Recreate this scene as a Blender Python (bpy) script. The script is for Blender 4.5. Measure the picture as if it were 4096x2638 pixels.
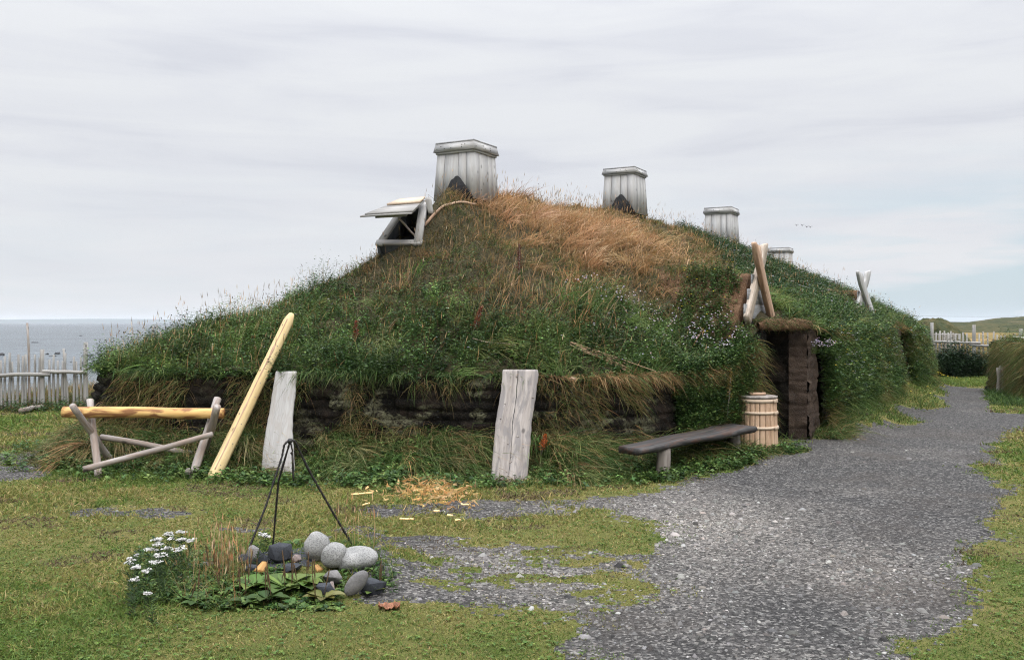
import bpy, bmesh, math, random
import numpy as np
from mathutils import Vector, Matrix, noise as mnoise

for o in list(bpy.data.objects):
    bpy.data.objects.remove(o)
SC = bpy.context.scene
COL = SC.collection
R = math.radians

# ---------------------------------------------------------------- camera, sky, sun, exposure
F, CH, HU, HV = 900.0, 1.7, 512.0, 322.0        # focal length in pixels, eye height, horizon
cam = bpy.data.objects.new('camera', bpy.data.cameras.new('camera'))
COL.objects.link(cam)
cam.location = (0, 0, CH)
cam.rotation_euler = (R(90), 0, 0)
cam.data.sensor_width = 36
cam.data.lens = F / 1024 * 36
cam.data.shift_y = -7.5 / 1024
cam.data.clip_start = 0.1
cam.data.clip_end = 60000
SC.camera = cam

SUN_EL, SUN_AZ = R(44), R(163)                  # azimuth clockwise from +Y: behind the camera to the right
world = bpy.data.worlds.new('World')
SC.world = world
world.use_nodes = True
nt = world.node_tree
for n in list(nt.nodes):
    nt.nodes.remove(n)
def wn(t, **kw):
    n = nt.nodes.new(t)
    for k, v in kw.items():
        setattr(n, k, v)
    return n
def wl(a, b):
    nt.links.new(a, b)
def wmath(op, a, b=None, clamp=False):
    n = wn('ShaderNodeMath', operation=op, use_clamp=clamp)
    for i, s in enumerate((a, b)):
        if s is None: continue
        if isinstance(s, (int, float)): n.inputs[i].default_value = s
        else: wl(s, n.inputs[i])
    return n.outputs[0]
out = wn('ShaderNodeOutputWorld'); bg = wn('ShaderNodeBackground')
bg.inputs['Strength'].default_value = 0.08
wl(bg.outputs[0], out.inputs[0])
sky = wn('ShaderNodeTexSky', sky_type='NISHITA', sun_disc=False)
sky.sun_elevation = SUN_EL; sky.sun_rotation = SUN_AZ
sky.air_density = 1.0; sky.dust_density = 1.5
tc = wn('ShaderNodeTexCoord')
sep = wn('ShaderNodeSeparateXYZ'); wl(tc.outputs['Generated'], sep.inputs[0])
mp = wn('ShaderNodeMapping'); wl(tc.outputs['Generated'], mp.inputs['Vector'])
mp.inputs['Scale'].default_value = (2.2, 2.2, 17.0); mp.inputs['Rotation'].default_value = (R(3), R(-3), 0)
n1 = wn('ShaderNodeTexNoise'); wl(mp.outputs[0], n1.inputs['Vector'])
n1.inputs['Scale'].default_value = 1.5; n1.inputs['Detail'].default_value = 7; n1.inputs['Roughness'].default_value = 0.52
n1.inputs['Distortion'].default_value = 0.5
ramp = wn('ShaderNodeValToRGB'); wl(n1.outputs[0], ramp.inputs[0])
e = ramp.color_ramp.elements
e[0].position = 0.33; e[0].color = (6.9, 7.12, 7.75, 1)
e[1].position = 0.60; e[1].color = (8.0, 8.2, 8.55, 1)
m = ramp.color_ramp.elements.new(0.45); m.color = (7.55, 7.75, 8.25, 1)
# small broken clouds low over the horizon
mp2 = wn('ShaderNodeMapping'); wl(tc.outputs['Generated'], mp2.inputs['Vector'])
mp2.inputs['Scale'].default_value = (3.0, 3.0, 22.0); mp2.inputs['Location'].default_value = (3.1, 0.7, 0.35)
n2 = wn('ShaderNodeTexNoise'); wl(mp2.outputs[0], n2.inputs['Vector'])
n2.inputs['Scale'].default_value = 1.6; n2.inputs['Detail'].default_value = 5; n2.inputs['Roughness'].default_value = 0.55
r2 = wn('ShaderNodeValToRGB'); wl(n2.outputs[0], r2.inputs[0])
r2.color_ramp.elements[0].position = 0.36; r2.color_ramp.elements[1].position = 0.62
# brighter towards the zenith, as overcast skies are
zp = wmath('MAXIMUM', sep.outputs[2], 0.0)
zf = wmath('ADD', 1.0, wmath('MULTIPLY', wmath('POWER', zp, 4.0), 8.0))
cm = wn('ShaderNodeVectorMath', operation='SCALE'); wl(ramp.outputs[0], cm.inputs[0]); wl(zf, cm.inputs['Scale'])
# clouds near the horizon turn cream and pale
hz = wmath('SUBTRACT', 1.0, wmath('MULTIPLY', zp, 6.5), True)
mxh = wn('ShaderNodeMix', data_type='RGBA'); wl(wmath('MULTIPLY', hz, 0.75), mxh.inputs[0]); wl(cm.outputs[0], mxh.inputs[6])
mxh.inputs[7].default_value = (8.1, 8.15, 8.35, 1)
# blue openings between the clouds, low on the right
op = wmath('MULTIPLY', wmath('SUBTRACT', 1.0, r2.outputs[0]), wmath('SUBTRACT', 1.0, wmath('MULTIPLY', zp, 5.5), True))
dx = wmath('MULTIPLY', wmath('SUBTRACT', sep.outputs[0], 0.12), 3.2, True)
op = wmath('MULTIPLY', op, wmath('ADD', 0.28, wmath('MULTIPLY', dx, 1.7)), True)
sk = wn('ShaderNodeVectorMath', operation='MULTIPLY'); wl(sky.outputs[0], sk.inputs[0]); sk.inputs[1].default_value = (1.0, 1.0, 1.0)
mxs = wn('ShaderNodeMix', data_type='RGBA'); wl(op, mxs.inputs[0]); wl(mxh.outputs[2], mxs.inputs[6])
mxb = wn('ShaderNodeMix', data_type='RGBA'); mxb.inputs[0].default_value = 0.78
wl(sk.outputs[0], mxb.inputs[6]); mxb.inputs[7].default_value = (6.7, 7.9, 8.7, 1)
wl(mxb.outputs[2], mxs.inputs[7])
wl(mxs.outputs[2], bg.inputs['Color'])

sun = bpy.data.objects.new('sun', bpy.data.lights.new('sun', 'SUN'))
COL.objects.link(sun)
sun.data.energy = 1.5; sun.data.angle = R(25); sun.data.color = (1.0, 0.95, 0.88)
sd = Vector((math.sin(SUN_AZ) * math.cos(SUN_EL), math.cos(SUN_AZ) * math.cos(SUN_EL), math.sin(SUN_EL)))
sun.rotation_euler = sd.to_track_quat('Z', 'Y').to_euler()

SC.view_settings.view_transform = 'Standard'
SC.view_settings.look = 'None'
SC.view_settings.gamma = 1
SC.view_settings.exposure = 0.30
SC.render.engine = 'CYCLES'
SC.cycles.max_bounces = 5
SC.cycles.diffuse_bounces = 3
SC.cycles.glossy_bounces = 2
SC.cycles.transmission_bounces = 3
SC.cycles.sample_clamp_indirect = 4
SC.cycles.use_denoising = True
SC.cycles.denoising_prefilter = 'NONE'
SC.cycles.filter_width = 1.15

# ---------------------------------------------------------------- helpers
rng = np.random.default_rng(7)
random.seed(7)
def at(u, v, d):
    """world point seen at photo pixel (u, v) at distance d in front of the camera"""
    return np.array([(u - HU) * d / F, d, CH - (v - HV) * d / F])
def gnd(u, v, z=0.0):
    return at(u, v, (CH - z) * F / (v - HV))

def _h(xi, yi, seed):
    h = (xi * 374761393 + yi * 668265263 + seed * 1442695041) & 0xffffffff
    h = ((h ^ (h >> 13)) * 1274126177) & 0xffffffff
    return ((h ^ (h >> 16)) & 0xffffff) / float(0xffffff)
def vnoise(x, y, seed=0):
    x = np.asarray(x, float); y = np.asarray(y, float)
    xi = np.floor(x).astype(np.int64); yi = np.floor(y).astype(np.int64)
    fx = x - xi; fy = y - yi
    fx = fx * fx * (3 - 2 * fx); fy = fy * fy * (3 - 2 * fy)
    a = _h(xi, yi, seed); b = _h(xi + 1, yi, seed); c = _h(xi, yi + 1, seed); d = _h(xi + 1, yi + 1, seed)
    return (a + (b - a) * fx) * (1 - fy) + (c + (d - c) * fx) * fy
def fbm(x, y, seed=0, oct=4):
    s = 0; a = 0.5; t = 0
    for i in range(oct):
        s = s + a * vnoise(x * 2 ** i, y * 2 ** i, seed + i * 17); t += a; a *= 0.5
    return s / t
def sstep(a, b, x):
    t = np.clip((x - a) / (b - a), 0, 1)
    return t * t * (3 - 2 * t)

def tag(o, label=None, cat=None, group=None, kind=None):
    for k, v in (('label', label), ('category', cat), ('group', group), ('kind', kind)):
        if v: o[k] = v
    return o
def thing(name, loc, label, cat, group=None):
    o = bpy.data.objects.new(name, None); COL.objects.link(o)
    o.location = tuple(float(c) for c in loc); o.empty_display_size = 0.1
    return tag(o, label, cat, group)
def wpos(o):
    p = np.zeros(3)
    while o is not None:
        p += np.array(o.location); o = o.parent
    return p

def mesh_np(name, V, loops, starts, mat, parent=None, attrs=None, smooth=False, base=None):
    """mesh object from flat arrays; V in world space"""
    V = np.asarray(V, np.float32).reshape(-1, 3)
    off = wpos(parent) if parent is not None else (np.asarray(base, float) if base is not None else np.zeros(3))
    me = bpy.data.meshes.new(name)
    me.vertices.add(len(V)); me.vertices.foreach_set('co', (V - off).astype(np.float32).ravel())
    loops = np.asarray(loops, np.int32).ravel(); starts = np.asarray(starts, np.int32).ravel()
    me.loops.add(len(loops)); me.loops.foreach_set('vertex_index', loops)
    me.polygons.add(len(starts)); me.polygons.foreach_set('loop_start', starts)
    try:
        me.polygons.foreach_set('loop_total', np.diff(np.append(starts, len(loops))).astype(np.int32))
    except Exception:
        pass
    if smooth:
        me.polygons.foreach_set('use_smooth', np.ones(len(starts), bool))
    for k, a in (attrs or {}).items():
        a = np.asarray(a, np.float32)
        if a.ndim == 1:
            me.attributes.new(k, 'FLOAT', 'POINT').data.foreach_set('value', a)
        elif k == 'Col':
            if a.shape[1] == 3: a = np.hstack([a, np.ones((len(a), 1), np.float32)])
            me.attributes.new(k, 'FLOAT_COLOR', 'POINT').data.foreach_set('color', a.ravel())
        else:
            me.attributes.new(k, 'FLOAT_VECTOR', 'POINT').data.foreach_set('vector', a.ravel())
    me.update(calc_edges=True); me.validate()
    me.materials.append(mat)
    o = bpy.data.objects.new(name, me); COL.objects.link(o)
    if parent is not None: o.parent = parent
    elif base is not None: o.location = tuple(float(c) for c in base)
    return o

def grid_faces(nr, nc, closed=False):
    r = np.arange(nr - 1)[:, None]; cN = nc if closed else nc - 1
    c = np.arange(cN)[None, :]; c2 = (c + 1) % nc
    q = np.stack([r * nc + c, r * nc + c2, (r + 1) * nc + c2, (r + 1) * nc + c], -1).reshape(-1, 4)
    return q
def grid_obj(name, P, mat, parent=None, attrs=None, smooth=True, base=None, keep=None, flip=False):
    nr, nc = P.shape[:2]
    q = grid_faces(nr, nc)
    if keep is not None: q = q[keep.ravel()]
    if flip: q = q[:, ::-1]
    V = P.reshape(-1, 3)
    at_ = {k: np.asarray(a).reshape(len(V), -1) if np.asarray(a).ndim > 2 else np.asarray(a).ravel() for k, a in (attrs or {}).items()}
    if keep is not None:
        used = np.unique(q); mp_ = -np.ones(len(V), np.int64); mp_[used] = np.arange(len(used))
        q = mp_[q]; V = V[used]; at_ = {k: a[used] for k, a in at_.items()}
    return mesh_np(name, V, q, np.arange(len(q)) * 4, mat, parent, at_, smooth, base)

class MB:
    """collects shapes (world space) for ONE mesh; 'wc' keeps each board's own grain coordinates"""
    def __init__(s): s.v = []; s.f = []; s.wc = []
    def add(s, V, Fc, wc=None):
        o = len(s.v)
        s.v += [tuple(map(float, p)) for p in V]
        s.f += [tuple(int(i) + o for i in f) for f in Fc]
        s.wc += [tuple(map(float, p)) for p in (V if wc is None else wc)]
        return s
    def rings(s, rings, wcs, cap=True):
        n = len(rings[0]); V = []; W = []; Fc = []
        for r, w in zip(rings, wcs): V += list(r); W += list(w)
        for k in range(len(rings) - 1):
            for i in range(n):
                j = (i + 1) % n
                Fc.append((k * n + i, k * n + j, (k + 1) * n + j, (k + 1) * n + i))
        if cap:
            Fc.append(tuple(range(n - 1, -1, -1))); Fc.append(tuple((len(rings) - 1) * n + i for i in range(n)))
        return s.add(V, Fc, W)
    def tube(s, pts, radii, n=8, jit=0.0, up=(0, 0, 1), rough=0.0, twist=0.0):
        P = [np.array(p, float) for p in pts]; rs = []; ws = []; L = 0; so = random.random() * 50
        prevx = None
        for k, p in enumerate(P):
            t = (P[min(k + 1, len(P) - 1)] - P[max(k - 1, 0)]); t = t / (np.linalg.norm(t) + 1e-9)
            if prevx is None:
                u = np.array(up, float)
                if abs(np.dot(u, t)) > 0.95: u = np.array((1, 0, 0.0))
                x = np.cross(u, t)
            else:
                x = prevx - t * np.dot(prevx, t)
            x = x / np.linalg.norm(x); y = np.cross(t, x); prevx = x
            if k: L += np.linalg.norm(p - P[k - 1])
            r = radii[k] if hasattr(radii, '__len__') else radii
            ring = []; w = []
            for i in range(n):
                a = 2 * math.pi * i / n + twist * L
                rr = r * (1 + rough * (mnoise.noise(Vector((math.cos(a) * 1.3 + so, math.sin(a) * 1.3, L * 4))) ))
                ring.append(p + x * math.cos(a) * rr + y * math.sin(a) * rr)
                w.append((math.cos(a) * r + so, math.sin(a) * r, L + so))
            rs.append(ring); ws.append(w)
        return s.rings(rs, ws)
    def limb(s, p0, p1, r0, r1=None, n=10, seg=10, wob=0.0, rough=0.12):
        r1 = r0 if r1 is None else r1
        p0 = np.array(p0, float); p1 = np.array(p1, float); so = random.random() * 90
        pts = []
        for k in range(seg + 1):
            t = k / seg; p = p0 + (p1 - p0) * t
            w = wob * math.sin(math.pi * t) if wob else 0
            p = p + np.array([mnoise.noise(Vector((so, t * 2.2, i * 7.1))) for i in range(3)]) * wob * (1 if 0 < k < seg else 0.6)
            pts.append(p)
        return s.tube(pts, [r0 + (r1 - r0) * k / seg for k in range(seg + 1)], n, rough=rough)
    def board(s, p0, p1, wv, tv, ch=0.006, seg=1, warp=0.0, widths=None, lr=None):
        """board from p0 to p1; wv, tv = half-width and half-thickness vectors; lr(t)->(left, right) scale of the half width"""
        p0 = np.array(p0, float); p1 = np.array(p1, float); wv = np.array(wv, float); tv = np.array(tv, float)
        W = np.linalg.norm(wv); T = np.linalg.norm(tv); L = np.linalg.norm(p1 - p0)
        wu = wv / W; tu = tv / T; so = np.array([random.random() * 40, random.random() * 40, random.random() * 40])
        ch = min(ch, T * 0.6, W * 0.6); rs = []; ws = []
        for k in range(seg + 1):
            t = k / seg; c = p0 + (p1 - p0) * t
            if warp: c = c + tu * warp * mnoise.noise(Vector((so[0], t * 2, 0)))
            l, r = lr(t) if lr else (1, 1)
            sec = [(-W * l + ch, -T), (W * r - ch, -T), (W * r, -T + ch), (W * r, T - ch), (W * r - ch, T), (-W * l + ch, T), (-W * l, T - ch), (-W * l, -T + ch)]
            rs.append([c + wu * a + tu * b for a, b in sec])
            ws.append([np.array((a, b, t * L)) + so for a, b in sec])
        return s.rings(rs, ws)
    def rock(s, c, rad, seed=0, sub=3, amp=0.18, freq=1.3, rot=(0, 0, 0), flat=0.0):
        if flat:
            rs_ = random.Random(seed * 13 + 5); bm = bmesh.new()
            for k in range(15):
                p = Vector((rs_.gauss(0, 1), rs_.gauss(0, 1), rs_.gauss(0, 1))).normalized() * rs_.uniform(.88, 1.12); bm.verts.new(p)
            h = bmesh.ops.convex_hull(bm, input=bm.verts[:]); bmesh.ops.delete(bm, geom=list({g for g in h['geom_interior'] + h['geom_unused'] if isinstance(g, bmesh.types.BMVert)}), context='VERTS')
            bmesh.ops.bevel(bm, geom=bm.edges[:] + bm.verts[:], offset=.03, segments=2, affect='EDGES', profile=.5)
            M_ = Matrix.Rotation(rot[1], 3, 'Y'); bm.verts.ensure_lookup_table(); V = []; W = []
            for i_, v in enumerate(bm.verts):
                v.index = i_; p = v.co * (1 + .05 * mnoise.noise(v.co * 3 + Vector((seed, 0, 0)))); q = M_ @ Vector((p.x * rad[0], p.y * rad[1], p.z * rad[2])); V.append((q.x + c[0], q.y + c[1], q.z + c[2])); W.append((q.x + seed * 2.1, q.y, q.z))
            Fc = [tuple(v.index for v in f.verts) for f in bm.faces]; bm.free(); return s.add(V, Fc, W)
        bm = bmesh.new(); bmesh.ops.create_icosphere(bm, subdivisions=sub, radius=1)
        M = Matrix.Rotation(rot[2], 3, 'Z') @ Matrix.Rotation(rot[1], 3, 'Y') @ Matrix.Rotation(rot[0], 3, 'X')
        V = []; W = []
        for v in bm.verts:
            p = v.co.copy()
            d = 1 + amp * mnoise.noise(p * freq + Vector((seed * 3.7, seed * 1.3, 0))) + amp * 0.35 * mnoise.noise(p * freq * 3 + Vector((seed, 9, 0)))
            if flat:      # broken facets
                for k in range(11):
                    q = Vector((mnoise.noise(Vector((seed + k, 1.5, 2.2))), mnoise.noise(Vector((seed + k, 7.7, 1.1))), mnoise.noise(Vector((seed + k, 4.1, 5.9))))).normalized()
                    h = p.normalized().dot(q) * d
                    lim = 1 - flat * (0.5 + 0.5 * abs(mnoise.noise(Vector((k, seed, 3.3)))))
                    if h > lim: d *= lim / h
            q = M @ Vector((p.x * d * rad[0], p.y * d * rad[1], p.z * d * rad[2]))
            V.append((q.x + c[0], q.y + c[1], q.z + c[2])); W.append((q.x + seed * 2.1, q.y, q.z))
        Fc = [tuple(v.index for v in f.verts) for f in bm.faces]
        bm.free()
        return s.add(V, Fc, W)
    def build(s, name, mat, parent=None, base=None, smooth=False, cols=None):
        V = np.array(s.v); loops = np.concatenate([np.array(f) for f in s.f]); starts = np.cumsum([0] + [len(f) for f in s.f[:-1]])
        at_ = {'wc': np.array(s.wc)}
        if cols is not None: at_['Col'] = cols
        return mesh_np(name, V, loops, starts, mat, parent, at_, smooth, base)

# ---------------------------------------------------------------- materials
class NT:
    def __init__(s, name):
        s.m = bpy.data.materials.new(name); s.m.use_nodes = True; s.t = s.m.node_tree
        s.bsdf = s.t.nodes['Principled BSDF']; s.out = s.t.nodes['Material Output']
    def n(s, t, ins=None, **kw):
        nd = s.t.nodes.new(t)
        for k, v in kw.items(): setattr(nd, k, v)
        for k, v in (ins or {}).items():
            sk = nd.inputs[k]
            if isinstance(v, bpy.types.NodeSocket): s.t.links.new(v, sk)
            else: sk.default_value = v
        return nd
    def math(s, op, a, b=0.0, clamp=False): return s.n('ShaderNodeMath', {0: a, 1: b}, operation=op, use_clamp=clamp).outputs[0]
    def ramp(s, fac, stops):
        r = s.n('ShaderNodeValToRGB', {0: fac}); el = r.color_ramp.elements
        while len(el) < len(stops): el.new(0.5)
        for e_, (p, c) in zip(el, stops): e_.position = p; e_.color = tuple(c) + (1,) if len(c) == 3 else c
        return r.outputs[0]
    def mix(s, fac, a, b, mode='MIX'):
        m_ = s.n('ShaderNodeMix', {0: fac, 6: a, 7: b}, data_type='RGBA', blend_type=mode); return m_.outputs[2]
    def coord(s, attr=None, scale=(1, 1, 1), loc=(0, 0, 0), rot=(0, 0, 0)):
        src = s.n('ShaderNodeAttribute', attribute_name=attr).outputs['Vector'] if attr else s.n('ShaderNodeTexCoord').outputs['Object']
        return s.n('ShaderNodeMapping', {'Vector': src, 'Scale': scale, 'Location': loc, 'Rotation': rot}).outputs[0]
    def noise(s, vec, scale=5, detail=4, rough=0.55, dist=0.0):
        return s.n('ShaderNodeTexNoise', {'Vector': vec, 'Scale': scale, 'Detail': detail, 'Roughness': rough, 'Distortion': dist}).outputs[0]
    def voro(s, vec, scale=5, feature='F1'):
        return s.n('ShaderNodeTexVoronoi', {'Vector': vec, 'Scale': scale}, feature=feature)
    def bump(s, h, dist=0.01, strength=1.0, normal=None):
        b = s.n('ShaderNodeBump', {'Height': h, 'Distance': dist, 'Strength': strength})
        if normal is not None: s.t.links.new(normal, b.inputs['Normal'])
        return b.outputs[0]
    def fin(s, col, rough=0.8, normal=None, spec=0.3):
        b = s.bsdf
        for k, v in (('Base Color', col), ('Roughness', rough), ('Normal', normal), ('Specular IOR Level', spec)):
            if v is None: continue
            if isinstance(v, bpy.types.NodeSocket): s.t.links.new(v, b.inputs[k])
            else: b.inputs[k].default_value = (tuple(v) + (1,)) if isinstance(v, tuple) and len(v) == 3 else v
        return s.m
C4 = lambda *c: tuple(c) + (1,)

def wood(name, dark, mid, light, grain=1.0, stain=None, stain_amt=0.5, knots=True, rough=0.75, crack=0.6):
    """timber: grain runs along the third 'wc' coordinate"""
    t = NT(name)
    v = t.coord('wc', (60 * grain, 60 * grain, 2.2)); g = t.noise(v, 1.0, 6, 0.6, 0.4)
    v2 = t.coord('wc', (11, 11, 0.7)); g2 = t.noise(v2, 1.0, 4, 0.55, 0.25)
    v3 = t.coord('wc', (150, 150, 6)); g3 = t.noise(v3, 1.0, 3, 0.6)
    c = t.ramp(t.math('ADD', t.math('MULTIPLY', g, 0.6), t.math('MULTIPLY', g2, 0.4)), [(0.32, dark), (0.5, mid), (0.68, light)])
    cr = t.ramp(g3, [(0.30, (1, 1, 1)), (0.40, (0, 0, 0))])
    c = t.mix(t.math('MULTIPLY', cr, crack), c, C4(*[x * 0.35 for x in dark]))
    if stain:
        sv = t.coord('wc', (14, 14, 2.6), (3, 1, 0)); sn = t.noise(sv, 1.0, 5, 0.6, 0.8)
        c = t.mix(t.math('MULTIPLY', t.ramp(sn, [(0.47, (0, 0, 0)), (0.57, (1, 1, 1))]), stain_amt), c, C4(*stain))
    if knots:
        kv = t.coord('wc', (5, 5, 3.2), (1.7, 0, 0)); vo = t.voro(kv, 1.0)
        kf = t.ramp(vo.outputs['Distance'], [(0.07, (1, 1, 1)), (0.13, (0, 0, 0))])
        c = t.mix(t.math('MULTIPLY', kf, 0.75), c, C4(*[x * 0.35 for x in dark]))
    h = t.math('ADD', g, t.math('MULTIPLY', g3, 0.6))
    return t.fin(c, rough, t.bump(h, 0.004, 0.7), 0.25)

M = {}
M['grey_wood'] = wood('weathered_grey_wood', (0.29, 0.288, 0.285), (0.365, 0.362, 0.36), (0.43, 0.428, 0.425), 0.8, (0.30, 0.28, 0.26), 0.35, True, 0.75, 0.4)
M['gable_pale'] = wood('pale_gable_wood', (0.25, 0.20, 0.16), (0.38, 0.32, 0.265), (0.47, 0.41, 0.35), 0.6, (0.22, 0.16, 0.11), 0.4)
M['grey_wood_dark'] = wood('weathered_dark_wood', (0.10, 0.10, 0.105), (0.21, 0.21, 0.21), (0.32, 0.32, 0.32), 0.8)
M['pale_plank'] = wood('pale_plank_wood', (0.27, 0.26, 0.25), (0.335, 0.325, 0.315), (0.40, 0.39, 0.385), 1.0, (0.27, 0.24, 0.21), 0.35, False, 0.75, 0.35)
M['live_plank'] = wood('silver_live_edge_wood', (0.16, 0.14, 0.13), (0.27, 0.24, 0.22), (0.36, 0.33, 0.31), 0.5, (0.15, 0.14, 0.14), 0.7)
M['fresh_log'] = wood('peeled_log_wood', (0.33, 0.17, 0.05), (0.56, 0.35, 0.13), (0.64, 0.45, 0.20), 0.35, (0.15, 0.055, 0.025), 0.85, False, 0.6, 0.25)
M['beam'] = wood('hewn_beam_wood', (0.42, 0.30, 0.14), (0.54, 0.415, 0.215), (0.59, 0.475, 0.275), 0.3, (0.40, 0.25, 0.11), 0.3, True, 0.6, 0.15)
M['brown_wood'] = wood('brown_board_wood', (0.22, 0.13, 0.08), (0.38, 0.255, 0.175), (0.47, 0.34, 0.25), 0.5, (0.20, 0.11, 0.07), 0.4)
M['pole'] = wood('driftwood_pole', (0.13, 0.11, 0.10), (0.27, 0.24, 0.22), (0.40, 0.375, 0.355), 0.5, (0.20, 0.13, 0.09), 0.5)
M['fence'] = wood('silver_fence_wood', (0.14, 0.135, 0.13), (0.25, 0.245, 0.235), (0.36, 0.35, 0.335), 0.6, (0.25, 0.21, 0.18), 0.3)
M['barrel'] = wood('barrel_stave_wood', (0.32, 0.215, 0.145), (0.45, 0.31, 0.21), (0.55, 0.41, 0.29), 0.3, (0.27, 0.155, 0.08), 0.4, False)
M['hoop'] = wood('pale_hoop_wood', (0.36, 0.27, 0.19), (0.50, 0.39, 0.29), (0.58, 0.48, 0.37), 0.5, None, 0, False)
M['bench'] = wood('wet_bench_wood', (0.012, 0.011, 0.010), (0.032, 0.030, 0.029), (0.085, 0.08, 0.077), 0.5, (0.10, 0.045, 0.025), 0.35, True, 0.62)
M['stub'] = wood('bench_post_wood', (0.10, 0.085, 0.075), (0.20, 0.175, 0.155), (0.33, 0.30, 0.275), 0.5)
M['stick'] = wood('twig_wood', (0.20, 0.12, 0.07), (0.36, 0.24, 0.15), (0.48, 0.36, 0.25), 1, None, 0, False)
M['chip'] = wood('fresh_chip_wood', (0.55, 0.34, 0.14), (0.72, 0.49, 0.23), (0.80, 0.60, 0.33), 1, None, 0, False, 0.7, 0.0)
M['firewood'] = wood('split_firewood', (0.20, 0.10, 0.035), (0.36, 0.20, 0.07), (0.48, 0.29, 0.12), 1, None, 0, False)
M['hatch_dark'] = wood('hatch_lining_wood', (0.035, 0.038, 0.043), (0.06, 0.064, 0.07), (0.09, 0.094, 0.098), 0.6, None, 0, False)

def simple(name, col, rough=0.8, var=0.25, scale=8, bump=0.0, spec=0.3):
    t = NT(name); v = t.coord(None); n = t.noise(v, scale, 5, 0.6)
    c = t.ramp(n, [(0.3, [x * (1 - var) for x in col]), (0.7, [x * (1 + var) for x in col])])
    return t.fin(c, rough, t.bump(n, bump, 1.0) if bump else None, spec)
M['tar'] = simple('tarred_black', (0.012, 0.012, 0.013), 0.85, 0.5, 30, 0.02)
t = NT('black_iron'); v = t.coord('wc'); n = t.noise(v, 40, 4)
M['iron'] = t.fin(t.ramp(n, [(0.4, (0.008, 0.008, 0.009)), (0.62, (0.02, 0.016, 0.014)), (0.75, (0.07, 0.03, 0.018))]), 0.55, t.bump(n, 0.003), 0.4)

def stone(name, dark, mid, light, speck=0.6, sc=1.0):
    t = NT(name); v = t.coord('wc'); n = t.noise(v, 9 * sc, 5, 0.6); s = t.noise(v, 130 * sc, 3, 0.7)
    c = t.ramp(n, [(0.3, mid), (0.7, light)])
    c = t.mix(t.math('MULTIPLY', t.ramp(s, [(0.42, (1, 1, 1)), (0.5, (0, 0, 0))]), speck), c, C4(*dark))
    return t.fin(c, 0.8, t.bump(t.math('ADD', n, t.math('MULTIPLY', s, 0.25)), 0.012, 0.8), 0.3)
M['granite'] = stone('speckled_granite', (0.05, 0.05, 0.05), (0.19, 0.19, 0.185), (0.30, 0.295, 0.285))
M['slate'] = stone('black_slate', (0.008, 0.009, 0.011), (0.018, 0.02, 0.025), (0.045, 0.05, 0.06), 0.5)
M['greystone'] = stone('dark_grey_stone', (0.06, 0.055, 0.055), (0.10, 0.098, 0.098), (0.19, 0.18, 0.175), 0.4)
M['pinkstone'] = stone('pinkish_stone', (0.11, 0.08, 0.075), (0.21, 0.165, 0.155), (0.33, 0.28, 0.26), 0.4)
M['whitestone'] = stone('pale_stone', (0.25, 0.22, 0.20), (0.42, 0.37, 0.34), (0.55, 0.50, 0.46), 0.3)
M['searock'] = stone('wet_sea_rock', (0.012, 0.013, 0.015), (0.025, 0.027, 0.03), (0.06, 0.06, 0.062), 0.3, 0.1)

def veg(name, trans=0.3, rough=0.65):
    t = NT(name); a = t.n('ShaderNodeAttribute', attribute_name='Col').outputs['Color']
    t.fin(a, rough, None, 0.18)
    tr = t.n('ShaderNodeBsdfTranslucent', {'Color': a})
    mx = t.n('ShaderNodeMixShader', {0: trans, 1: t.bsdf.outputs[0], 2: tr.outputs[0]})
    t.t.links.new(mx.outputs[0], t.out.inputs[0]); return t.m
M['veg'] = veg('grass_blades'); M['leaf'] = veg('broad_leaves', 0.25, 0.5)
M['petal'] = veg('flower_petals', 0.3, 0.8)
t = NT('scattered_stones'); a = t.n('ShaderNodeAttribute', attribute_name='Col').outputs['Color']
M['gravelstone'] = t.fin(a, 0.8, None, 0.3)

# turf blocks of the wall: nearly black peat, rusty brown and lichen-crusted patches
t = NT('cut_turf'); v = t.coord(None); n = t.noise(v, 3.5, 6, 0.65); f = t.noise(v, 45, 4, 0.7)
c = t.ramp(n, [(0.36, (0.004, 0.0038, 0.0035)), (0.52, (0.010, 0.0085, 0.007)), (0.70, (0.027, 0.019, 0.0145))])
c = t.mix(t.math('MULTIPLY', t.ramp(f, [(0.5, (0, 0, 0)), (0.68, (1, 1, 1))]), 0.35), c, C4(0.06, 0.05, 0.036))
lv = t.coord(None, (2.2, 2.2, 3.4)); ln = t.noise(lv, 1.3, 3, 0.5); lf = t.noise(v, 22, 4, 0.7)
lich = t.math('MULTIPLY', t.ramp(ln, [(0.53, (0, 0, 0)), (0.60, (1, 1, 1))]), t.ramp(lf, [(0.42, (0, 0, 0)), (0.54, (1, 1, 1))]))
la = t.n('ShaderNodeAttribute', attribute_name='lichen').outputs['Fac']
c = t.mix(t.math('MULTIPLY', t.math('MULTIPLY', lich, la), 0.6), c, t.ramp(f, [(0.35, (0.10, 0.10, 0.06)), (0.65, (0.24, 0.235, 0.15))]))
M['turf'] = t.fin(c, 0.95, t.bump(t.math('ADD', f, n), 0.035, 1.0), 0.1)
t = NT('porch_turf_blocks'); v = t.coord(None); n = t.noise(v, 3.5, 6, 0.65); f = t.noise(v, 60, 4, 0.7)  # lighter turf copy: light on the door faces is put into its colour
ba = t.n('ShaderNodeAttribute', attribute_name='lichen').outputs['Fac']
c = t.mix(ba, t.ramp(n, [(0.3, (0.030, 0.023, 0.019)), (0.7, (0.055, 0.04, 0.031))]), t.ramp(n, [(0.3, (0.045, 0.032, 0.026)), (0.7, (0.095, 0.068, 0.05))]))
c = t.mix(t.math('MULTIPLY', t.ramp(f, [(0.52, (0, 0, 0)), (0.7, (1, 1, 1))]), 0.4), c, C4(0.14, 0.11, 0.085))
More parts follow.
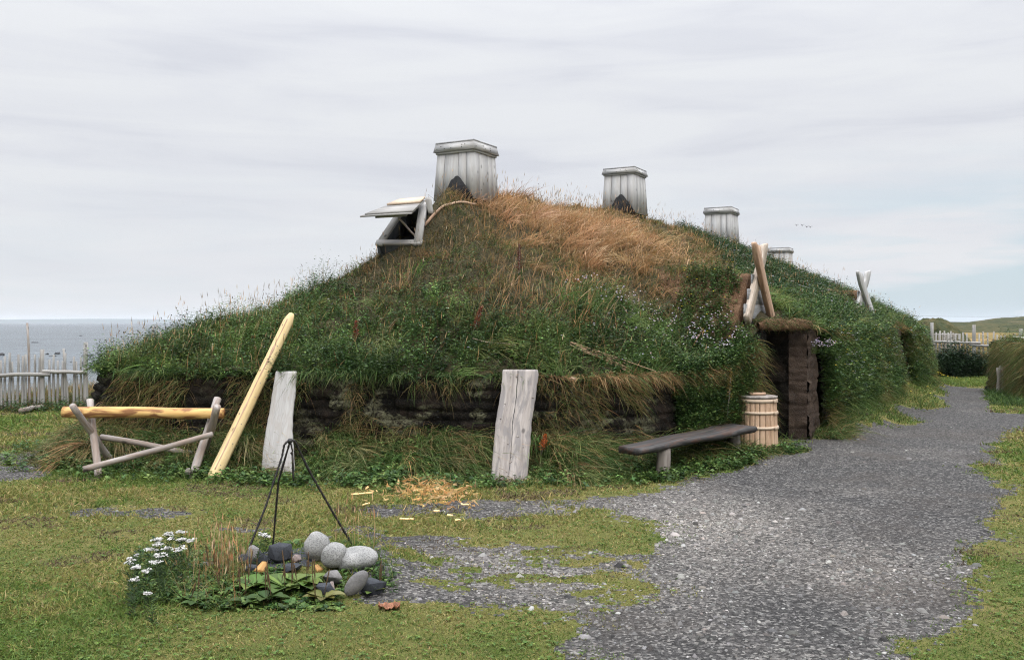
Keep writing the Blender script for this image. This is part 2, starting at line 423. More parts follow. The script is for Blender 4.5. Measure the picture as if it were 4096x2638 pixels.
M['turf_brown'] = t.fin(c, 0.95, t.bump(t.math('ADD', f, n), 0.03, 1.0), 0.1)
t = NT('roof_sod'); v = t.coord(None); n = t.noise(v, 2.2, 6, 0.65); f = t.noise(v, 35, 4, 0.7)
c = t.ramp(t.math('ADD', t.math('MULTIPLY', n, 0.5), t.math('MULTIPLY', f, 0.5)), [(0.35, (0.022, 0.02, 0.012)), (0.5, (0.05, 0.044, 0.024)), (0.65, (0.105, 0.078, 0.046))])
M['sod'] = t.fin(c, 0.95, t.bump(t.math('ADD', f, n), 0.04, 1.0), 0.1)
t = NT('dry_porch_sod'); v = t.coord(None); n = t.noise(v, 3, 6, 0.65); f = t.noise(v, 50, 4, 0.7)
c = t.ramp(t.math('ADD', t.math('MULTIPLY', n, 0.5), t.math('MULTIPLY', f, 0.5)), [(0.35, (0.06, 0.034, 0.02)), (0.5, (0.13, 0.075, 0.044)), (0.66, (0.24, 0.15, 0.09))])
M['sod_dry'] = t.fin(c, 0.95, t.bump(t.math('ADD', f, n), 0.04, 1.0), 0.1)

t = NT('short_lawn'); v = t.coord(None); n = t.noise(v, 0.9, 5, 0.6); f = t.noise(v, 28, 5, 0.7); g = t.noise(v, 140, 3, 0.7)
c = t.ramp(n, [(0.34, (0.07, 0.10, 0.022)), (0.5, (0.125, 0.13, 0.037)), (0.64, (0.165, 0.145, 0.05))])
c = t.mix(t.math('MULTIPLY', t.ramp(f, [(0.35, (1, 1, 1)), (0.52, (0, 0, 0))]), 0.55), c, C4(0.05, 0.045, 0.018))
c = t.mix(t.math('MULTIPLY', t.ramp(g, [(0.52, (0, 0, 0)), (0.68, (1, 1, 1))]), 0.4), c, C4(0.22, 0.20, 0.08))
M['lawn'] = t.fin(c, 0.9, t.bump(t.math('ADD', f, t.math('MULTIPLY', g, 0.5)), 0.03, 1.0), 0.1)
t = NT('gravel'); v = t.coord(None); vo = t.voro(v, 55); vb = t.voro(v, 24); n = t.noise(v, 0.55, 4, 0.55); f = t.noise(v, 7, 4)
cc = t.n('ShaderNodeSeparateColor', {0: vo.outputs['Color']}).outputs[0]; cb = t.n('ShaderNodeSeparateColor', {0: vb.outputs['Color']}).outputs[0]
la = t.n('ShaderNodeAttribute', attribute_name='pale').outputs['Fac']
d1 = t.ramp(cc, [(0.1, (0.018, 0.018, 0.019)), (0.55, (0.038, 0.038, 0.040)), (0.8, (0.075, 0.075, 0.078)), (0.95, (0.16, 0.16, 0.16))])
d2 = t.ramp(cc, [(0.1, (0.045, 0.043, 0.042)), (0.5, (0.12, 0.114, 0.11)), (0.85, (0.20, 0.19, 0.185)), (0.97, (0.28, 0.27, 0.26))])
c = t.mix(t.math('MULTIPLY', la, 1.0, True), d1, d2)
c = t.mix(1.0, c, C4(1.05, 1.0, 0.93), 'MULTIPLY')
c = t.mix(t.math('MULTIPLY', t.ramp(n, [(0.52, (0, 0, 0)), (0.66, (1, 1, 1))]), 0.45), c, C4(0.055, 0.044, 0.036))
M['gravel'] = t.fin(c, 0.85, t.bump(t.math('SUBTRACT', 1.0, vo.outputs['Distance']), 0.02, 1.0), 0.25)
t = NT('dry_meadow'); v = t.coord(None); n = t.noise(v, 0.08, 5, 0.6); f = t.noise(v, 1.5, 5, 0.7)
c = t.ramp(n, [(0.35, (0.085, 0.085, 0.03)), (0.5, (0.17, 0.125, 0.045)), (0.65, (0.26, 0.17, 0.075))])
c = t.mix(t.math('MULTIPLY', t.ramp(f, [(0.35, (1, 1, 1)), (0.55, (0, 0, 0))]), 0.5), c, C4(0.10, 0.06, 0.028))
M['meadow'] = t.fin(c, 0.95, t.bump(f, 0.2, 1.0), 0.1)
t = NT('moor_hill'); v = t.coord(None); n = t.noise(v, 0.18, 6, 0.65); f = t.noise(v, 1.2, 5, 0.7)
c = t.ramp(t.math('ADD', t.math('MULTIPLY', n, 0.6), t.math('MULTIPLY', f, 0.4)), [(0.36, (0.018, 0.024, 0.013)), (0.48, (0.04, 0.047, 0.022)), (0.56, (0.075, 0.065, 0.03)), (0.66, (0.13, 0.115, 0.085))])
M['hill'] = t.fin(c, 0.95, t.bump(f, 0.3, 1.0), 0.1)
M['far'] = simple('far_shore_land', (0.05, 0.065, 0.06), 0.95, 0.2, 0.001)
t = NT('sea_water'); v = t.coord(None, (1, 1, 1)); w1 = t.noise(v, 0.28, 5, 0.62, 0.3); w2 = t.noise(t.coord(None, (0.02, 0.05, 1)), 1, 4, 0.6)
fo = t.math('MULTIPLY', t.ramp(t.noise(t.coord(None, (0.06, 0.22, 1)), 1, 4, 0.7), [(0.69, (0, 0, 0)), (0.73, (1, 1, 1))]), 0.55)
c = t.mix(fo, t.ramp(w2, [(0.3, (0.030, 0.042, 0.052)), (0.7, (0.065, 0.085, 0.098))]), C4(0.6, 0.62, 0.63))
M['sea'] = t.fin(c, 0.22, t.bump(w1, 2.6, 1.0), 0.30)
M['deadleaf'] = simple('crumpled_brown_leaf', (0.20, 0.085, 0.045), 0.7, 0.5, 30, 0.01)
M['spike'] = simple('plantain_spike', (0.075, 0.045, 0.022), 0.9, 0.4, 90)
M['bird'] = simple('dark_feathers', (0.06, 0.06, 0.065), 0.8)

# pale sea air: fades the far shore
hb_ = bmesh.new(); bmesh.ops.create_cube(hb_, size=1); hme = bpy.data.meshes.new('haze'); hb_.to_mesh(hme); hb_.free()
hz_o = bpy.data.objects.new('haze', hme); COL.objects.link(hz_o); hz_o.scale = (24000, 9000, 50); hz_o.location = (0, 4200, 16.0); hz_o['kind'] = 'stuff'
hm = bpy.data.materials.new('sea_haze'); hm.use_nodes = True; ht_ = hm.node_tree
for n in list(ht_.nodes):
    if n.type != 'OUTPUT_MATERIAL': ht_.nodes.remove(n)
pv = ht_.nodes.new('ShaderNodeVolumePrincipled'); hm.cycles.homogeneous_volume = True; pv.inputs['Density Attribute'].default_value = ''; pv.inputs['Density'].default_value = 0.9e-4; pv.inputs['Color'].default_value = (0.86, 0.92, 1.0, 1)
ht_.links.new(pv.outputs[0], [n for n in ht_.nodes if n.type == 'OUTPUT_MATERIAL'][0].inputs['Volume']); hme.materials.append(hm)
# ---------------------------------------------------------------- the turf house: plan and height of its roof
TH = R(29); AX = np.array([math.sin(TH), math.cos(TH)]); NX = np.array([math.cos(TH), -math.sin(TH)])
PER = np.array([(-5.45, 12.5, 1.15), (-5.40, 11.7, 1.12), (-5.05, 11.2, 1.10), (-4.0, 10.9, 1.10), (-3.0, 10.68, 1.10), (-2.0, 10.5, 1.10), (-1.0, 10.4, 1.09),
    (-0.2, 10.35, 1.08), (0.5, 10.38, 1.06), (1.2, 10.6, 1.05), (2.0, 11.2, 1.05), (2.75, 11.85, 1.12), (3.15, 12.2, 1.38), (3.50, 12.5, 1.64),
    (4.05, 13.15, 1.68), (4.30, 13.08, 1.66), (4.65, 13.75, 1.62), (5.3, 14.8, 1.58), (6.0, 15.95, 1.58), (6.8, 17.3, 1.6), (7.5, 18.4, 1.6), (7.98, 19.3, 1.64),
    (8.41, 20.1, 1.64), (8.55, 20.05, 1.62), (9.0, 20.9, 1.58), (9.6, 21.7, 1.55), (10.3, 22.9, 1.5), (11.0, 24.6, 1.5), (11.9, 27.3, 1.5), (12.9, 31, 1.5), (13.2, 35, 1.5),
    (12, 38, 1.5), (9.5, 39.5, 1.4), (7, 38.3, 1.3), (4, 33, 1.25), (0, 25.5, 1.2), (-3.2, 18.2, 1.2), (-4.9, 14.4, 1.2)])
DOORS = (13, 21)                                             # the edges left open for the two doorways
RID = np.array([(-1.05, 14.5, 3.72), (-0.3, 15.6, 3.88), (2.55, 20.7, 4.22), (6.0, 26.2, 4.0), (9.2, 33, 3.6), (10.4, 35.4, 3.45)])
def segdist(x, y, A, B):
    d = B[:2] - A[:2]; L = (d ** 2).sum()
    t = np.clip(((x - A[0]) * d[0] + (y - A[1]) * d[1]) / L, 0, 1)
    return np.hypot(x - A[0] - t * d[0], y - A[1] - t * d[1]), A[2] + (B[2] - A[2]) * t
def poly_sd(x, y, P):
    """signed distance to a closed polygon (positive inside) and the third coordinate of the nearest edge point"""
    best = np.full(x.shape, 1e9); zb = np.zeros(x.shape); ins = np.zeros(x.shape, bool)
    for i in range(len(P)):
        A, B = P[i], P[(i + 1) % len(P)]
        if len(A) == 2: A = np.append(A, 0); B = np.append(B, 0)
        d, z = segdist(x, y, A, B)
        k = d < best; best = np.where(k, d, best); zb = np.where(k, z, zb)
        c = (A[1] > y) != (B[1] > y)
        with np.errstate(divide='ignore', invalid='ignore'):
            ins ^= c & (x < (B[0] - A[0]) * (y - A[1]) / (B[1] - A[1]) + A[0])
    return np.where(ins, best, -best), zb
PORCH = [np.array([3.60, 13.10]), np.array([7.84, 20.02])]
def porch_z(x, y):
    z = np.full(x.shape, -9.0)
    for G in PORCH:
        s = -((x - G[0]) * NX[0] + (y - G[1]) * NX[1]); w = (x - G[0]) * AX[0] + (y - G[1]) * AX[1]
        zz = 2.40 + 0.07 * s - 0.98 * (np.sqrt((w + 0.1) ** 2 + 0.012) - 0.11)
        z = np.maximum(z, np.where((s > 0.13) & (s < 3.2) & (np.abs(w + 0.1) < 1.2), zz, -9))
    return z
def main_z(x, y):
    de, ze = poly_sd(x, y, PER); de0 = np.maximum(de, 0)
    best = np.full(x.shape, 1e9); zr = np.zeros(x.shape)
    for i in range(len(RID) - 1):
        d, z = segdist(x, y, RID[i], RID[i + 1]); k = d < best
        best = np.where(k, d, best); zr = np.where(k, z, zr)
    t = de0 / (de0 + best + 1e-6)
    g = t + (0.04 - 0.15 * sstep(0.5, -2.5, x) * (y < 20)) * np.sin(np.pi * t)
    z = ze + (zr - ze) * g
    z = z + 0.26 * (fbm(x * 1.1, y * 1.1, 3, 3) - 0.5) * np.minimum(1, de0 * 1.5) + 0.15 * (fbm(x * 3.6, y * 3.6, 5, 3) - 0.5)
    # the small hump of sod below the first vent
    z = z + 0.16 * np.exp(-((x + 0.95) ** 2 + (y - 14.1) ** 2) / 0.25)
    return z, de
# lookup grids
GX0, GY0, GS = -8.5, 8.0, 0.06
gx = np.arange(GX0, 18, GS); gy = np.arange(GY0, 42, GS)
GXX, GYY = np.meshgrid(gx, gy)
HM, SDG = main_z(GXX, GYY)
HG = np.maximum(HM, porch_z(GXX, GYY))
def bil(G, x, y):
    fx = np.clip((x - GX0) / GS, 0, len(gx) - 1.001); fy = np.clip((y - GY0) / GS, 0, len(gy) - 1.001)
    i = fx.astype(int); j = fy.astype(int); a = fx - i; b = fy - j
    return (G[j, i] * (1 - a) + G[j, i + 1] * a) * (1 - b) + (G[j + 1, i] * (1 - a) + G[j + 1, i + 1] * a) * b
def Hroof(x, y): return bil(HG, np.asarray(x, float), np.asarray(y, float))
def Hmain(x, y): return bil(HM, np.asarray(x, float), np.asarray(y, float))
def sd_house(x, y):
    x = np.asarray(x, float); y = np.asarray(y, float)
    s = bil(SDG, x, y)
    o = np.maximum(np.maximum(GX0 - x, x - gx[-1]), np.maximum(GY0 - y, y - gy[-1]))
    return np.where(o > 0, -o - 2.5, s)
def roof_hit(u, v, d0=10.0, d1=34.0, lift=0.0):
    for d in np.arange(d0, d1, 0.02):
        p = at(u, v, d)
        if sd_house(p[0], p[1]) > 0 and p[2] <= Hroof(p[0], p[1]) + lift: return p
    return at(u, v, d1)

# ---------------------------------------------------------------- ground, gravel path, meadow
BANK_OFF = [(4.2, 12.9, 1.7), (8.2, 19.7, 0.9), (-2.55, 10.3, 0.45), (0.02, 9.9, 0.5), (3.23, 11.85, 0.75)]
def bank(x, y):
    sd = sd_house(x, y)
    wdt = 0.75 + 0.25 * sstep(4.3, 5.5, x)
    h = 0.34 * sstep(1, 0, np.clip(-sd / wdt, 0, 1)) * (sd > -2.4)
    h = h * (0.75 + 0.5 * fbm(x * 1.3, y * 1.3, 31, 2))
    for a, b, r in BANK_OFF: h = h * sstep(r * 0.45, r, np.hypot(x - a, y - b))
    return h * (1 - 0.6 * np.exp(-((x - 1.8) ** 2 + (y - 10.5) ** 2) / 0.8))
def ground_z(x, y):
    x = np.asarray(x, float); y = np.asarray(y, float)
    q = (y - 21.5) - 3.5 * (x + 8.5)
    z = -4.2 * sstep(0, 55, q)
    z = z + bank(x, y) + 0.05 * (fbm(x * 0.8, y * 0.8, 11, 3) - 0.5) * sstep(60, 20, y)
    z = z + 0.10 * np.exp(-((x + 1.35) ** 2 / 0.55 + (y - 6.25) ** 2 / 0.2))      # low rise under the fire pit
    far = sstep(30, 70, y) * sstep(-60, 10, -q)
    z = z + far * 0.7 * (fbm(x * 0.05, y * 0.05, 12, 3) - 0.45)
    return z
def PX(pts):                                                 # outline traced on the photo -> points on the ground
    return np.array([gnd(a / 2.335, b / 2.335)[:2] for a, b in pts])
PATH = PX([(1330, 1700), (1330, 1540), (1300, 1480), (1400, 1430), (1480, 1370), (1490, 1310), (1500, 1270), (1600, 1225), (1470, 1200), (1300, 1188), (1345, 1163), (1500, 1158), (1660, 1108),
    (1850, 1055), (1860, 1030), (1790, 1018), (1850, 1012), (2000, 1005), (2130, 983), (2105, 960), (2188, 952), (2195, 912), (2215, 902), (2310, 905), (2300, 940), (2330, 962), (2420, 966), (2440, 985),
    (2391, 1000), (2345, 1022), (2330, 1060), (2310, 1110), (2320, 1140), (2340, 1190), (2315, 1250), (2250, 1272), (2205, 1320), (2225, 1390), (2190, 1450), (2120, 1500), (2085, 1540), (2050, 1700)])
PATCH = PX([(560, 1238), (700, 1225), (900, 1245), (1100, 1258), (1280, 1275), (1520, 1290), (1520, 1400), (1430, 1440), (1330, 1470), (1160, 1420), (1100, 1395), (900, 1400), (860, 1310), (620, 1262)])
PATCH2 = PX([(860, 1182), (1000, 1175), (1320, 1170), (1320, 1195), (1100, 1200), (870, 1196)])
PATCH3 = PX([(-80, 1064), (120, 1055), (145, 1066), (60, 1078), (-80, 1084)])
PATCH4 = PX([(-80, 1090), (80, 1084), (90, 1100), (60, 1116), (-80, 1118)])
PATCH5 = PX([(150, 1190), (300, 1178), (480, 1192), (440, 1212), (200, 1208)])
def gravel_m(x, y):
    """> 0 where gravel lies open"""
    s_h = -sd_house(x, y) + 5 * np.exp(-((x - 3.9) ** 2 + (y - 12.5) ** 2) / 0.3)
    n = fbm(x * 1.6, y * 1.6, 41, 4) - 0.5; n2 = fbm(x * 7, y * 7, 42, 3) - 0.5
    m = poly_sd(x, y, PATH)[0] + 0.75 * n + 0.25 * n2
    m = np.maximum(m, np.minimum(poly_sd(x, y, PATCH)[0] * 1.3 + 0.02, 0.04) + 0.55 * n + 0.42 * n2 + 0.35 * (fbm(x * 3.1, y * 5.5, 47, 2) - 0.5))
    for P, b in ((PATCH2, 0.06), (PATCH3, 0.15), (PATCH4, 0.15), (PATCH5, -0.02)):
        m = np.maximum(m, np.minimum(poly_sd(x, y, P)[0] + b, 0.12) + 0.35 * n + 0.35 * n2)
    m = m + 0.22 * (fbm(x * 17, y * 17, 48, 2) - 0.5)
    return np.minimum(m, (s_h - 0.50) * 1.0 + 0.15 * n2)
PALE_C = [gnd(680, 515)[:2], gnd(640, 585)[:2], gnd(760, 540)[:2], gnd(880, 590)[:2], gnd(500, 560)[:2]]
def pale_m(x, y):
    p = 0
    for c, r, a in zip(PALE_C, (1.0, 0.7, 0.8, 0.6, 0.7), (1.0, 0.6, 0.6, 0.8, 0.6)): p = p + a * np.exp(-((x - c[0]) ** 2 + (y - c[1]) ** 2 * 0.8) / r ** 2)
    return np.clip(p * 0.75 + 0.9 * (fbm(x * 1.1, y * 1.1, 44, 3) - 0.48), 0, 1)
def dd_rows():
    r = list(np.linspace(-60, 3.3, 14)[:-1]) + list(np.arange(3.3, 8.0, 0.032)) + list(np.arange(8.0, 14.0, 0.045))
    d = 14.0
    while d < 2600: r.append(d); d *= 1.018 if d < 60 else 1.07
    return np.array(r)
rows = dd_rows()
cc_ = np.arange(-0.66, 0.6601, 0.0062)
cols = np.concatenate([np.linspace(-3.0, -0.68, 22), cc_, np.linspace(0.68, 3.0, 22)])
dX = np.where(rows > 3.3, rows, 3.3 + (3.3 - rows) * 0.6)
TX = cols[None, :] * dX[:, None]; TY = np.repeat(rows[:, None], len(cols), 1)
TZ = ground_z(TX, TY)
GMK = gravel_m(TX, TY)
P3 = np.stack([TX, TY, TZ], -1)
fm = (GMK[:-1, :-1] + GMK[1:, 1:] + GMK[1:, :-1] + GMK[:-1, 1:]) / 4
fy = TY[:-1, :-1]; fx = TX[:-1, :-1]
is_grav = fm > 0
is_mead = (fy > 31) & ((fy - 21.5) - 3.5 * (fx + 8.5) < 0) & ~is_grav
g1 = grid_obj('lawn', P3, M['lawn'], keep=~is_grav & ~is_mead); tag(g1, kind='structure')
PAL = pale_m(TX, TY)
g2 = grid_obj('gravel_path', P3, M['gravel'], attrs={'pale': PAL}, keep=is_grav); tag(g2, kind='structure')
g3 = grid_obj('meadow_ground', P3, M['meadow'], keep=is_mead); tag(g3, kind='structure')

SEA_Z = -2.5
yy = np.concatenate([np.linspace(24, 60, 10), np.geomspace(66, 8200, 40)])
xx = np.linspace(-1.0, 1.0, 9)
sx = np.stack([xx[None, :] * (yy[:, None] * 1.6 + 60) - 40, np.repeat(yy[:, None], 9, 1), np.full((len(yy), 9), SEA_Z)], -1)
tag(grid_obj('sea', sx, M['sea']), kind='structure')
# far shore across the strait: a long low ridge
fxs = np.linspace(-7500, 2000, 260); prof = 12 + 22 * fbm(fxs / 1200, fxs * 0, 51, 4) + 10 * np.exp(-((fxs + 3300) / 900) ** 2)
prof = prof * sstep(2000, 500, fxs)
S = np.stack([np.stack([fxs, np.full(260, 7000.0) + 1400 * k, SEA_Z - 2 + prof * h], -1) for k, h in ((0, 0.0), (0.05, 0.35), (0.2, 0.8), (0.4, 1.0), (0.7, 0.7), (1, 0))])
tag(grid_obj('far_shore_hills', S, M['far']), kind='structure')
# two moorland rises beyond the meadow on the right
def rise(name, cx, cy, rx, ry, h, seed, steep):
    a = np.linspace(0, 2 * np.pi, 121); r = np.linspace(1, 0, 40)
    A, Rr = np.meshgrid(a, r)
    k = 1 + 0.22 * (fbm(np.cos(A) * 2 + 5, np.sin(A) * 2 + 5, seed, 3) - 0.5) * 2
    x = cx + rx * Rr * np.cos(A) * k; y = cy + ry * Rr * np.sin(A) * k
    z = h * (1 - Rr ** steep) * (0.85 + 0.3 * fbm(x * 3 / rx, y * 3 / rx, seed + 1, 4)) + h * 0.16 * (fbm(x * 14 / rx, y * 14 / rx, seed + 2, 3) - 0.5) * (1 - Rr ** 6) - 0.4 * Rr ** 3
    tag(grid_obj(name, np.stack([x, y, z], -1), M['hill'], flip=False), kind='structure')
rise('moorland_hill', at(931, 322, 78)[0], 78, 2.9, 4, 2.0, 61, 2.2)
rise('moorland_hill', at(1132, 322, 250)[0], 250, 44, 60, 3.5, 63, 4.5)
rise('moorland_hill', at(900, 322, 95)[0], 95, 6, 8, 1.75, 64, 2.2)
rise('moorland_hill', at(990, 322, 160)[0], 160, 34, 20, 1.75, 66, 2.5)

# ---------------------------------------------------------------- the turf house: roof, walls, doorways, vents, hatch, gables
HB = np.array([2.5, 12.0, 0.0])
house = thing('turf_house', HB, 'long grass-grown turf house with four pale wooden roof vents and a dark doorway', 'turf house')
def resample(P, step_near, step_far, skip=()):
    o = []; seg = []
    for i in range(len(P)):
        A, B = P[i], P[(i + 1) % len(P)]
        L = np.linalg.norm((B - A)[:2]); st = step_near if A[1] < 24 and i < 27 else step_far
        n = max(1, int(L / st))
        for k in range(n): o.append(A + (B - A) * k / n); seg.append(i)
    return np.array(o), np.array(seg)
rp, rseg = resample(PER, 0.07, 0.3)
# each perimeter point runs up to its nearest point on the ridge
def near_ridge(p):
    best = None
    for i in range(len(RID) - 1):
        A, B = RID[i], RID[i + 1]; d = (B - A)[:2]
        t = np.clip(((p[:2] - A[:2]) @ d) / (d @ d), 0, 1); q = A + (B - A) * t
        dd = np.linalg.norm(q[:2] - p[:2])
        if best is None or dd < best[0]: best = (dd, q)
    return best[1]
rr = np.array([near_ridge(p) for p in rp])
tt = np.linspace(0, 1, 64)[:, None]
LX = rp[None, :, 0] * (1 - tt) + rr[None, :, 0] * tt; LY = rp[None, :, 1] * (1 - tt) + rr[None, :, 1] * tt
LX = np.concatenate([LX, LX[:, :1]], 1); LY = np.concatenate([LY, LY[:, :1]], 1)
LZ = main_z(LX, LY)[0]
HD = roof_hit(405, 247)[1] - 0.03
BL, BR, TR, TL = at(375.5, 244.5, HD + 0.12), at(421.5, 244.5, HD - 0.02), at(427.5, 203, HD + 0.62), at(401, 206, HD + 0.80)
fcx = (LX[:-1, :-1] + LX[1:, 1:]) / 2; fcy = (LY[:-1, :-1] + LY[1:, 1:]) / 2
hole = poly_sd(fcx, fcy, np.array([q[:2] for q in (BL, BR, TR + (TR - BR) * .0, TL)]))[0] > 0.03
roof = grid_obj('roof', np.stack([LX, LY, LZ], -1), M['sod'], house, keep=~hole)

def turf_grid(p0, p1, z0, z1, nrm, seed, step=0.028, course=0.115, blk=0.40, amp=0.03, off=0.0):
    """points of a wall face of laid turf blocks between two bottom corners"""
    p0 = np.array(p0, float); p1 = np.array(p1, float); L = np.linalg.norm(p1 - p0); nrm = np.array(nrm, float)
    ns = max(3, int(L / step)); nz = max(3, int((max(z1) - min(z0)) / step))
    s = np.linspace(0, L, ns); h = np.linspace(0, 1, nz)
    S_, Hh = np.meshgrid(s, h)
    zb = z0[0] + (z0[1] - z0[0]) * S_ / L; zt = z1[0] + (z1[1] - z1[0]) * S_ / L
    Z = zb + (zt - zb) * Hh
    return S_, Z, L, p0, p1, nrm
def turf_disp(S_, Z, seed, course, blk, amp, jd=0.045):
    zz = Z + 0.03 * (fbm(S_ * 1.5, Z * 1.5, seed + 5, 2) - 0.5)
    r = np.floor(zz / course); fr = zz / course - r
    so = S_ / blk + 0.5 * (r % 2) + 0.3 * _h(r.astype(np.int64), r.astype(np.int64) * 0 + 3, seed)
    b = np.floor(so); fb = so - b
    jl = np.minimum(np.minimum(fr, 1 - fr) * course, np.minimum(fb, 1 - fb) * blk)
    dep = (_h(b.astype(np.int64), r.astype(np.int64), seed + 9) - 0.5) * amp * 1.3
    d = dep + jd * sstep(0, 0.024, jl) + 0.06 * (fbm(S_ * 5, Z * 6, seed, 4) - 0.5) + 0.035 * (fbm(S_ * 22, Z * 25, seed + 2, 2) - 0.5)
    return d, _h(b.astype(np.int64), r.astype(np.int64), seed + 4)
# the long outer wall follows the plan, battered outwards at the foot
wp, wseg = resample(PER, 0.03, 0.3)
nrm = np.roll(wp, -1, 0) - np.roll(wp, 1, 0); nrm = np.stack([nrm[:, 1], -nrm[:, 0]], -1)
for k in range(6): nrm = (nrm + np.roll(nrm, 1, 0) + np.roll(nrm, -1, 0)) / 3
nrm /= np.linalg.norm(nrm, axis=1, keepdims=True)
arc = np.concatenate([[0], np.cumsum(np.linalg.norm(np.diff(wp[:, :2], axis=0), axis=1))])
hh = np.linspace(0, 1, 46)[:, None]
WZ = wp[None, :, 2] * hh + (-0.12) * (1 - hh)
SS = np.repeat(arc[None, :], 46, 0)
dsp, bid = turf_disp(SS, WZ, 71, 0.115, 0.40, 0.03)
side = sstep(4.3, 5.5, wp[:, 0])[None, :]
dsp = dsp + (1 - hh) * (0.10 + 0.25 * side) - 0.03
# tuck the top under the sod
dsp = dsp - 0.05 * sstep(0.93, 1.0, hh)
WX = wp[None, :, 0] + nrm[None, :, 0] * dsp; WY = wp[None, :, 1] + nrm[None, :, 1] * dsp
kw = np.ones((45, len(wp) - 1), bool)
for i in (13, 14, 15, 21, 22, 23): kw[:, wseg[:-1] == i] = False
lich = np.repeat((sstep(-3.2, -2.0, wp[:, 0]) * sstep(2.6, 1.0, wp[:, 0]) * 1.0 + 0.3 * sstep(-3, -4, wp[:, 0]))[None, :], 46, 0)
wallo = grid_obj('turf_wall', np.stack([WX, WY, WZ], -1), M['turf'], house, attrs={'lichen': lich}, keep=kw)

def face_panel(name, a, b, z0, z1, n, seed, mat, lichen, parent=None, course=0.135, blk=0.42, lean=0.0):
    S_, Z, L, p0, p1, n_ = turf_grid(np.append(a, 0), np.append(b, 0), z0, z1, np.append(n, 0), seed, 0.026)
    d, bb = turf_disp(S_, Z, seed, course, blk, 0.03, 0.018)
    d = d + lean * (max(z1) - Z)
    X = p0[0] + (p1[0] - p0[0]) * S_ / L + n_[0] * d; Y = p0[1] + (p1[1] - p0[1]) * S_ / L + n_[1] * d
    return grid_obj(name, np.stack([X, Y, Z], -1), mat, parent, attrs={'lichen': 0.35 + 0.65 * bb if lichen is None else np.full(X.shape, lichen)})
def doorway(A, B, PE, PB, zt, seed, gz=0.0):
    """passage running into the house behind the open edge A-B; PE = outer corner of the far pillar's camera-side face"""
    A, B, PE, PB = [np.array(q, float) for q in (A, B, PE, PB)]; inn = -NX
    perp = AX
    d = thing_child = None
    dw = face_panel('doorway', B + inn * 2.4, B, (-0.1, -0.1), (zt, zt), -perp, seed, M['turf'], 0.0, house)  # near-black turf colour paints the shade inside the passage
    p2 = face_panel('near_jamb', A, A + inn * 2.4, (-0.1, -0.1), (zt, zt), perp, seed + 1, M['turf'], 0.0, dw)
    p3 = face_panel('end_wall', A + inn * 2.35, B + inn * 2.35, (-0.1, -0.1), (zt, zt), -inn, seed + 2, M['turf'], 0.0, dw)
    c = MB(); q = [A + inn * 0.02, B + inn * 0.02, B + inn * 2.4, A + inn * 2.4]
    c.add([(*p, zt) for p in q] + [(*p, zt + 0.12) for p in q], [(0, 1, 2, 3), (7, 6, 5, 4), (0, 4, 5, 1), (1, 5, 6, 2), (2, 6, 7, 3), (3, 7, 4, 0)])
    c.build('passage_ceiling', M['turf'], dw)
    # pillar of turf blocks on the far side, its lit look put into the lighter brown turf
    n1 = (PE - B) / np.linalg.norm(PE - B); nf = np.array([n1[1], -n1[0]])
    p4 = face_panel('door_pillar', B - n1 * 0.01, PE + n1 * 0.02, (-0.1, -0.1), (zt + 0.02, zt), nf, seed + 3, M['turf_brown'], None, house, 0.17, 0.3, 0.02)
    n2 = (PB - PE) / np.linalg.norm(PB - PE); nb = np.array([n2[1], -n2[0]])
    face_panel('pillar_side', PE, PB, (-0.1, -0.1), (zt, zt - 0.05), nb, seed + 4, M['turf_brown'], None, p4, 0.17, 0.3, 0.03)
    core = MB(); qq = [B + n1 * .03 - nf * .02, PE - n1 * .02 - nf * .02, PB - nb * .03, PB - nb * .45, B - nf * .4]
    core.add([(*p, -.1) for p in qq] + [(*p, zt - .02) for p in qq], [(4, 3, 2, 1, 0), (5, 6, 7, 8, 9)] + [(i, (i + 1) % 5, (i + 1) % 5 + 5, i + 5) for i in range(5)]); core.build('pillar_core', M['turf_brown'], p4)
    n0 = (A - B) / np.linalg.norm(A - B)
    # near side: narrow strip of blocks painted as lit by the lighter brown turf
    t0 = np.array([0.97, -0.22]); 
    face_panel('jamb_strip', A - t0 * 0.22, A + t0 * 0.03, (-0.1, -0.1), (zt - 0.02, zt), (-0.22, -0.97), seed + 5, M['turf_brown'], None, dw, 0.16, 0.3)
    # sod lintel hanging over the opening
    V = []; ns, nr = 40, 26
    S = np.linspace(-0.12, 1.08, ns)
    L2 = np.linalg.norm(PE - A); ax = (PE - A) / L2; nn = np.array([ax[1], -ax[0]])
    G = np.zeros((nr, ns, 3))
    for j, s in enumerate(S):
        for i in range(nr):
            a = 2 * math.pi * i / (nr - 1)
            k = 1 + 0.5 * (fbm(np.array(s * 6.0), np.array(math.cos(a) * 1.5 + 3), seed + 8, 3) - 0.5)
            edge = math.sqrt(max(0.04, 1 - (abs(s - 0.48) / 0.62) ** 4))
            o = math.cos(a) * 0.065 * k * edge + 0.05; z = zt + 0.06 + math.sin(a) * (0.09 if math.sin(a) > 0 else 0.075) * k * edge + 0.03 * mnoise.noise(Vector((s * 9, seed, 0)))
            q = A + ax * s * L2 + nn * o
            G[i, j] = (*q, z)
    grid_obj('sod_lintel', G, M['sod_dry'], dw)
    return dw
doorway((3.44, 12.45), (4.05, 13.15), (4.27, 13.10), (4.62, 13.72), 1.60, 81)
doorway((7.98, 19.3), (8.41, 20.1), (8.56, 20.05), (9.0, 20.9), 1.58, 101)

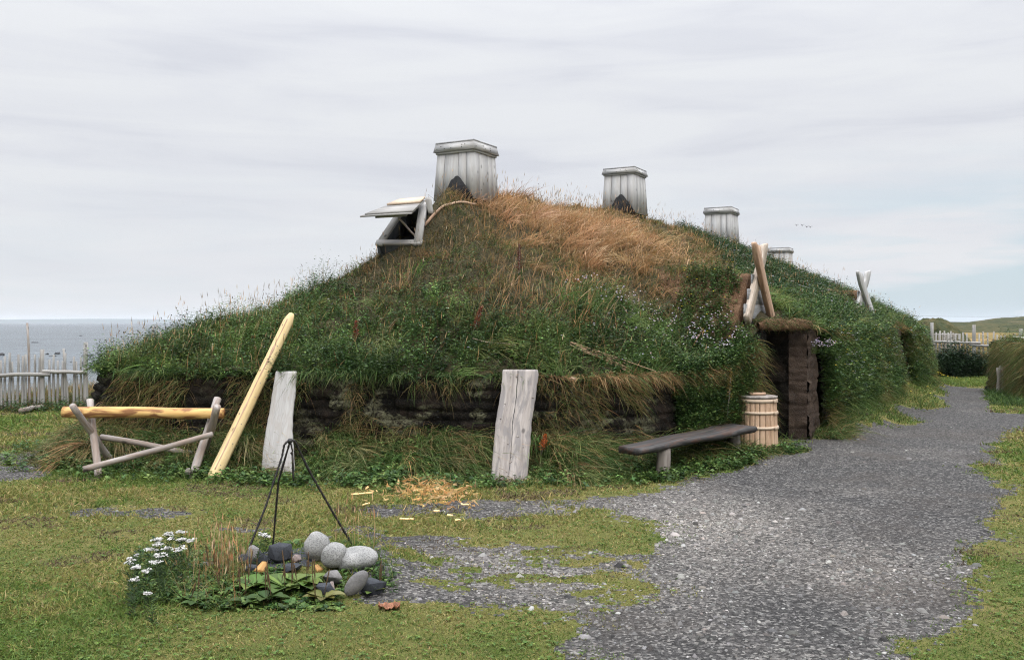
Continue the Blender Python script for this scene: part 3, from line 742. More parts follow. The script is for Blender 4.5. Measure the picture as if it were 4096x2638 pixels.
# porch roofs and their crossed gable boards
for G in PORCH:
    s = np.linspace(0.09, 3.15, 64); w = np.linspace(-1.15, 0.95, 60)
    Sg, Wg = np.meshgrid(s, w)
    X = G[0] - NX[0] * Sg + AX[0] * Wg; Y = G[1] - NX[1] * Sg + AX[1] * Wg
    Z = 2.40 + 0.07 * Sg - 0.98 * (np.sqrt((Wg + 0.1) ** 2 + 0.012) - 0.11) + 0.10 * (fbm(X * 3, Y * 3, 17, 3) - 0.5)
    Zb = np.minimum(Z - 0.03, np.maximum(Hmain(X, Y) - 0.3, 1.25))
    # fold the first column down to close the gable end
    Xc = np.concatenate([X[:, :1], X], 1); Yc = np.concatenate([Y[:, :1], Y], 1); Zc = np.concatenate([Zb[:, :1], Z], 1)
    pr = grid_obj('porch_roof', np.stack([Xc, Yc, Zc], -1), M['sod_dry'], house)
    near = G is PORCH[0]; ga = TH if near else R(40); A2 = np.array([math.sin(ga), math.cos(ga)]); N2 = np.array([math.cos(ga), -math.sin(ga)])
    def gp(w, z, o=0.0): return np.array([G[0] + A2[0] * w + N2[0] * o, G[1] + A2[1] * w + N2[1] * o, z])
    tv = np.array([N2[0], N2[1], 0])
    pan = MB(); zc = 1.74
    for k, (wa, wb) in enumerate(((0.64, 0.60), (0.46, 0.42), (0.24, 0.2))):
        pan.board(gp(-0.2 - wa, zc + 0.11, 0.0), gp(-0.2 + wb, zc + 0.11, 0.0), np.array([0, 0, 0.105]), tv * 0.012)
        zc += 0.215
    pan.build('gable_panel', M['grey_wood_dark'], house)
    def tip(lft):
        def f(t):
            if t < 0.80: return (1, 1)
            k = (t - 0.80) / 0.20
            big = 1 + 0.5 * math.sin(min(k * 1.3, 1) * math.pi) - 0.85 * max(0, k - 0.45) / 0.55
            small = 1 - 0.75 * k ** 1.5
            if k < 0.12: big *= 0.72
            return (big, small) if lft else (small, big)
        return f
    def gb(p0, p1, o, hw, mat, lf, nm='bargeboard'):
        a = gp(*p0, o); b = gp(*p1, o); ax = (b - a) / np.linalg.norm(b - a); wv = np.cross(tv, ax); wv = wv / np.linalg.norm(wv)
        mb = MB(); mb.board(a, b, wv * hw, tv * 0.035, 0.008, 24, 0.01, lr=tip(lf)); return mb.build(nm, mat, house)
    gb((-0.80, 1.72), (0.26, 2.86), 0.025, 0.10, M['gable_pale'] if near else M['grey_wood'], False)
    b2 = gb((0.46, 1.62), (-0.72, 2.80), 0.10, 0.095, M['brown_wood'] if near else M['grey_wood'], True)
    if near: b2['label'] = 'brown front board of the crossed pair'

# smoke vents: tapered plank boxes under a bevelled cap, a raised black triangle standing in for the dark smoke opening
def vent(x, y, zb, zt, side, seed, cap_h=0.15, tri=None, gap=False):
    random.seed(seed)
    c = np.array([x, y, 0.0]); A3 = np.array([AX[0], AX[1], 0]); N3 = np.array([NX[0], NX[1], 0])
    body = MB(); hb = side * 0.5 * 0.985; ht = side * 0.5 * 0.865; zc = zt - cap_h * 0.8
    for dirn, acr in ((-A3, N3), (N3, A3), (A3, -N3), (-N3, -A3)):
        ws = [-1, -0.52 + random.uniform(-.08, .08), 0.18 + random.uniform(-.1, .1), 0.62 + random.uniform(-.05, .05), 1] if seed % 2 else [-1, -0.5, 0.1, 0.55, 1]
        for k in range(len(ws) - 1):
            gp_ = 0.005; prd = random.uniform(0, 0.008)
            q = []
            for z, h in ((zb, hb), (zc, ht)):
                for a in (ws[k], ws[k + 1]):
                    sg = gp_ if a == ws[k] else -gp_
                    for o in (0.0, -0.024):
                        q.append(c + dirn * (h + o + prd) + acr * (a * (h if abs(a) < 1 else h - (0.0 if dirn is not N3 and dirn is not -N3 else 0)) + sg) + np.array([0, 0, z]))
            # q: bottom[a out, a in, b out, b in], top[...]
            so = random.random() * 50; W = [(so + ws[k] * hb, 0, 0), (so + ws[k] * hb, .02, 0), (so + ws[k + 1] * hb, 0, 0), (so + ws[k + 1] * hb, .02, 0)]
            W = W + [(a_, b_, zc - zb) for a_, b_, _ in W]
            body.add(q, [(0, 2, 6, 4), (1, 5, 7, 3), (0, 4, 5, 1), (2, 3, 7, 6), (4, 6, 7, 5), (0, 1, 3, 2)], W)
    V = body.build('smoke_vent', M['grey_wood'], house)
    inner = MB()
    def frus(mb, z0, h0, z1, h1):
        P = [c + N3 * sx * h0 + A3 * sy * h0 + np.array([0, 0, z0]) for sx, sy in ((-1, -1), (1, -1), (1, 1), (-1, 1))] + [c + N3 * sx * h1 + A3 * sy * h1 + np.array([0, 0, z1]) for sx, sy in ((-1, -1), (1, -1), (1, 1), (-1, 1))]
        mb.add(P, [(3, 2, 1, 0), (4, 5, 6, 7), (0, 1, 5, 4), (1, 2, 6, 5), (2, 3, 7, 6), (3, 0, 4, 7)])
    frus(inner, zb - 0.1, hb - 0.03, zc, ht - 0.03); inner.build('lining', M['tar'], V)
    cap = MB(); co = side * 0.5
    for dirn, acr in ((-A3, N3), (N3, A3), (A3, -N3), (-N3, -A3)):
        z0, z1 = zc - 0.01, zt; h0, h1 = co * 1.0, co * 0.925
        P = []
        for z, h in ((z0, h0), (z1, h1)):
            for a in (-1, 1):
                for o in (0.0, -0.03): P.append(c + dirn * (h + o) + acr * a * (h + o if dirn is -N3 or dirn is N3 else h + o) + np.array([0, 0, z]))
        so = random.random() * 50; ks = (-co, co)
        W = [(so, 0.0, -co), (so, 0.03, -co), (so, 0.0, co), (so, 0.03, co), (so + .15, 0.0, -co), (so + .15, 0.03, -co), (so + .15, 0.0, co), (so + .15, .03, co)]
        cap.add(P, [(0, 2, 6, 4), (1, 5, 7, 3), (0, 4, 5, 1), (2, 3, 7, 6), (4, 6, 7, 5), (0, 1, 3, 2)], W)
        # thin batten beneath the cap board
        h2 = ht * 1.035
        cap.board(c + dirn * h2 - acr * h2 * 1.0 + np.array([0, 0, z0 - 0.018]), c + dirn * h2 + acr * h2 * 1.0 + np.array([0, 0, z0 - 0.018]), np.array([0, 0, 0.016]), dirn * 0.016, 0.003)
    cap.build('cap', M['grey_wood'], V)
    lidm = MB(); frus(lidm, zt + 0.001, co * 0.935, zt + 0.022, co * 0.92); lidm.build('cap_top', M['grey_wood_dark'], V)
    for dirn, acr in ((-A3, N3), (N3, A3)):
        for k in range(7):
            a = random.uniform(-0.9, 0.9); z = zc + cap_h * random.choice((0.25, 0.5)); h = co * (1 - 0.075 * (z - zc) / (zt - zc))
            p = c + dirn * (h + 0.002) + acr * a * h + np.array([0, 0, z])
            nails = MB(); nails.board(p - acr * 0.006, p + acr * 0.006, np.array([0, 0, 0.006]), dirn * 0.003, 0.001); nails.build('nail', M['tar'], V)
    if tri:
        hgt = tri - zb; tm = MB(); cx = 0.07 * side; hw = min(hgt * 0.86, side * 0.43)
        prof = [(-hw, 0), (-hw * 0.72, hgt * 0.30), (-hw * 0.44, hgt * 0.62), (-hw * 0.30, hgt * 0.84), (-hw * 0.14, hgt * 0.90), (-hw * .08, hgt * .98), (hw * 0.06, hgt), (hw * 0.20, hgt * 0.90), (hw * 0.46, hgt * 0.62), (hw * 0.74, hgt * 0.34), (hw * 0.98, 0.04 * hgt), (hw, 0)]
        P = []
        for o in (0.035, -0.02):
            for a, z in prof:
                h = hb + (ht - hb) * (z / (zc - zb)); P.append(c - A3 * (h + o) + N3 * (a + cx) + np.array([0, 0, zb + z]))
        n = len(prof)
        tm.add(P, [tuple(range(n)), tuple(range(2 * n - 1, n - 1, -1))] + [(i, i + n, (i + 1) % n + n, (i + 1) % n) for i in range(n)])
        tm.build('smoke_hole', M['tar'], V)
    return V
def ridge_at(u, d): p = at(u, 322, d); return p[0], p[1]
for (u, d, vt, side, zb, sd_, tri) in ((466.5, 15.0, 146, 0.80, 3.70, 3, 4.08), (625, 20.7, 170.5, 0.82, 4.16, 4, 4.59), (721.5, 25.4, 209, 0.83, 3.8, 5, None), (780.5, 35.0, 248.5, 0.86, 3.3, 6, None)):
    x, y = ridge_at(u, d); vent(x, y, zb, CH + (HV - vt) * d / F, side, sd_, 0.16 if sd_ != 4 else 0.13, tri)
random.seed(11)

# roof hatch: dark opening in a wooden frame, its lid propped up by a stick
hn = np.cross(BR - BL, TL - BL); hn = hn / np.linalg.norm(hn)
if hn[1] > 0: hn = -hn
fr = MB()
def hb(p, q, w, inward, o=0.0):
    ax = (q - p) / np.linalg.norm(q - p); wv = np.cross(hn, ax)
    if wv @ inward < 0: wv = -wv
    fr.board(p + wv * w + hn * o, q + wv * w + hn * o, wv * w, hn * 0.022, 0.004)
cen = (BL + BR + TR + TL) / 4
hb(BL, BR, 0.048, cen - (BL + BR) / 2, 0.004); hb(BR, TR, 0.062, cen - (BR + TR) / 2); hb(BL, TL, 0.055, cen - (BL + TL) / 2); hb(TL, TR, 0.04, cen - (TL + TR) / 2, -0.004)
hatch = fr.build('roof_hatch', M['fence'], house)
box = MB()
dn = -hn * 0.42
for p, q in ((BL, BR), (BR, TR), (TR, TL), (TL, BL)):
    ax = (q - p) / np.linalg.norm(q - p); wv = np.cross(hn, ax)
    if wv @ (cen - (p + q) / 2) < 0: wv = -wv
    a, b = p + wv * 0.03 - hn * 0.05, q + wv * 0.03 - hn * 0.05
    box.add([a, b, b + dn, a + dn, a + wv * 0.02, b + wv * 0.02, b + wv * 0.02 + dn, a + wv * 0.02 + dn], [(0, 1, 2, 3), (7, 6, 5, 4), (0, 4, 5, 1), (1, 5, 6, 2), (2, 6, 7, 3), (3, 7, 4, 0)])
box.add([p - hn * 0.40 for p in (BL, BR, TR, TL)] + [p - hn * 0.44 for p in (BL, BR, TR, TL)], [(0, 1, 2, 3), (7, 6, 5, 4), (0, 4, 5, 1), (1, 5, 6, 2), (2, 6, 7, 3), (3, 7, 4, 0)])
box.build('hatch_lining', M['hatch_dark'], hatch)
LL, LR, RR_, RL = at(362.5, 216.5, HD - 0.22), at(412.5, 213.5, HD - 0.45), at(425, 201, HD + 0.55), at(397, 203.5, HD + 0.70)
lid = MB(); ln_ = np.cross(LR - LL, RL - LL); ln_ /= np.linalg.norm(ln_)
if ln_[2] < 0: ln_ = -ln_
def quadboard(mb, a, b, c_, d_, th, off=0.0):
    P = [p + ln_ * off for p in (a, b, c_, d_)]; P = P + [p + ln_ * th for p in P]
    so = random.random() * 60; ax = (b - a) / np.linalg.norm(b - a); sd_ = np.cross(ln_, ax)
    W = [((p - a) @ sd_ + so, (p - a) @ ln_, (p - a) @ ax + so) for p in P]
    mb.add(P, [(3, 2, 1, 0), (4, 5, 6, 7), (0, 1, 5, 4), (1, 2, 6, 5), (2, 3, 7, 6), (3, 0, 4, 7)], W)
lp = lambda s, t: (LL * (1 - s) + LR * s) * (1 - t) + (RL * (1 - s) + RR_ * s) * t
quadboard(lid, lp(-0.02, -0.04), lp(0.99, -0.03), lp(0.99, 0.30), lp(-0.02, 0.30), 0.02)
quadboard(lid, lp(0.04, 0.02), lp(1.0, 0.03), lp(1.0, 0.63), lp(0.04, 0.60), 0.02, 0.022)
quadboard(lid, lp(0.01, 0.31), lp(0.99, 0.31), lp(1.0, 1.0), lp(0.01, 1.0), 0.02)
quadboard(lid, lp(0.22, 0.05), lp(0.85, 0.05), lp(0.85, 0.14), lp(0.22, 0.14), 0.04, -0.042)
lido = lid.build('lid', M['fence'], hatch)
nb_ = MB(); quadboard(nb_, lp(0.10, 0.60), lp(1.0, 0.61), lp(1.02, 1.0), lp(0.12, 1.0), 0.03, 0.045); nb_.build('new_board', M['hoop'], lido)
hg = MB(); p = at(428.5, 203, HD + 0.52); hg.board(p + np.array([0.0, 0, 0.06]), p + np.array([0.03, 0.02, -0.16]), np.array([0.045, 0.01, 0]), hn * 0.04, 0.01, 6, lr=lambda t: (1 - 0.35 * abs(t - .3), 1)); hg.build('hinge_block', M['pale_plank'], hatch)
st_ = MB(); st_.limb(at(398.5, 218, HD - 0.2), at(416.5, 237, HD + 0.2), 0.017, 0.014, 8, 6, 0.01); st_.build('prop_stick', M['pole'], hatch)
# long peeled pole lying on the sod beside the hatch
a, b = roof_hit(424.5, 229), roof_hit(476, 206.5)
pts = []
for k in range(13):
    t_ = k / 12; p = a + (b - a) * t_; p[2] = max(Hroof(p[0], p[1]) + 0.045, p[2] + 0.03) - 0.02 * math.sin(math.pi * t_); pts.append(p)
pl = MB(); pl.tube(pts, [0.026 - 0.011 * k / 12 for k in range(13)], 9, rough=0.15)
tag(pl.build('wooden_pole', M['brown_wood'], None, base=a), 'thin bent pale brown pole lying on the roof sod beside the open hatch', 'pole')
# ---------------------------------------------------------------- wooden things in front of the house
def c1(x, y): return x * 0.14613, 275 + y * 0.14613          # pixel helpers for the enlarged crops I measured on
def on_ground(u, v):
    p = gnd(u, v); p[2] = float(ground_z(p[0], p[1])); return p
def zg(p, sink=0.03): return np.array([p[0], p[1], float(ground_z(p[0], p[1])) - sink])

rk = thing('log_rack', zg(gnd(145, 477)), 'rough rack of weathered poles with crossed legs, holding a yellow log', 'log rack')
def leg(u0, v0, d0, u1, v1, d1, r, mat='pole'):
    p = at(u0, v0, d0); p[2] = min(p[2], float(ground_z(p[0], p[1])) - 0.04)
    mb = MB(); mb.limb(p, at(u1, v1, d1), r * 1.05, r * 0.95, 12, 10, 0.012, 0.14); return mb.build('leg', M[mat], rk, smooth=True)
leg(98.6, 478, 9.85, 90, 399.5, 10.35, 0.040)
leg(113.5, 461, 10.55, 72.5, 405, 9.80, 0.038)
leg(190.5, 479, 9.80, 218, 398, 10.42, 0.044)
leg(200.5, 463, 10.5, 217, 406, 9.86, 0.044)
mb = MB(); mb.limb(at(84, 468.6, 9.74), at(212.6, 433.5, 9.90), 0.036, 0.031, 10, 14, 0.02); mb.build('brace', M['pole'], rk, smooth=True)
mb = MB(); mb.limb(at(101, 437, 10.28), at(217, 455.5, 10.42), 0.033, 0.030, 10, 14, 0.03); mb.build('brace', M['pole'], rk, smooth=True)
mb = MB(); q = at(192, 471, 9.80); mb.rock(q + np.array([-.035, -.02, 0.0]), (0.035, 0.03, 0.045), 4, 2, 0.2); mb.build('branch_stub', M['stub'], rk)
lg = MB(); a, b = at(63.5, 411.3, 10.12), at(223.5, 413, 10.16)
lg.limb(a, b, 0.066, 0.060, 20, 40, 0.012, 0.10)
tag(lg.build('peeled_log', M['fresh_log'], None, base=(a + b) / 2, smooth=True), 'freshly peeled yellow log with brown bark streaks, lying across the weathered rack', 'log')

# squared beam leaning on the wall
a, b = at(211.5, 478.5, 9.74), at(291.5, 313.5, 10.98); a[2] = float(ground_z(a[0], a[1])) - 0.02
ax = (b - a) / np.linalg.norm(b - a); xs = np.cross(ax, (0, 1, 0)); xs /= np.linalg.norm(xs); ys = np.cross(ax, xs)
bm_ = MB(); rs, ws = [], []
sec = [(-1.0, -.15), (-.22, -1.0), (.16, -1.02), (1.05, -.42), (1.05, .5), (.6, 1), (-.5, 1), (-1, .6)]
for k in range(41):
    t_ = k / 40; c = a + (b - a) * t_; h = (0.068 - 0.012 * t_); k2 = 1.0
    if t_ > 0.96: k2 = 1 - (t_ - 0.96) / 0.04 * 0.45
    rs.append([c + xs * (-s[0] * h * k2 * (1 + 0.03 * mnoise.noise(Vector((t_ * 9, i * 3.1, 2))))) + ys * (-s[1] * h * k2) for i, s in enumerate(sec)])
    ws.append([(s[0] * h + 3, s[1] * h + 2, t_ * 2.3) for s in sec])
bm_.rings(rs, ws)
beam = bm_.build('leaning_beam', M['beam'], None, base=a)
tag(beam, 'long pale yellow squared timber leaning against the turf wall', 'timber beam')
# bark streak left along one edge: a thin raised strip
stp = MB(); e0 = a + (b - a) * 0.05; L_ = np.linalg.norm(b - a); rs = []; ws = []
for k in range(60):
    t_ = 0.05 + 0.9 * k / 59; c = a + (b - a) * t_; h = 0.068 - 0.012 * t_
    wd = 0.006 + 0.013 * max(0, mnoise.noise(Vector((t_ * 14, 3, 1)))) + 0.014 * max(0, mnoise.noise(Vector((t_ * 5, 8, 1))))
    o = 0.012 * mnoise.noise(Vector((t_ * 8, 0, 5)))
    cc = c + xs * (.04 * h + o * .4) + ys * (h * 1.03 + 0.001)
    rs.append([cc - xs * wd, cc + xs * wd, cc + xs * wd - ys * .006, cc - xs * wd - ys * .006]); ws.append([(i * .01, 0, t_ * 2.3) for i in range(4)])
for t_, o_ in ((.08, .4), (.2, .62), (.31, .55), (.36, -.5), (.47, .7), (.55, .5), (.62, -.6), (.7, .62), (.78, .45), (.86, .66), (.91, -.5)):
    h = 0.068 - 0.012 * t_; kn3 = MB(); kn3.rock(a + (b - a) * t_ - xs * (o_ * h) + ys * h * (1.0 - .62 * abs(o_) + .0), (.008, .008, .011), int(t_ * 100), 2, .2); kn3.build('knot', M['stub'], beam)
stp.rings(rs, ws); stp.build('bark_streak', M['brown_wood'], beam)

# two broad live-edge planks stood against the wall
def outline_plank(name, Lp, Rp, db, dt, mat, th, label, extra=None):
    """Lp, Rp: photo outline points bottom to top"""
    v0, v1 = Lp[0][1], Lp[-1][1]; mb = MB(); rs, ws = [], []
    n = 46
    def lerp(P, v): 
        P = sorted(P, key=lambda p: p[1]); return np.interp(v, [p[1] for p in P], [p[0] for p in P])
    base = None
    for k in range(n + 1):
        t_ = k / n; v = v0 + (v1 - v0) * t_; d = db + (dt - db) * t_
        l = at(lerp(Lp, v), v, d); r = at(lerp(Rp, v), v, d)
        if k == 0: l[2] -= 0.06; r[2] -= 0.06; base = (l + r) / 2
        l[0] += 0.006 * mnoise.noise(Vector((t_ * 18, 1, 0))); r[0] += 0.006 * mnoise.noise(Vector((t_ * 18, 7, 0)))
        bk = np.array([0, 0.93, -0.36]) * th; cf = 0.012
        w = r[0] - l[0]; X = np.array([1, 0, 0])
        ring = [l + bk + X * .002, l + bk * 0.25, l + X * cf, l + X * w * .46, l + X * w * .54, r - X * cf, r + bk * 0.25, r + bk - X * .002]
        sg = 0.0035 * math.sin(t_ * 3)
        ring[3] = ring[3] - np.array([0, sg, 0]); ring[4] = ring[4] - np.array([0, sg, 0])
        rs.append(ring[::-1]); L3 = t_ * 1.35
        ws.append([(p[0] - l[0] + 5, (p[1] - l[1]) , L3) for p in ring][::-1])
    mb.rings(rs, ws); o = mb.build(name, M[mat], None, base=base); tag(o, label, 'plank'); return o, lerp
p1, _ = outline_plank('leaning_plank', [(261, 471), (262.5, 450), (266, 427), (269, 412), (271.5, 395), (275.6, 370.7)], [(294.6, 470), (293.6, 452), (292.2, 430), (292.8, 412), (295, 395), (296.6, 370.7)],
    10.05, 10.50, 'pale_plank', 0.045, 'whitish narrow plank leaning on the turf wall behind the black iron tripod')
p2, lerp2 = outline_plank('leaning_plank', [(490.5, 483), (492, 462), (493.5, 446), (495.5, 423), (497.3, 411), (499.2, 401), (501, 390), (502.8, 369)],
    [(526.8, 483), (528.6, 464), (530.6, 440), (531.8, 420), (534.6, 404), (536.2, 392), (538.6, 374), (537.6, 369)],
    9.64, 10.22, 'live_plank', 0.055, 'broad grey knotty plank with a long crack, leaning on the wall right of centre')
def onp(u, v, off=-0.004):
    t_ = (v - 483) / (369 - 483); d = 9.64 + (10.22 - 9.64) * t_; return at(u, v, d) + np.array([0, off, off * 0.4])
cr = MB(); rs, ws = [], []
for k in range(40):
    t_ = k / 39; v = 369.6 + (474 - 369.6) * t_; u = np.interp(v, [369, 395, 420, 445, 475], [518, 516.6, 512.8, 511.6, 508.6]) + 0.5 * mnoise.noise(Vector((t_ * 9, 0, 0)))
    w = 0.0045 * (1 - 0.6 * t_) + 0.002 * mnoise.noise(Vector((t_ * 14, 4, 0))); c = onp(u, v, -0.0045)
    rs.append([c + np.array([-w, 0, 0]), c + np.array([w, 0, 0]), c + np.array([w, .006, 0]), c + np.array([-w, .006, 0])]); ws.append([(0, 0, t_)] * 4)
cr.rings(rs, ws); cr.build('crack', M['tar'], p2)
for u, v, r in ((517.6, 436, .013), (508, 443, .008), (523.5, 446.5, .006), (510, 462, .007), (511.5, 461, .006), (506.5, 471, .006), (508.5, 475, .007), (511, 456, .006), (516.5, 376.5, .009), (500.5, 418, .008), (533, 397, .012), (505, 403, .007)):
    kn = MB(); kn.rock(onp(u, v, -0.001), (r * 1.3, 0.008, r), int(u), 2, 0.2); kn.build('knot', M['stub'], p2)

# low bench of one wet slab on two posts
bs = MB(); N_ = 40; rs, ws = [], []
fl = [(617.5, 444.2, 9.62), (638.7, 447.8, 9.5)]
for k in range(N_ + 1):
    t_ = k / N_
    f_ = at(638.7, 447.3, 9.48) * (1 - t_) + at(757, 424.6, 11.22) * t_; b_ = at(618.5, 443.6, 9.72) * (1 - t_) + at(729, 420.2, 11.62) * t_
    z = 0.37 + 0.035 * t_ + 0.012 * mnoise.noise(Vector((t_ * 4, 2, 0)))
    f_[2] = b_[2] = z
    ddv = f_ - b_; ddv[2] = 0; ddv /= np.linalg.norm(ddv)
    j = 0.022 * mnoise.noise(Vector((t_ * 7, 5, 0))) + 0.014 * mnoise.noise(Vector((t_ * 21, 5, 0))); bulge = 0.06 * sstep(0.7, 0.92, t_)
    f_ = f_ + ddv * j; b_ = b_ - ddv * (0.02 * mnoise.noise(Vector((t_ * 6, 9, 0))) + bulge)
    th = 0.075 + 0.02 * mnoise.noise(Vector((t_ * 5, 11, 0))); e_ = 0.014 * mnoise.noise(Vector((t_ * 16, 3, 0)))
    dn_ = np.array([0, 0, -1.0])
    ring = [b_ + dn_ * th, b_ + dn_ * .01, b_ + ddv * .012, f_ * .5 + b_ * .5 + dn_ * .004, f_ - ddv * .015, f_ + dn_ * .012, f_ + dn_ * th * .55 + ddv * (.012 + e_), f_ + dn_ * th - ddv * .03]
    rs.append(ring[::-1]); ws.append([((p - b_) @ ddv, p[2] * 1.0, t_ * 2.3) for p in ring][::-1])
bs.rings(rs, ws)
bench = thing('bench', zg(gnd(690, 462)), 'low bench of one dark wet slab on stub posts beside the barrel', 'bench')
seat = bs.build('seat', M['bench'], bench)
for (u, v, d, r, r2) in ((663.5, 465, 9.95, .085, .08), (734, 445, 11.28, .075, .07)):
    p = at(u, v, d); p[2] = float(ground_z(p[0], p[1])) - .05; q = p.copy(); q[2] = 0.315
    mb = MB(); mb.limb(p, q, r, r2, 12, 6, 0.01, 0.2); mb.build('leg', M['stub'], bench)

# barrel
bc = np.array([(757.3 - HU) * 11.93 / F, 11.93, 0.0]); bc[2] = float(ground_z(bc[0], bc[1]))
bar = thing('barrel', bc, 'pale brown staved barrel with light wooden hoops, standing by the dark doorway', 'barrel')
def brad(z): return 0.267 - 0.030 * z - 0.02 * max(0, z - 0.45)
H_ = 0.72; sv = MB(); ns_ = 22
cuts = np.cumsum([0] + [1 + 0.5 * random.random() for _ in range(ns_)]); cuts = cuts / cuts[-1] * 2 * math.pi
for k in range(ns_):
    a0, a1 = cuts[k] + 0.012, cuts[k + 1] - 0.012; jr = random.uniform(-.003, .003); so = random.random() * 60; P, W = [], []; nz = 10
    aa = np.linspace(a0, a1, 4)
    for i in range(nz + 1):
        z = -0.03 + (H_ + 0.03) * i / nz
        for a in aa: P.append(bc + np.array([math.cos(a) * (brad(z) + jr), math.sin(a) * (brad(z) + jr), z])); W.append((so + a * .26, so, z))
        for a in aa[::-1]: P.append(bc + np.array([math.cos(a) * (brad(z) - .02), math.sin(a) * (brad(z) - .02), z])); W.append((so + a * .26, so + .02, z))
    Fc = []
    for i in range(nz):
        for j in range(8): Fc.append((i * 8 + j, i * 8 + (j + 1) % 8, (i + 1) * 8 + (j + 1) % 8, (i + 1) * 8 + j))
    Fc.append(tuple(nz * 8 + j for j in range(8)))
    sv.add(P, Fc, W)
sv.build('staves', M['barrel'], bar)
def hoop(zc, hw):
    mb = MB(); rs, ws = [], []
    for k in range(49):
        a = 2 * math.pi * k / 48; r0, r1 = brad(zc - hw) , brad(zc + hw)
        ring = [(r0 + .001, zc - hw), (r0 + .012, zc - hw), (r1 + .012, zc + hw), (r1 + .001, zc + hw)]
        rs.append([bc + np.array([math.cos(a) * r, math.sin(a) * r, z]) for r, z in ring]); ws.append([(z, r, a * .26) for r, z in ring])
    mb.rings(rs, ws, cap=False); mb.board(bc + np.array([math.cos(-.75) * (brad(zc) + .02), math.sin(-.75) * (brad(zc) + .02), zc]) - np.array([.035, .04, 0]), bc + np.array([math.cos(-.75) * (brad(zc) + .02), math.sin(-.75) * (brad(zc) + .02), zc]) + np.array([.035, .04, 0]), (0, 0, hw), np.array([.7, -.7, 0]) * .006, .002)
    return mb.build('hoop', M['hoop'], bar)
for z in (0.675, 0.52, 0.325): hoop(z, 0.021 if z > .6 else 0.017)
lm = MB(); rs, ws = [], []
for r, z in ((0.0, H_ - .03), (.235, H_ - .03), (.262, H_ - .004), (.262, H_ + .008), (.24, H_ + .014), (0.001, H_ + .016)):
    rs.append([bc + np.array([math.cos(2 * math.pi * i / 32) * r, math.sin(2 * math.pi * i / 32) * r, z]) for i in range(32)]); ws.append([(math.cos(2 * math.pi * i / 32) * r, z, math.sin(2 * math.pi * i / 32) * r) for i in range(32)])
lm.rings(rs, ws); lido2 = lm.build('lid', M['stub'], bar)
kb = MB(); kb.board(bc + np.array([-.11, -.02, H_ + .034]), bc + np.array([.11, .02, H_ + .034]), (-.01, .05, 0), (0, 0, .018), .01, 6, lr=lambda t: (1 - .5 * abs(2 * t - 1) ** 2, 1 - .5 * abs(2 * t - 1) ** 2)); kb.build('handle', M['brown_wood'], lido2)

# small white board propped behind the bench
a = at(726, 422, 11.72); b = at(722, 400.5, 11.92); a[2] -= 0.12
wb = MB(); wb.board(a, b, (0.068, 0.02, 0.015), (0.0, 0.010, 0.003), .004, 6); tag(wb.build('white_board', M['pale_plank'], None, base=a), 'small whitish board propped upright behind the far end of the bench', 'board')

# bundle of twigs on the sod edge
a, b = roof_hit(574, 353), roof_hit(631, 377)
bd = thing('stick_bundle', (a + b) / 2, 'bundle of thin brown twigs lying on the sod above the bench', 'stick bundle')
side_ = np.cross(b - a, (0, -.5, 1)); side_ /= np.linalg.norm(side_)
for k in range(15):
    o0, o1 = random.gauss(0, .022), random.gauss(0, .035); t0, t1 = random.uniform(-.08, .5), random.uniform(.75, 1.05)
    if k == 14: t1 = 1.42; o1 = -.02
    p = a + (b - a) * t0 + side_ * o0; q = a + (b - a) * t1 + side_ * o1
    for w_ in (p, q): w_[2] = max(float(Hroof(w_[0], w_[1])), 0.9) + 0.06 + random.uniform(0, .045)
    mb = MB(); mb.limb(p, q, random.uniform(.006, .009), .004, 6, 6, 0.02); mb.build('stick', M['stick'], bd)
p = roof_hit(569, 380.5) + np.array([0, -.03, .03]); mb = MB(); mb.limb(p - np.array([.085, 0, -.012]), p + np.array([.085, .02, -.012]), .024, .024, 10, 4, .005)
tag(mb.build('wood_chunk', M['brown_wood'], None, base=p), 'short orange-brown stick end resting on the sod edge left of the twig bundle', 'wood piece')
p = roof_hit(497, 350); a_ = roof_hit(473, 348) + np.array([0, -.05, .12]); b_ = roof_hit(516, 353.5) + np.array([0, -.05, .10]); mb = MB(); mb.limb(a_, b_, .0045, .004, 6, 8, .03)
tag(mb.build('thin_twig', M['hoop'], None, base=a_), 'single thin pale twig lying across the green leaves of the mound', 'twig')

# ---------------------------------------------------------------- fire pit: iron tripod, stones, firewood
def c6(x, y): return 112.5 + x * 0.1523, 425 + y * 0.1523
def foot(u, v, d):
    p = at(u, v, d); p[2] = float(ground_z(p[0], p[1])) - .02; return p
apex = at(290, 440.5, 6.45)
tp = thing('iron_tripod', zg(np.array([apex[0], 6.45, 0])), 'black iron cooking tripod with a hanging hook, standing over the fire pit', 'tripod')
def lg_(pts, r=.0085):
    P = [np.array(p) for p in pts]; Q = []
    for k in range(len(P) - 1):
        for i in range(8): Q.append(P[k] + (P[k + 1] - P[k]) * i / 8)
    Q.append(P[-1]); mb = MB(); mb.tube(Q, r, 4, twist=55); return mb
l1 = lg_([apex + (.0, 0, .005), at(286.5, 441.5, 6.43), at(284.2, 444.5, 6.42), at(282, 456, 6.41), at(266, 505, 6.3), at(249.3, 547, 6.2), foot(244, 566, 6.2)]); l1.build('leg', M['iron'], tp)
l2 = lg_([apex + (.0, 0, .0), at(288, 448, 6.46), at(278.5, 480, 6.5), at(275, 520, 6.56), at(272.4, 552, 6.6), foot(271.6, 560, 6.62)]); l2.build('leg', M['iron'], tp)
l3 = lg_([apex + (.0, 0, .008), at(294, 440, 6.47), at(297, 445, 6.5), at(309, 470, 6.55), at(333, 512, 6.62), at(357, 552, 6.7), foot(360, 557.5, 6.72)], .0095); l3.build('leg', M['iron'], tp)
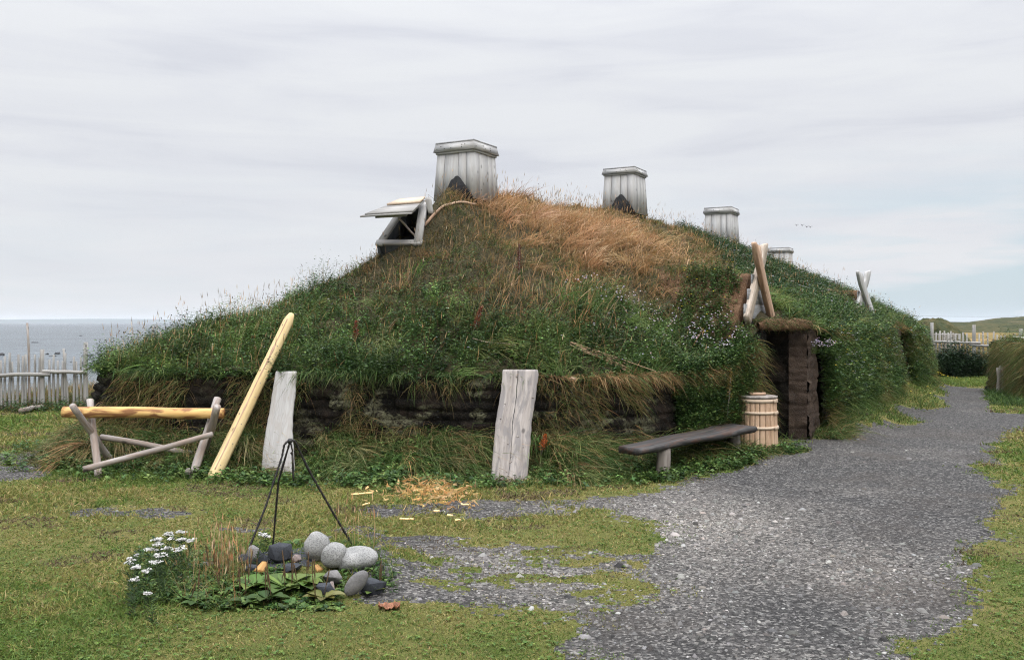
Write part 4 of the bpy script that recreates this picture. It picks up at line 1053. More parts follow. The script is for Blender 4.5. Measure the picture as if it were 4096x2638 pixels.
hk = MB(); hp = [apex + (0, .01, .0), at(291.5, 446, 6.47), at(292.6, 451, 6.47), at(290.8, 452.5, 6.47), at(291.4, 453.6, 6.47), at(292.8, 453, 6.47)]; hk.tube(hp, .006, 6)
hk.tube([at(292.2, 452, 6.48), at(292.8, 463, 6.48), at(293.3, 476, 6.48), at(293.6, 480.5, 6.48)], [.007, .008, .008, .005], 6); hk.build('pot_hook', M['iron'], tp)
kn2 = MB(); kn2.rock(apex, (.02, .018, .02), 3, 2, .2); kn2.build('collar', M['iron'], tp)

def rockthing(x, y, wpx, hpx, mat, label, seed, flat=0.0, dz=0.0, rot=(0, 0, 0), grp='stones around the fire pit', nm='stone', ry=0.85, amp=.16, dshift=0.0):
    u, v = c6(x, y); vb = v + hpx * .5 * .1523
    d = CH * F / (vb - HV); d = d * (1 - 0.0) + dshift + 0.02
    # sit on the real ground
    for _ in range(3):
        p = at(u, vb, d); z = float(ground_z(p[0], p[1])); d = (CH - z) * F / (vb - HV) + dshift
    rx = wpx * .1523 * d / F / 2; rz = hpx * .1523 * d / F / 2 * 1.08
    c = at(u, v, d + rx * ry); c[2] = at(u, v, d)[2] + dz
    mb = MB(); mb.rock(c, (rx, rx * ry, rz), seed, 4 if wpx > 120 else 3, amp, 1.2, rot, flat)
    o = mb.build(nm, M[mat], None, base=(c[0], c[1], float(ground_z(c[0], c[1]))), smooth=not flat)
    return tag(o, label, 'stone', grp)
rockthing(1345, 812, 172, 178, 'granite', 'round pale granite boulder, farthest of the three at the fire pit', 1, amp=.10, nm='boulder')
rockthing(1458, 872, 176, 165, 'granite', 'pale granite boulder with a dark scar, between the other two boulders', 2, amp=.14, nm='boulder')
rockthing(1606, 905, 282, 146, 'granite', 'widest speckled granite boulder, lying on its side by the gravel', 3, amp=.10, rot=(0, -.12, 0), nm='boulder')
rockthing(1095, 850, 190, 130, 'slate', 'black sooty stone standing behind the middle of the fire pit', 4, .5)
rockthing(930, 865, 120, 120, 'greystone', 'dark grey angular stone at the foot of the left tripod leg', 5, .5)
rockthing(860, 895, 90, 110, 'slate', 'black stone at the far left of the fire pit ring', 6, .5)
rockthing(905, 950, 110, 55, 'slate', 'low flat black stone left of the orange firewood', 7, .5)
rockthing(990, 880, 100, 90, 'slate', 'black stone between the two left tripod legs', 8, .25)
rockthing(1206, 868, 76, 72, 'pinkstone', 'small pinkish stone standing among the black stones', 9, .4)
rockthing(1180, 950, 150, 60, 'slate', 'charred black slab in the hearth below the pinkish stone', 10, .5)
rockthing(1455, 1020, 150, 110, 'greystone', 'purplish grey stone just below the middle boulder', 12, .45)
rockthing(1600, 1045, 110, 190, 'greystone', 'long smooth grey stone tilted against the widest boulder', 13, 0, rot=(0, .75, 0), amp=.08, ry=.7)
rockthing(1715, 1075, 200, 105, 'slate', 'flat blue-black stone at the gravel edge of the fire pit', 14, .5)
rockthing(1395, 1085, 130, 115, 'slate', 'nearest black stone, with rusty edge, by the broad leaves', 15, .5)
rockthing(1440, 1075, 55, 95, 'pinkstone', 'small rusty stone wedged beside the nearest black stone', 16, .45)
rockthing(1600, 985, 110, 40, 'slate', 'thin black stone under the widest boulder', 19, .4)
rockthing(625, 930, 105, 70, 'greystone', 'brownish grey stone in the dry grass left of the fire pit', 17, .45)
rockthing(515, 1008, 52, 45, 'whitestone', 'small whitish pointed stone below the yarrow flowers', 18, .45, grp=None)
def firewood(x, y, w, h, seed, label):
    u, v = c6(x, y); d = 6.3
    for _ in range(4): p = at(u, v + h * .07, d); d = (CH - float(ground_z(p[0], p[1])) - .01) * F / (v + h * .07 - HV)
    c = at(u, v, d + .02); s = w * .1523 * d / F / 2
    mb = MB(); an = random.uniform(0, 3); dv = np.array([math.cos(an), math.sin(an) * .6, .3]); dv /= np.linalg.norm(dv)
    wv = np.cross(dv, (0, 0, 1)); wv /= np.linalg.norm(wv); tv_ = np.cross(dv, wv)
    mb.board(c - dv * s, c + dv * s, wv * s * .8, tv_ * s * .5, s * .2, 5, 0, lr=lambda t: (1 - .4 * t, 1 - .3 * t * t))
    return tag(mb.build('firewood_piece', M['firewood'], None, base=c), label, 'firewood', 'split firewood in the fire pit')
ash = MB(); ring = []; ac = gnd(*c6(1140, 950)); V = [(ac[0], ac[1], float(ground_z(ac[0], ac[1])) + .010)]
for r_ in (.5, 1):
    for k in range(40):
        a_ = k * math.pi / 20; q = 1 + .55 * mnoise.noise(Vector((math.cos(a_) * 2.6, math.sin(a_) * 2.6, 3))); x, y = ac[0] + math.cos(a_) * .36 * r_ * q, ac[1] + math.sin(a_) * .26 * r_ * q
        V.append((x, y, float(ground_z(x, y)) + (.010 if r_ < 1 else .002) + .010 * mnoise.noise(Vector((x * 30, y * 30, 0)))))
ash.add(V, [(0, 1 + k, 1 + (k + 1) % 40) for k in range(40)] + [(1 + k, 41 + k, 41 + (k + 1) % 40, 1 + (k + 1) % 40) for k in range(40)]); tag(ash.build('ash', M['slate'], None, base=ac), kind='stuff')
firewood(978, 935, 85, 80, 1, 'largest orange chunk of split wood, beside the middle tripod leg')
firewood(1200, 932, 70, 30, 2, 'small orange wood piece lying below the pinkish stone')
firewood(1350, 940, 60, 50, 3, 'orange wood piece beside the middle granite boulder')
firewood(1130, 985, 60, 25, 4, 'flat orange wood chip lying above the broad leaves')
# crumpled dead leaf on the lawn
u, v = c6(1817, 1187); p = gnd(u, v + 4); mb = MB(); bmx = bmesh.new(); bmesh.ops.create_grid(bmx, x_segments=14, y_segments=10, size=1)
V = []
for vv in bmx.verts:
    x, y = vv.co.x * .062, vv.co.y * .04; k = 1 - .35 * abs(vv.co.x) ** 3
    V.append((p[0] + x, p[1] + y * k, p[2] + .030 + .03 * mnoise.noise(Vector((x * 40, y * 40, 1))) + .022 * mnoise.noise(Vector((x * 90, y * 90, 4)))))
mb.add(V, [tuple(q.index for q in f.verts) for f in bmx.faces]); bmx.free()
dl = mb.build('dead_leaf', M['deadleaf'], None, base=p); md = dl.modifiers.new('thick', 'SOLIDIFY'); md.thickness = .002
tag(dl, 'crumpled reddish brown dead leaf lying on the lawn right of the fire pit', 'leaf')
# a few long wood splinters on the lawn
for i, (x, y, w, an, lb) in enumerate(((714, 1243, 150, .12, 'longest pale wood splinter, at the left edge of the shavings'), (740, 1310, 55, .3, 'short pale wood splinter below the shavings heap on the left'), (998, 1403, 95, 0, 'pale wood splinter lying alone on the short lawn'),
        (1370, 1320, 55, -.15, 'pale wood splinter by the dark gravel strip'), (1190, 1356, 40, 0, 'tiny pale wood splinter on the lawn below the shavings'), (1275, 1380, 38, .1, 'tiny pale wood splinter right of the long lone one'), (1325, 1411, 36, .1, 'tiny pale splinter nearest the gravel on the lawn'), (630, 1425, 30, 1.2, 'pale wood chip standing on edge beside a tripod leg'))):
    u, v = 250 + x * .15684, 300 + y * .15684; p = gnd(u, v); p[2] = float(ground_z(p[0], p[1])) + .03; L_ = w * .15684 * p[1] / F / 2
    mb = MB(); dv = np.array([math.cos(an), -.25, math.sin(an)]); dv /= np.linalg.norm(dv)
    mb.board(p - dv * L_, p + dv * L_, (0, .011, .004), (0, -.001, .004), .002, 6, .01, lr=lambda t: (1 - t * .7, 1)); tag(mb.build('wood_splinter', M['chip'], None, base=p), lb, 'wood splinter', 'wood splinters on the lawn')

# ---------------------------------------------------------------- fences
def picket(p, h, r, lean=(0, 0), mat='fence', name='picket', parent=None, flat=False):
    z = float(ground_z(p[0], p[1])); a = np.array([p[0], p[1], z - .1]); b = np.array([p[0] + lean[0], p[1] + lean[1], h])
    mb = MB()
    if flat: mb.board(a, b, (r, 0, 0), (0, r * .45, 0), .006, 4, .01)
    else: mb.limb(a, b, r * 1.1, r * .85, 8, 5, .012, .1)
    return mb.build(name, M[mat], parent)
fl = thing('picket_fence', (-9.0, 17.4, 0), 'weathered grey fence of slim poles with the sea behind it', 'fence')
def fpt(u): t_ = (u + 60) / 155; d = 16.9 + 1.5 * t_; return np.array([(u - HU) * d / F, d, 0.0]), d
PK = [(10, 580), (35, 550), (65, 530), (92, 590), (120, 540), (150, 550), (175, 540), (235, 540), (262, 560), (338, 575), (365, 540), (395, 580), (423, 585), (440, 530), (470, 500), (505, 555), (530, 585), (555, 560)]
for x, y in PK + [(-25, 560), (-52, 540), (-80, 575), (-110, 550), (-140, 560), (-170, 540)]:
    u, v = c1(x, y); p, d = fpt(u); top = CH + (HV - v) * d / F
    picket(p, top, .025, (-.10 if x == 470 else random.uniform(-.03, .03), 0), parent=fl)
for x, y, r in ((298, 503, .048), (594, 456, .048), (-200, 500, .048)):
    u, v = c1(x, y); p, d = fpt(u); picket(p + np.array([0, -.05, 0]), CH + (HV - v) * d / F, r, (0, 0), name='post', parent=fl)
u, v = c1(208, 325); p, d = fpt(u); tall = picket(p, CH + (HV - v) * d / F, .024, (-.06, 0), 'pole', 'tall_pole', fl); tall['label'] = 'one pole twice as tall as the rest'
for (xa, ya, xb, yb) in ((-200, 690, 340, 678), (288, 660, 590, 660)):
    u, v = c1(xa, ya); p, d = fpt(u); a = at(u, v, d - .09); u, v = c1(xb, yb); p, d = fpt(u); b = at(u, v, d - .09)
    mb = MB(); mb.limb(a, b, .040, .036, 9, 12, .03, .1); mb.build('rail', M['fence'], fl)
a = gnd(21, 413.5); b = gnd(42, 409.5); mb = MB(); mb.limb(a + (0, 0, .06), b + (0, 0, .07), .05, .04, 9, 8, .03); tag(mb.build('driftwood_log', M['pole'], None, base=a), 'short brown log lying in the grass at the foot of the sea fence', 'log')

def c8(x, y): return 875 + x * .09739, 287.5 + y * .09739
fr_ = thing('picket_fence', (14.5, 29.5, 0), 'grey slat fence with thick posts across the dry meadow by the path', 'fence')
def f2(u): t_ = (u - 900) / 120; d = 29.6 - 0.9 * t_; return np.array([(u - HU) * d / F, d, 0.0]), d
for x, y in ((485, 430), (525, 405), (627, 455), (665, 440), (707, 440), (743, 458), (785, 443), (830, 465), (870, 470), (910, 455), (950, 465), (1067, 465), (1117, 447), (1163, 457), (1210, 445), (1246, 480), (1295, 490), (1340, 485), (1400, 515), (1445, 470), (440, 450), (1530, 470), (1580, 460), (1630, 465)):
    u, v = c8(x, y); p, d = f2(u); picket(p, CH + (HV - v) * d / F, .024, (random.uniform(-.03, .03), 0), parent=fr_, flat=True)
for x, y in ((577, 355), (1008, 380), (1487, 420)):
    u, v = c8(x, y); p, d = f2(u); picket(p + np.array([0, -.05, 0]), CH + (HV - v) * d / F, .062, (0, 0), name='post', parent=fr_)
for xa, ya, xb, yb in ((590, 552, 1083, 566), (963, 581, 1340, 607), (350, 578, 620, 576), (1300, 600, 1700, 610)):
    u, v = c8(xa, ya); p, d = f2(u); a = at(u, v, d - .08); u, v = c8(xb, yb); p, d = f2(u); b = at(u, v, d - .08)
    mb = MB(); mb.limb(a, b, .042, .040, 8, 8, .02, .08); mb.build('rail', M['fence'], fr_)
ff = thing('picket_fence', (18.5, 52, 0), 'far low fence of thin pale slats out in the meadow', 'fence')
for k, x in enumerate(range(405, 880, 36)):
    u, v = c8(x, 466 + 6 * math.sin(k * 2.1)); d = 50; p = np.array([(u - HU) * d / F, d, 0.0]); picket(p, max(CH + (HV - v) * d / F, .8), .035, (0, 0), parent=ff, flat=True)
a = at(c8(395, 0)[0], 334, 49.9); b = at(c8(880, 0)[0], 334, 49.9); mb = MB(); mb.limb(a, b, .03, .03, 6, 4); mb.build('rail', M['fence'], ff)

# stakes and the end of a second turf wall on the right
for i, (x, y0, y1, lb) in enumerate(((1268, 815, 965, 'short rusty brown stake nearest the path by the right turf wall'), (1292, 800, 955, 'short rusty brown stake, middle of the three by the right turf wall'), (1318, 815, 960, 'short rusty brown stake touching the right turf wall'))):
    u, v = c8(x, y1); d = 21.2; p = at(u, v, d); p[2] = float(ground_z(p[0], p[1])); u, v = c8(x, y0)
    mb = MB(); mb.limb(p - (0, 0, .05), at(u, v, d), .05, .045, 8, 5, .03, .3); tag(mb.build('wooden_stake', M['stub'], None, base=p), lb, 'stake', 'stakes by the right turf wall')
TWP = np.array([(11.75, 21.0), (11.1, 19.2), (11.5, 18.8), (18, 19.3), (18, 22.8), (11.9, 22.3)])
twr = thing('sod_wall', (11.5, 20, 0), 'dark grassy end of a turf wall beyond the gravel path on the right', 'turf wall')
pts, _s = resample(np.hstack([TWP, np.full((6, 1), 1.22)]), .05, .05)
hh2 = np.linspace(0, 1, 40)[:, None]; nr2 = np.roll(pts, -1, 0) - np.roll(pts, 1, 0); nr2 = np.stack([nr2[:, 1], -nr2[:, 0]], -1)
for k in range(5): nr2 = (nr2 + np.roll(nr2, 1, 0) + np.roll(nr2, -1, 0)) / 3
nr2 /= np.linalg.norm(nr2, axis=1, keepdims=True); ar2 = np.concatenate([[0], np.cumsum(np.linalg.norm(np.diff(pts[:, :2], axis=0), axis=1))])
Z2 = pts[None, :, 2] * hh2 - .1 * (1 - hh2); d2, _b = turf_disp(np.repeat(ar2[None], 40, 0), Z2, 131, .13, .4, .05); d2 = d2 + .12 * (1 - hh2)
G2 = np.stack([pts[None, :, 0] + nr2[None, :, 0] * d2, pts[None, :, 1] + nr2[None, :, 1] * d2, Z2], -1)
cen2 = np.array([14.3, 20.4])
for k in np.linspace(.12, 1, 8):
    G2 = np.concatenate([G2, np.stack([pts[:, 0] * (1 - k) + cen2[0] * k, pts[:, 1] * (1 - k) + cen2[1] * k, pts[:, 2] + .28 * (1 - (1 - k) ** 2)], -1)[None]], 0)
G2 = np.concatenate([G2, G2[:, :1]], 1)
grid_obj('wall_body', G2, M['turf'], twr, attrs={'lichen': np.zeros(G2.shape[:2])})
def sod2_z(x, y):
    d = poly_sd(np.asarray(x, float), np.asarray(y, float), TWP)[0]; return 1.2 + .25 * np.clip(d / 1.2, 0, 1)

# sea rocks
for i, (x, y, w, h) in enumerate(((10, 537, 50, 20), (320, 534, 30, 12), (392, 530, 50, 18), (435, 511, 30, 9), (360, 548, 90, 6), (600, 545, 90, 10), (572, 597, 45, 26), (487, 590, 20, 5), (240, 456, 55, 8), (550, 411, 30, 6))):
    u, v = c1(x, y); vb = v + h * .146 * .5; d = (CH - SEA_Z) * F / (vb - HV); c = at(u, v, d); c[2] = SEA_Z
    w_ = w * .146 * d / F / 2; h_ = h * .146 * d / F
    mb = MB(); mb.rock(c, (w_, w_ * .8, h_), 20 + i, 3, .3, 1.4, flat=.2)
    lbs = ('dark sea rock at the left edge behind the sea fence', 'small dark sea rock behind the thick fence post', 'biggest dark sea rock between thick post and leaning picket', 'small dark sea rock just above the biggest one', 'long flat wet rock awash below the biggest sea rock', 'low dark sea rock beside the end post of the fence', 'dark sea rock nearest shore, by the end post', 'tiny dark sea rock seen between two pickets', 'far low dark rock awash in surf by the tall pole', 'farthest small dark rock out on the water')
    tag(mb.build('sea_rock', M['searock'], None, base=c), lbs[i], 'rock', 'rocks in the sea')
# utility pole with its wire, far away
p = at(908, 322, 420); up = thing('utility_pole', (p[0], p[1], 0), 'thin far utility pole with one wire above the moorland', 'utility pole')
mb = MB(); mb.tube([(p[0], p[1], -1), (p[0], p[1], CH + 14 * 420 / F)], [.28, .2], 8); mb.build('pole', M['grey_wood_dark'], up)
mb = MB(); mb.tube([at(908 + (k - 3) * 34, 315.3 + .9 * math.sin(math.pi * ((k - 3) * 34 % 140) / 140), 420) for k in range(0, 9)], .035, 4); mb.build('wire', M['iron'], up)
# four gulls far off
for i, (x, y) in enumerate(((938, 320), (974, 320), (1003, 331), (1026, 332))):
    u, v = 650 + x * .1564, 175 + y * .1564; c = at(u, v, 160); mb = MB(); s = .42
    mb.add([c + (-s, 0, .16), c + (-s * .4, -.1, .2), c + (0, -.1, 0), c + (s * .4, -.1, .2), c + (s, 0, .13), c + (s * .4, .14, .17), c + (0, .2, .02), c + (-s * .4, .14, .17)], [(0, 1, 7), (1, 2, 6, 7), (2, 3, 5, 6), (3, 4, 5)])
    mb.rock(c, (.08, .3, .07), i, 2, .05)
    tag(mb.build('bird', M['bird'], None, base=c), ('leftmost of four tiny dark birds in the sky', 'second tiny bird from the left, level with the first', 'third tiny bird from the left, slightly lower', 'rightmost of four tiny dark birds in the sky')[i], 'bird', 'birds far off in the sky')
# ---------------------------------------------------------------- vegetation: every blade and leaf is geometry
def nrmz(v): return v / (np.linalg.norm(v, axis=1, keepdims=True) + 1e-9)
class Veg:
    """gathers blades and leaves of one stand of plants into one mesh"""
    def __init__(s): s.V = []; s.C = []; s.L = []; s.S = []; s.nv = 0; s.nl = 0
    def _add(s, V, C, pl, ps):
        N, nv = V.shape[:2]; pl = np.array(pl); ps = np.array(ps)
        s.V.append(V.reshape(-1, 3)); s.C.append(C.reshape(-1, 3))
        s.L.append((np.arange(N)[:, None] * nv + pl[None]).ravel() + s.nv); s.S.append((np.arange(N)[:, None] * len(pl) + ps[None]).ravel() + s.nl)
        s.nv += N * nv; s.nl += N * len(pl)
    def blades(s, P, D, L, W, droop, c0, c1, bend=None, seg=3):
        """P roots, D first direction, L length, W width, droop = fall of the tip in blade lengths"""
        N = len(P)
        if not N: return s
        D = nrmz(D); L = np.asarray(L)[:, None]; W = np.asarray(W)[:, None]; dr = np.broadcast_to(np.asarray(droop, float), (N,))[:, None]
        a = rng.uniform(0, 2 * np.pi, N); h = np.stack([np.cos(a), np.sin(a), np.zeros(N)], -1)
        S = nrmz(np.cross(D, h)); V = np.zeros((N, seg * 2 + 1, 3)); C = np.zeros((N, seg * 2 + 1, 3))
        down = np.array([0, 0, -1.0]); B = h * 0.25 if bend is None else bend
        for k in range(seg + 1):
            t = k / seg
            p = P + D * L * t + (down * dr + B) * L * (t * t)
            if k < seg:
                w = W * (1 - 0.75 * t ** 1.6) * 0.5
                V[:, 2 * k] = p - S * w; V[:, 2 * k + 1] = p + S * w
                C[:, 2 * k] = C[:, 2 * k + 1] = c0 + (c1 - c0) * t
            else: V[:, 2 * k] = p; C[:, 2 * k] = c1
        pl = []; ps = []
        for k in range(seg - 1): ps.append(len(pl)); pl += [2 * k, 2 * k + 1, 2 * k + 3, 2 * k + 2]
        ps.append(len(pl)); k = seg - 1; pl += [2 * k, 2 * k + 1, 2 * k + 2]
        s._add(V, C, pl, ps); return s
    def leaves(s, P, D, U, L, W, c, fold=0.25, curl=0.15):
        """pointed leaves folded along the midrib; D along the leaf, U its upper side"""
        N = len(P)
        if not N: return s
        D = nrmz(D); S = nrmz(np.cross(D, U)); U = np.cross(S, D); L = np.asarray(L)[:, None]; W = np.asarray(W)[:, None]
        m = P + D * L * .5 - U * L * .02; tip = P + D * L - U * L * curl
        V = np.stack([P, P + D * L * .42 + S * W * .5 + U * W * fold, tip, P + D * L * .42 - S * W * .5 + U * W * fold, m], 1)
        C = np.repeat(c[:, None], 5, 1) * np.array([.9, 1, 1.05, 1, .95])[None, :, None]
        s._add(V, C, [0, 1, 2, 4, 0, 4, 2, 3], [0, 4]); return s
    def plants(s, P, H, nleaf, ll, lw, c0, spread=0.5, stemc=None, up=None):
        """leafy herbs: a stem with leaves set round it"""
        N = len(P)
        if not N: return s
        up = np.array([0, 0, 1.0]) if up is None else up
        a = rng.uniform(0, 2 * np.pi, N); T = nrmz(np.stack([np.cos(a) * spread * rng.random(N), np.sin(a) * spread * rng.random(N), np.ones(N)], -1) + (up - np.array([0, 0, 1.0])))
        sc = c0 * 0.8 if stemc is None else stemc
        s.blades(P, T, H, np.full(N, .004), 0.05, sc, sc, seg=2)
        for k in range(nleaf):
            t = (k + rng.uniform(.3, 1, N)) / nleaf; b = a * 3 + k * 2.4 + rng.uniform(-.5, .5, N)
            o = np.stack([np.cos(b), np.sin(b), rng.uniform(-.1, .75, N)], -1)
            q = P + T * (H * t)[:, None]
            sz = ll * rng.uniform(.6, 1.25, N) * (1.1 - .4 * t)
            U = nrmz(np.stack([rng.normal(0, .25, N), rng.normal(0, .25, N), np.ones(N)], -1))
            s.leaves(q, o, U, sz, sz * lw * rng.uniform(.8, 1.2, N), c0 * rng.uniform(.75, 1.3, (N, 1)))
        return s
    def seedheads(s, P, D, L, c, hl=.09, hw=.010, W=.0028):
        """thin stalk with a narrow head"""
        N = len(P)
        if not N: return s
        D = nrmz(D); a = rng.uniform(0, 2 * np.pi, N); B = np.stack([np.cos(a), np.sin(a), np.zeros(N)], -1) * .10
        s.blades(P, D, L, np.full(N, W), .05, c * .8, c, bend=B, seg=3)
        tip = P + D * L[:, None] * .93 + (B - np.array([0, 0, .05])) * L[:, None] * .87
        dd = nrmz(D + 1.6 * B)
        for k in range(2): s.leaves(tip, dd, np.stack([np.cos(a + k * 1.5), np.sin(a + k * 1.5), np.zeros(N)], -1), hl * rng.uniform(.7, 1.3, N), np.full(N, hw), c * rng.uniform(.8, 1.2, (N, 1)), .05, .02)
        return s
    def umbels(s, P, n, r, c, fr=.006, dome=.25):
        """flat heads of tiny flowers"""
        N = len(P)
        for k in range(n):
            a = rng.uniform(0, 2 * np.pi, N); q = r * np.sqrt(rng.random(N)); o = np.stack([np.cos(a) * q, np.sin(a) * q, -dome * q * q / np.maximum(r, 1e-4) + rng.normal(0, .0015, N)], -1)
            b = rng.uniform(0, 6.3, N); D = np.stack([np.cos(b), np.sin(b), rng.normal(0, .3, N)], -1); U = np.stack([rng.normal(0, .3, N), rng.normal(-.2, .3, N), np.ones(N)], -1)
            f = fr * rng.uniform(.8, 1.4, N); s.leaves(P + o - nrmz(D) * f[:, None] * .5, D, U, f, f * .9, c * rng.uniform(.85, 1.1, (N, 1)), .05, 0)
        return s
    def build(s, name, mat, parent=None, base=None):
        return mesh_np(name, np.concatenate(s.V), np.concatenate(s.L), np.concatenate(s.S), mat, parent, {'Col': np.concatenate(s.C)}, False, base)
def pick(N, cols, jit=.18, w=None):
    cols = np.array(cols, float); i = rng.choice(len(cols), N, p=w)
    return cols[i] * np.exp(rng.normal(0, jit, (N, 1))) * np.exp(rng.normal(0, .05, (N, 3)))
def upd(N, sp=.35, tilt=(0, 0)):
    return np.stack([rng.normal(tilt[0], sp, N), rng.normal(tilt[1], sp, N), np.ones(N)], -1)
G_DARK = [(.020, .048, .013), (.027, .060, .016), (.035, .068, .018), (.018, .038, .014)]
G_MID = [(.064, .115, .028), (.085, .14, .034), (.108, .155, .040), (.052, .098, .026)]
G_TIP = [(.125, .19, .05), (.165, .215, .065), (.20, .23, .08), (.24, .235, .095)]  # lightened so the blade tips carry painted highlights
G_YEL = [(.13, .145, .030), (.165, .16, .042), (.10, .125, .026)]
STRAW = [(.48, .30, .155), (.56, .385, .22), (.39, .225, .105), (.31, .165, .072), (.60, .44, .275)]
BROWN = [(.15, .092, .045), (.23, .14, .062), (.10, .072, .032), (.30, .18, .08), (.12, .11, .035)]
DRY = [(.25, .18, .085), (.34, .25, .12), (.20, .13, .06)]

def blob(x, y, pts, r):
    m = np.zeros(x.shape)
    for u, v, k in pts:
        p = roof_hit(u, v, 10.0); m = np.maximum(m, np.exp(-((x - p[0]) ** 2 + (y - p[1]) ** 2) / (r * k) ** 2))
    return m
# candidates over the whole roof
N0 = 640000
cx = rng.uniform(-5.6, 13.4, N0); cy = rng.uniform(10.2, 39.6, N0)
sdc = sd_house(cx, cy); ok = sdc > 0.0
cx, cy, sdc = cx[ok], cy[ok], sdc[ok]; cz = Hroof(cx, cy)
gxn = (Hroof(cx + .1, cy) - Hroof(cx - .1, cy)) / .2; gyn = (Hroof(cx, cy + .1) - Hroof(cx, cy - .1)) / .2
Nrm = nrmz(np.stack([-gxn, -gyn, np.ones(len(cx))], -1)); View = nrmz(np.stack([-cx, -cy, CH - cz], -1))
fac = (Nrm * View).sum(1)
dist = np.hypot(cx, cy)
dens = np.clip((13.0 / dist) ** 1.5, .10, 1) * np.where(fac > -.15, 1, .18)
ok = rng.random(len(cx)) < dens
# leave the hatch and the gables free
ok &= poly_sd(cx, cy, np.array([q[:2] for q in (BL, BR, TR, TL)]))[0] < -.04
for G_ in PORCH:
    s__ = -((cx - G_[0]) * NX[0] + (cy - G_[1]) * NX[1]); w__ = (cx - G_[0]) * AX[0] + (cy - G_[1]) * AX[1]
    ok &= ~((s__ < .16) & (s__ > -.30) & (np.abs(w__ + .15) < .75))
cx, cy, cz, sdc, Nrm, dist = cx[ok], cy[ok], cz[ok], sdc[ok], Nrm[ok], dist[ok]
RP = np.stack([cx, cy, cz - .015], -1); n1_ = fbm(cx * .9, cy * .9, 91, 3); n2_ = fbm(cx * 2.6, cy * 2.6, 92, 3); n3_ = fbm(cx * 1.7 + 9, cy * 1.7, 93, 3)
straw = blob(cx, cy, [(525, 192, 1), (545, 205, 1), (560, 222, 1), (582, 232, .8), (602, 242, .7), (575, 200, .8), (505, 195, .6), (615, 205, .6), (540, 190, .9), (570, 190, .9), (600, 225, .8), (620, 238, .6), (548, 225, .7)], 1.05)
left_ = sstep(-2.0, -3.2, cx)
brown = np.clip(sstep(1.75, 2.45, cz + 1.9 * (n1_ - .5) + .7 * (n2_ - .5) - .9 * sstep(2.0, 3.6, cx) * (cy < 14)) * (1 - .6 * left_), 0, 1)
brown = np.maximum(brown, blob(cx, cy, [(330, 275, .8), (350, 265, .9), (300, 288, .6), (440, 270, 1), (480, 280, 1.1), (520, 285, 1.1), (380, 290, .9), (430, 300, .7), (560, 272, .9), (600, 262, .8), (630, 258, .7)], .85) * .9)
pz = porch_z(cx, cy); on_porch = pz > Hmain(cx, cy) - .02
thatch = np.where(on_porch, 1.0, 0)
rough_dark = blob(cx, cy, [(385, 262, 1), (410, 275, 1), (450, 285, 1.1), (355, 280, .7), (500, 300, .6)], .8)
right_far = sstep(17.0, 20.0, cy) * sstep(.55, .25, np.clip((cz - 3.2), 0, 1) * .8)
right_far = ((cy > 15.5) & (cx > 4.2)).astype(float)
lower = sstep(2.6, 1.7, cz)
r = rng.random(len(cx)); r2 = rng.random(len(cx))
veil = Veg(); leafm = Veg()
wind = np.array([.22, -.05])
def sel(prob): return np.nonzero(rng.random(len(cx)) < prob)[0]
near_b = np.exp(rng.normal(0, .2, len(cx)))
wid = np.clip(dist / 13, .9, 2.4)                            # far blades a little broader, as tufts
# tall straw-coloured grass on the crown
i = sel(np.clip(straw * 1.25, 0, 1) * (1 - thatch)); N = len(i)
veil.blades(RP[i], upd(N, .38, (.14, -.08)), rng.uniform(.16, .44, N), rng.uniform(.006, .012, N), rng.uniform(.1, .7, N), pick(N, BROWN[:2] + STRAW[2:4]), pick(N, STRAW + [(.30, .165, .075), (.24, .135, .06)], .28), bend=np.stack([rng.uniform(-.25, .5, N), rng.uniform(-.3, .2, N), np.zeros(N)], -1))
# short mixed brown grass on the drier upper part
i = sel(brown * (1 - .8 * straw) * (.85 - .45 * rough_dark) * np.where(n3_ > .42, 1, .30)); N = len(i)
veil.blades(RP[i], upd(N, .45, (.10, -.10)), rng.uniform(.06, .26, N) * (.5 + 1.1 * n2_[i]), rng.uniform(.005, .011, N) * wid[i], rng.uniform(.1, .9, N), pick(N, BROWN + G_DARK[:2] + [(.10, .11, .03)]), pick(N, BROWN + DRY + [(.12, .125, .035)], w=[.12, .17, .1, .15, .11, .08, .06, .08, .13]))
i = sel(brown * .10); N = len(i)
leafm.plants(RP[i], rng.uniform(.05, .16, N), 5, .035, .42, pick(N, [(.06, .065, .02), (.10, .075, .035), (.035, .055, .017)]))
# dark bare-ish patch with grey-brown wisps and low herbs
i = sel(rough_dark * .30); N = len(i)
leafm.plants(RP[i], rng.uniform(.06, .18, N), 6, .035, .36, pick(N, [(.028, .045, .02), (.04, .055, .025), (.075, .06, .04), (.05, .07, .04)]))
i = sel(rough_dark * .25); N = len(i)
veil.blades(RP[i], upd(N, .6), rng.uniform(.05, .22, N), np.full(N, .004), rng.uniform(.1, .5, N), pick(N, BROWN), pick(N, DRY + BROWN))
